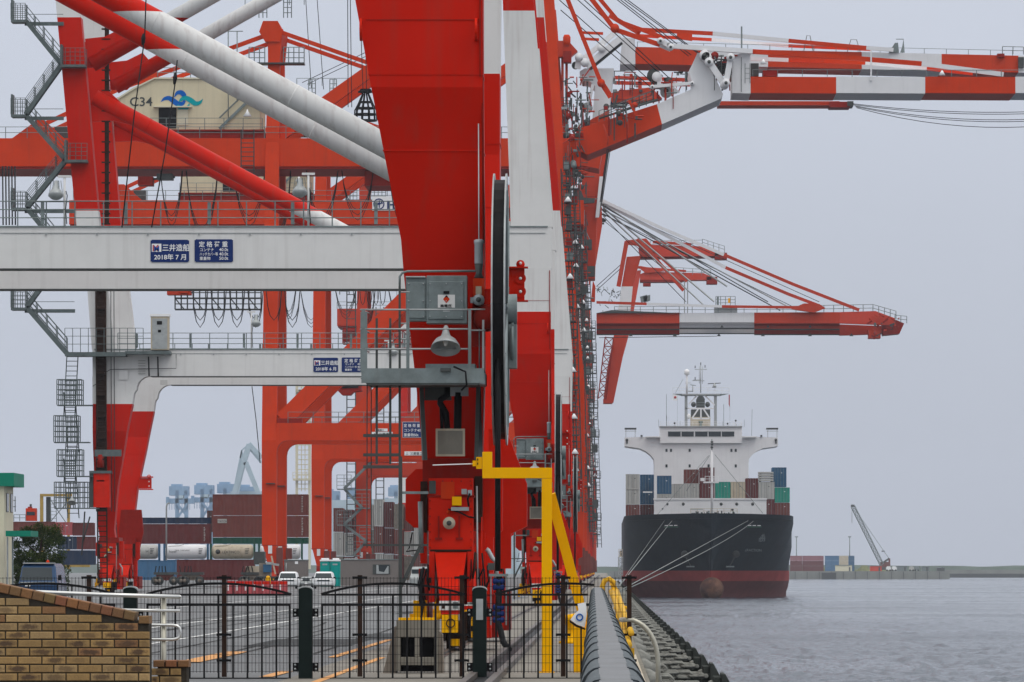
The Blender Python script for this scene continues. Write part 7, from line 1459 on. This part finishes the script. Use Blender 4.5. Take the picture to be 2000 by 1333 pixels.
# vans
def van(a, b, top, Y, label, small=False, m='car_white'):
    x0, x1 = PX(a, Y), PX(b, Y); w = x1 - x0; zt = PZ(top, Y); t = thing('parked_van' if not small else 'parked_car', label, 'van' if not small else 'car', ((x0 + x1) / 2, Y, 0), 'white vehicles parked in the yard')
    L_ = 3.4; mb = MB()
    mb.loft([(.22, x0 + .06, x1 - .06, Y + .05, Y + L_), (.45, x0, x1, Y, Y + L_), (zt * .52, x0, x1, Y, Y + L_), (zt * .60, x0 + .03, x1 - .03, Y + .12, Y + L_ - .1), (zt * .93, x0 + .14, x1 - .14, Y + .42, Y + L_ - .2), (zt, x0 + .28, x1 - .28, Y + .65, Y + L_ - .5)], m); mb.build('body', t, bevel=.05)
    mb = MB(); f = lambda z: Y + .12 + (z / zt - .60) / .33 * .30
    za, zb = zt * .62, zt * .91
    mb.add([(x0 + .12, f(za) - .015, za), (x1 - .12, f(za) - .015, za), (x1 - .20, f(zb) - .015, zb), (x0 + .20, f(zb) - .015, zb)], [(0, 1, 2, 3)], 'glass'); mb.build('windscreen', t)
    mb = MB(); mb.box(x0 + .3, x1 - .3, Y - .02, Y, .62, .74, 'glass'); mb.box(x0 + w / 2 - .17, x0 + w / 2 + .17, Y - .03, Y - .01, .36, .48, 'cloth_white'); mb.box(x0 + .05, x1 - .05, Y - .03, Y + .02, .24, .33, 'galv_dark'); mb.build('grille', t)
    for sx in (0, 1):
        xx = x0 + .08 if not sx else x1 - .3; mb = MB(); mb.box(xx, xx + .22, Y - .03, Y + .01, .66, .8, 'light_lens'); mb.build('headlight', t)
        xx = x0 + .12 if not sx else x1 - .12; mb = MB(); mb.lathe((xx - .09, Y + .6, .29), (1, 0, 0), [(.29, 0), (.29, .18)], 'black', 18); mb.build('wheel', t)
        mb = MB(); xx = x0 - .14 if not sx else x1 - .02; mb.box(xx, xx + .16, Y + .45, Y + .55, zt * .60, zt * .70, 'black'); mb.build('wing_mirror', t)
van(543, 581, 1117, 455., 'white van parked left of the grey car, behind the middle bollard')
van(612, 651, 1117, 455., 'white van parked in front of the teal toilets')
van(584, 612, 1127, 470., 'small silver car parked between the two white vans', True, 'galv_light')
# dark blue vehicle behind the brick wall
Yv = 225.; x0, x1 = PX(35, Yv), PX(112, Yv); zt = PZ(1100, Yv); t2 = thing('parked_car', 'dark blue boxy car with an orange roof beacon behind the brick wall', 'car', ((x0 + x1) / 2, Yv, 0))
mb = MB(); xb = x1 - .12
mb.loft([(.25, x0 + .05, x1 - .05, Yv + .1, Yv + 4), (.5, x0, x1, Yv, Yv + 4), (.98, x0, x1, Yv, Yv + 4), (1.12, x0 + .04, x1 - .03, Yv + .1, Yv + 3.9), (1.70, x0 + .12, x1 - .10, Yv + .35, Yv + 3.8), (zt - .02, x0 + .2, x1 - .18, Yv + .5, Yv + 3.6)], 'car_blue'); mb.build('body', t2, bevel=.05)
mb = MB(); mb.add([(x0 + .10, Yv + .10, 1.14), (xb - .08, Yv + .10, 1.14), (xb - .14, Yv + .325, 1.67), (x0 + .17, Yv + .325, 1.67)], [(0, 1, 2, 3)], 'glass'); mb.add([(x1 - .055, Yv + .45, 1.2), (x1 - .055, Yv + 1.4, 1.2), (x1 - .095, Yv + 1.4, 1.62), (x1 - .095, Yv + .6, 1.62)], [(0, 1, 2, 3)], 'glass'); mb.build('windscreen', t2)
mb = MB(); mb.box(x0 + .16, x1 - .16, Yv + .33, Yv + .8, zt - .03, zt + .015, 'galv_light'); mb.build('roof', t2)
mb = MB(); xl = PX(88.5, Yv); mb.lathe((xl, Yv + 1, zt - .03), (0, 0, 1), [(.07, 0), (.065, .1), (.02, .15)], 'orange', 14); mb.build('roof_beacon', t2)
mb = MB(); mb.box(x1 - .01, x1 + .12, Yv + .4, Yv + .5, 1.14, 1.36, 'black'); mb.build('wing_mirror', t2)
mb = MB(); mb.box(x0 + .1, x1 - .1, Yv - .02, Yv + .05, 1.04, 1.08, 'galv_light'); mb.box(x0 + .3, x0 + .5, Yv - .03, Yv, .9, .95, 'cloth_white'); mb.build('trim', t2)
for sx in (x0 + .12, x1 - .12): mb = MB(); mb.lathe((sx - .1, Yv + .7, .33), (1, 0, 0), [(.33, 0), (.33, .2)], 'black', 20); mb.build('wheel', t2)
# portable toilets and site office
Yq = 500.; s = Yq / F
for i, (a, b) in enumerate(((625, 644), (645, 664))):
    t2 = thing('portable_toilet', ['teal portable toilet, left one of the pair behind the vans', 'teal portable toilet against the grey site office'][i], 'portable toilet', (PX((a + b) / 2, Yq), Yq, 0), 'teal portable toilets')
    x0, x1 = PX(a, Yq), PX(b, Yq); mb = MB(); mb.box(x0, x1, Yq, Yq + 1, .05, 2.32, 'teal'); mb.build('cabin', t2, bevel=.04)
    mb = MB(); mb.box(x0 - .02, x1 + .02, Yq - .05, Yq + 1.05, 2.33, 2.48, 'cloth_white'); mb.box(x0 + .1 + i * .1, x1 - .1, Yq + .2, Yq + .8, 2.48, 2.62, 'cloth_white'); mb.build('roof', t2, bevel=.03)
    mb = MB(); mb.box(x0 + .12, x1 - .12, Yq - .03, Yq, .15, 2.2, 'teal'); mb.box(x0 + .22, x1 - .22, Yq - .045, Yq - .03, 1.98, 2.12, 'galv_light'); mb.build('door', t2)
for i, (a, b, top, lab) in enumerate(((665, 778, 1094, 'long grey brown site office with a single window'), (555, 598, 1095, 'short grey site hut with a small white notice'))):
    Yq = 512.; x0, x1 = PX(a, Yq), PX(b, Yq); t2 = thing('site_office', lab, 'site office', ((x0 + x1) / 2, Yq, 0)); mb = MB(); mb.box(x0, x1, Yq, Yq + 4, .1, PZ(top, Yq), 'office'); mb.build('wall', t2)
    mb = MB(); mb.box(x0 - .05, x1 + .05, Yq - .06, Yq + 4.05, PZ(top, Yq), PZ(top - 1.6, Yq), 'galv'); mb.box(x0 + .3, x0 + 1.6, Yq + .3, Yq + .6, PZ(top - 1.6, Yq), PZ(top - 2.4, Yq), 'cloth_white'); mb.build('roof', t2)
    if i == 0:
        mb = MB(); mb.pbox(728, 1103, 762, 1122, Yq - .04, .04, 'galv_dark'); w_o = mb.build('window', t2); mb = MB(); mb.pbox(734, 1104, 760, 1121, Yq - .06, .02, 'glass'); mb.build('pane', w_o)
        mb = MB(); mb.pp([(735, 1104), (739, 1104), (740, 1116), (750, 1118), (757, 1106), (759, 1106), (759, 1121), (735, 1121)], Yq - .075, .012, 'galv_light'); mb.build('blind', w_o)
    else: mb = MB(); mb.pbox(576, 1097, 582, 1102, Yq - .03, .02, 'cloth_white'); mb.build('notice', t2); mb = MB(); mb.tube(P(559, 1118, Yq - .2), P(559, 1100, Yq - .2), .04, 'galv_light', 5); mb.build('pipe', t2)
t2 = thing('parked_car', 'pale green car parked right of the grey site office', 'car', (PX(813, 420), 420, 0)); Yq = 420.; mb = MB(); x0, x1 = PX(800, Yq), PX(825, Yq) + .5
mb.loft([(.3, x0, x1, Yq, Yq + 4), (.9, x0, x1, Yq, Yq + 4), (1.3, x0 + .1, x1 - .1, Yq + .6, Yq + 3.5), (1.8, x0 + .15, x1 - .2, Yq + .9, Yq + 3.2)], 'galv_light'); mb.build('body', t2, bevel=.05)
mb = MB(); mb.box(x0 + .15, x1 - .15, Yq + .55, Yq + .58, 1.05, 1.6, 'glass'); mb.build('windscreen', t2)
# building with green fascia at the far left
Yq = 232.; t2 = thing('building', 'cream building with a flat green roof edge at the far left', 'building', (PX(-30, Yq), Yq, 0)); s = Yq / F
mb = MB(); mb.box(PX(-200, Yq), PX(8, Yq), Yq, Yq + 3.6, 0, PZ(950, Yq), 'cream'); mb.build('wall', t2)
mb = MB(); mb.box(PX(-220, Yq), PX(28, Yq), Yq - .2, Yq + 3.9, PZ(950, Yq), PZ(924, Yq), 'roof_green'); mb.build('roof', t2)
xw = PX(8, Yq)
for a in (.75, 2.35): mb = MB(); mb.box(xw, xw + .02, Yq + a, Yq + a + .9, PZ(1000, Yq), PZ(963, Yq), 'galv_dark'); w_o = mb.build('window', t2); mb = MB(); mb.box(xw + .02, xw + .03, Yq + a + .08, Yq + a + .82, PZ(999, Yq), PZ(964, Yq), 'glass'); mb.build('pane', w_o)
mb = MB(); mb.pbox(11, 1037, 60, 1048, Yq - 3, 3, 'roof_green'); mb.build('awning', t2)
for a in (13, 23): mb = MB(); mb.pbox(a, 1049, a + 3, 1230, Yq - 2.6, .08, 'galv_light' if a < 20 else 'galv'); mb.build('post', t2)
mb = MB(); mb.tube(P(29.5, 970, Yq), P(29.5, 1000, Yq), .02, 'galv_dark', 5); mb.tube(P(26, 978, Yq), P(31, 978, Yq), .015, 'galv_dark', 5); mb.tube(P(26, 990, Yq), P(31, 990, Yq), .015, 'galv_dark', 5); mb.build('wall_bracket', t2)
# tree
rnd = random.Random(17); Yq = 262.; t2 = thing('broadleaf_tree', 'dense dark green rounded tree beside the cream building', 'tree', (PX(75, Yq), Yq, 0))
mb = MB(); b0 = Vector((PX(75, Yq), Yq + .6, 0)); mb.path([b0, b0 + Vector((.05, 0, 1.0)), b0 + Vector((-.05, .1, 1.9)), b0 + Vector((.1, 0, 3.0))], .1, 'bark', 8, rs=[.16, .12, .09, .04])
for k in range(9): a = rnd.uniform(0, 6.28); z = rnd.uniform(.8, 2.2); p = b0 + Vector((0, 0, z)); mb.path([p, p + Vector((.5 * math.cos(a), .4 * math.sin(a), .4)), p + Vector((.95 * math.cos(a), .8 * math.sin(a), .75))], .05, 'bark', 5, rs=[.06, .04, .015])
mb.build('trunk', t2)
clumps = []
for k in range(110):
    u = rnd.uniform(0, 1); a = rnd.uniform(0, 6.28); z = .35 + 3.2 * u; R = 1.34 * math.sin(min(1, .28 + u * .70) * math.pi * .9) ** .5 * rnd.uniform(.55, 1.0)
    clumps.append((b0 + Vector((R * math.cos(a) + .0, R * .8 * math.sin(a), z)), rnd.uniform(.22, .42)))
for nm, m, cnt in (('crown', 'foliage', 200), ('upper_leaves', 'foliage_light', 70)):
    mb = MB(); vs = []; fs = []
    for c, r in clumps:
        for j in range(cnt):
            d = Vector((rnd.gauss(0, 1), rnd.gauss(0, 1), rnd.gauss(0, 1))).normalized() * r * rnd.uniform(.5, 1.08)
            if nm == 'upper_leaves': d.z = abs(d.z)  # paler set keeps to the upper half of each clump
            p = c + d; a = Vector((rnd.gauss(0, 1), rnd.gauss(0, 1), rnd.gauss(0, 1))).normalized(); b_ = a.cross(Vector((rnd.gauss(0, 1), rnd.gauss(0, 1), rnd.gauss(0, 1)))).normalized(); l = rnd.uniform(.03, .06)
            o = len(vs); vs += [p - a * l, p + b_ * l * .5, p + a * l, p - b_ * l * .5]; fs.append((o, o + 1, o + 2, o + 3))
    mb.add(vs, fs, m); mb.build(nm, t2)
# yellow yard gantry and orange cab
Yq = 800.; t2 = thing('yard_gantry', 'yellow portal frame of a yard crane behind the tree', 'gantry crane', (PX(110, Yq), Yq, 0)); mb = MB()
for a, b in ((78, 84), (131, 136)): mb.pbox(a, 967, b, 1112, Yq, .6, 'box_beige' if a < 80 else 'yellow_dull') if False else mb.pbox(a, 967, b, 1112, Yq, .6, 'mustard')
mb.pbox(78, 965, 140, 970, Yq - .1, .8, 'mustard'); mb.pbox(118, 1100, 175, 1108, Yq, 1, 'mustard'); mb.build('portal', t2)
mb = MB(); mb.pbox(90, 971, 98, 1020, Yq + .5, .8, 'galv_dark'); mb.tube(P(98, 975, Yq), P(128, 1020, Yq), .06, 'galv', 4); mb.tube(P(128, 985, Yq), P(98, 1020, Yq), .06, 'galv', 4); mb.ladder(P(105, 1020, Yq), P(104, 971, Yq), .8, 'galv', .5, .05); mb.build('bracing', t2)
Yq = 780.; t2 = thing('control_cab', 'orange control cab on top of the brown containers at the left', 'control cab', P(60, 1018, Yq)); mb = MB(); mb.pbox(50, 993, 70, 1018, Yq, 2, 'orange'); mb.pbox(54, 990, 62, 993, Yq + .5, 1, 'deep_red'); mb.build('cabin', t2, bevel=.05)
mb = MB(); mb.pbox(52, 1000, 68, 1007, Yq - .04, .04, 'glass'); mb.build('window', t2)
mb = MB(); mb.rail(P(27, 1018, Yq), P(50, 1018, Yq), .9, 'galv', .8, .05, 2); mb.tube(P(60, 990, Yq), P(60, 985, Yq), .15, 'galv_dark', 6); mb.build('rail', t2)
# far blue quay cranes in the haze
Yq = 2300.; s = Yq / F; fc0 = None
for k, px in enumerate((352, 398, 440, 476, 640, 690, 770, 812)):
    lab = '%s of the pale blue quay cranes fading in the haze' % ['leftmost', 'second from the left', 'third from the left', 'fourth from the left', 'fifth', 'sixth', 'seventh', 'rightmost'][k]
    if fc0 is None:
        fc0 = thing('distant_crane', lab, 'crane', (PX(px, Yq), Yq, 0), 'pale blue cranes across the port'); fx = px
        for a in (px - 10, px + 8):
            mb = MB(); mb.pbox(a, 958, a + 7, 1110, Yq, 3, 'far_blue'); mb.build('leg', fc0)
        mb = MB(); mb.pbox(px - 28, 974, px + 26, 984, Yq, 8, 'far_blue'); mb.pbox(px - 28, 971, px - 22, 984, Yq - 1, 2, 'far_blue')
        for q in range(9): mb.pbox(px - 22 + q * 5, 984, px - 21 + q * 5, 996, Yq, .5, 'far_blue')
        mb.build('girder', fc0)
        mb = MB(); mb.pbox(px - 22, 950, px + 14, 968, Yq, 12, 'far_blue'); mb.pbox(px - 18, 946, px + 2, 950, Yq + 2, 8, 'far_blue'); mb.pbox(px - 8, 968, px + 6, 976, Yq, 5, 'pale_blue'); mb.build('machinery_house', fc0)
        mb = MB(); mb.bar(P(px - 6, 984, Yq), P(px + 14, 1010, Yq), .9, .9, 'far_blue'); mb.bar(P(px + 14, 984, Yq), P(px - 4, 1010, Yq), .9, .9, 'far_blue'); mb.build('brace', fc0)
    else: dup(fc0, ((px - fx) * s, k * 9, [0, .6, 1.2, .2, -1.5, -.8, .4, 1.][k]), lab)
# blue grey luffing crane
Yq = 1500.; t2 = thing('luffing_crane', 'pale blue grey luffing crane with a bent jib above the brown stack', 'crane', (PX(480, Yq), Yq, 0)); mb = MB()
mb.bar(P(455, 970, Yq), P(477, 900, Yq), 1.2, 1.2, 'pale_blue'); mb.bar(P(462, 970, Yq), P(480, 893, Yq), .8, .8, 'pale_blue'); mb.bar(P(477, 900, Yq), P(487, 868, Yq), 1.5, 1.2, 'pale_blue'); mb.bar(P(480, 903, Yq), P(508, 972, Yq), 1.3, 1.2, 'pale_blue'); mb.build('jib', t2)
mb = MB(); mb.bar(P(486, 867, Yq), P(511, 895, Yq), 1.3, 1, 'pale_blue'); mb.bar(P(485, 874, Yq), P(510, 904, Yq), .6, .6, 'pale_blue'); mb.build('fly_jib', t2)
mb = MB()
for a, b, c, d in ((456, 960, 472, 880), (472, 880, 486, 868), (469, 895, 473, 880), (459, 955, 474, 884)): mb.bar(P(a, b, Yq), P(c, d, Yq), .35, .35, 'pale_blue')
mb.build('back_tie', t2); mb = MB(); mb.pbox(450, 960, 515, 1110, Yq + 3, 6, 'pale_blue'); mb.build('pedestal', t2)
Yq = 1400.; t2 = thing('lattice_tower', 'white lattice tower seen between the two pairs of orange legs', 'lattice tower', (PX(585, Yq), Yq, 0)); mb = MB()
for a in (577, 602): mb.pbox(a, 750, a + 5, 1112, Yq, .8, 'cream')
mb.build('column', t2); mb = MB(); y = 755
while y < 960: mb.pbox(582, y, 602, y + 1.6, Yq + .1, .5, 'cream'); y += 9.5
for x in (588, 595): mb.pbox(x, 750, x + 1.5, 960, Yq + .2, .4, 'cream')
mb.pbox(572, 935, 607, 939, Yq - 1, 3, 'cream'); mb.rail(P(572, 935, Yq - 1), P(607, 935, Yq - 1), 1.6, 'cream', 1.2, .08, 2); mb.build('rungs', t2)
mb = MB(); rnd = random.Random(6)
for k in range(14): a = rnd.uniform(566, 600); b = rnd.uniform(757, 800); mb.pbox(a, b, a + rnd.uniform(5, 12), b + rnd.uniform(4, 9), Yq - 2, 1.5, rnd.choice(('cream', 'box_beige', 'galv')))
mb.build('head_gear', t2)
Yq = 2000.; t2 = thing('warehouse', 'long pale warehouse roof in the haze behind the containers', 'warehouse', (PX(740, Yq), Yq, 0)); mb = MB(); mb.prism([(PX(640, Yq), 0), (PX(1010, Yq), 0), (PX(1010, Yq), PZ(985, Yq)), (PX(820, Yq), PZ(972, Yq)), (PX(640, Yq), PZ(978, Yq))], Yq, Yq + 60, 'pale_blue'); mb.build('wall', t2)

# ================================================================ FAR PIER THINGS
Yq = 2790.; s = Yq / F; z0 = PZ(1116, 2750.) 
rr = [(1543, 1567, 'pier_pink', 'pink'), (1567, 1609, 'pier_pink', 'red'), (1611, 1639, 'pier_blue', 'blue'), (1639, 1657, 'box_beige', 'cream'), (1657, 1669, 'box_blue', 'dark blue')]
for a, b, m, nm in rr:
    for j, tier in enumerate(('bottom', 'middle', 'top')):
        mm = m if j == 2 else ('maroon' if m == 'pier_pink' else m)
        container(PX(a, Yq) + .05, z0 + 2.6 * j, Yq, (b - a) * s - .1, 2.58, 2.4, mm, '%s %s container on the far pier, %s of its stack' % ('hazy', nm if j == 2 else 'darker ' + nm, tier), group='containers on the far pier', end=False)
for k, px in enumerate((1555.5, 1659.5)):
    t2 = thing('floodlight_mast', ['tall floodlight mast over the pink containers, next to the ship', 'tall floodlight mast over the dark blue container on the pier'][k], 'light mast', (PX(px, Yq), Yq + 20, z0), 'floodlight masts'); Yw = Yq + 20
    mb = MB(); mb.tube((PX(px, Yw), Yw, z0), (PX(px, Yw), Yw, PZ(1050, Yw)), .25, 'galv', 8); mb.build('pole', t2); mb = MB(); mb.pbox(px - 3, 1048, px + 3, 1050, Yw, 1, 'galv'); mb.build('lamp_head', t2)
t2 = thing('crawler_crane', 'lattice boom crawler crane leaning left on the far pier', 'crane', (PX(1728, Yq), Yq, z0)); mb = MB()
mb.truss(P(1722, 1103, Yq), P(1666, 990, Yq), 1.9, 1.9, 'galv', 16, .22); mb.pbox(1662, 986, 1669, 991, Yq, 1.5, 'galv_dark'); mb.build('boom', t2)
mb = MB(); mb.pbox(1719, 1098, 1739, 1108, Yq, 3, 'brown_box'); mb.bar(P(1724, 1100, Yq), P(1737, 1091, Yq), .9, .6, 'galv_dark'); mb.bar(P(1737, 1091, Yq), P(1737, 1103, Yq), .9, .6, 'brown_box'); mb.build('cab', t2)
mb = MB(); mb.tube(P(1668, 992, Yq), P(1736, 1091, Yq), .12, 'galv', 4); mb.tube(P(1664, 990, Yq), P(1664, 1022, Yq), .1, 'galv_dark', 4); mb.pbox(1722, 1076, 1728, 1078, Yq, 1, 'galv_dark'); mb.build('cable', t2)
mb = MB(); mb.pbox(1717, 1108, 1742, 1114, Yq, 4, 'galv_dark'); mb.build('track', t2)
for a, b, c, m, lab in ((1632, 1664, 1105, 'cream', 'small cream hut on the far pier below the floodlight mast'), (1700, 1722, 1106, 'orange', 'orange shed left of the crawler crane on the pier'), (1752, 1772, 1107, 'galv', 'grey flat shed right of the white vans on the pier'), (1830, 1845, 1110, 'galv_dark', 'small dark hut near the end of the far pier'), (1800, 1815, 1108, 'galv', 'low grey hut in the middle right of the far pier')):
    t2 = thing('pier_hut', lab, 'hut', (PX(a, Yq - 20), Yq - 20, z0), 'huts on the far pier'); Yw = Yq - 20; mb = MB(); mb.box(PX(a, Yw), PX(b, Yw), Yw, Yw + 6, z0, PZ(c, Yw), m); mb.build('wall', t2)
    mb = MB(); mb.box(PX(a, Yw) - .2, PX(b, Yw) + .2, Yw - .3, Yw + 6.2, PZ(c, Yw), PZ(c, Yw) + .3, 'galv'); mb.build('roof', t2); mb = MB(); mb.box(PX(b - 6, Yw), PX(b - 3, Yw), Yw - .05, Yw, z0, z0 + 2, 'galv_dark'); mb.build('door', t2)
for k, (a, m) in enumerate(((1731, 'car_white'), (1742, 'car_white'), (1776, 'box_grey'), (1786, 'galv'))):
    t2 = thing('parked_truck', ['white van parked at the crawler crane on the pier', 'second white van right of the first on the pier', 'pale truck parked between the pier huts', 'dull grey truck beside the pale one on the pier'][k], 'truck', (PX(a, Yq - 30), Yq - 30, z0), 'vehicles on the far pier'); Yw = Yq - 30; x = PX(a, Yw)
    mb = MB(); mb.box(x, x + 2.4, Yw, Yw + 2, z0 + .5, z0 + 1.9, m); mb.box(x + .3, x + 2.0, Yw + .1, Yw + 1.9, z0 + 1.9, z0 + 2.4, m); mb.build('body', t2)
    for q in (.4, 1.9): mb = MB(); mb.lathe((x + q, Yw - .1, z0 + .45), (0, 1, 0), [(.45, 0), (.45, .3)], 'black', 10); mb.build('wheel', t2)
mb = MB(); vs = []; rnd = random.Random(14); n = 40; fs = []
for k in range(n + 1):
    px = 1560 + k * 4.5; h = z0 + .3 + 3.4 * max(0, math.sin(k / n * math.pi)) * (.55 + .45 * math.sin(k * .7)) * (1 if 18 < k < 36 else .6)
    vs += [(PX(px, Yq), Yq + 5, z0 - .2), (PX(px, Yq), Yq + 12, h + rnd.uniform(-.2, .3)), (PX(px, Yq), Yq + 30, z0)]
for k in range(n):
    for j in range(2): fs.append((k * 3 + j, k * 3 + 3 + j, k * 3 + 4 + j, k * 3 + 1 + j))
mat('grass_bank', (.13, .14, .06), .9, var=.3, sc=.3); mb.add(vs, fs, 'grass_bank'); struct(mb, 'grass_bank')
# ================================================================ HAZE
mb = MB(); mb.box(-4000, 4800, -90, 6700, -9.2, 130, 'white')
o = mb.build('haze'); o['kind'] = 'stuff'
hm = bpy.data.materials.new('haze'); hm.use_nodes = True; hn = hm.node_tree
for nd in list(hn.nodes):
    if nd.type == 'BSDF_PRINCIPLED': hn.nodes.remove(nd)
ho = [nd for nd in hn.nodes if nd.type == 'OUTPUT_MATERIAL'][0]
pv = hn.nodes.new('ShaderNodeVolumePrincipled'); pv.inputs['Color'].default_value = (.86, .90, 1, 1); pv.inputs['Density'].default_value = .000065
hn.links.new(pv.outputs[0], ho.inputs['Volume'])
o.data.materials.clear(); o.data.materials.append(hm); o.visible_shadow = True
for o in list(bpy.data.objects):
    if '_o' in o: del o['_o']
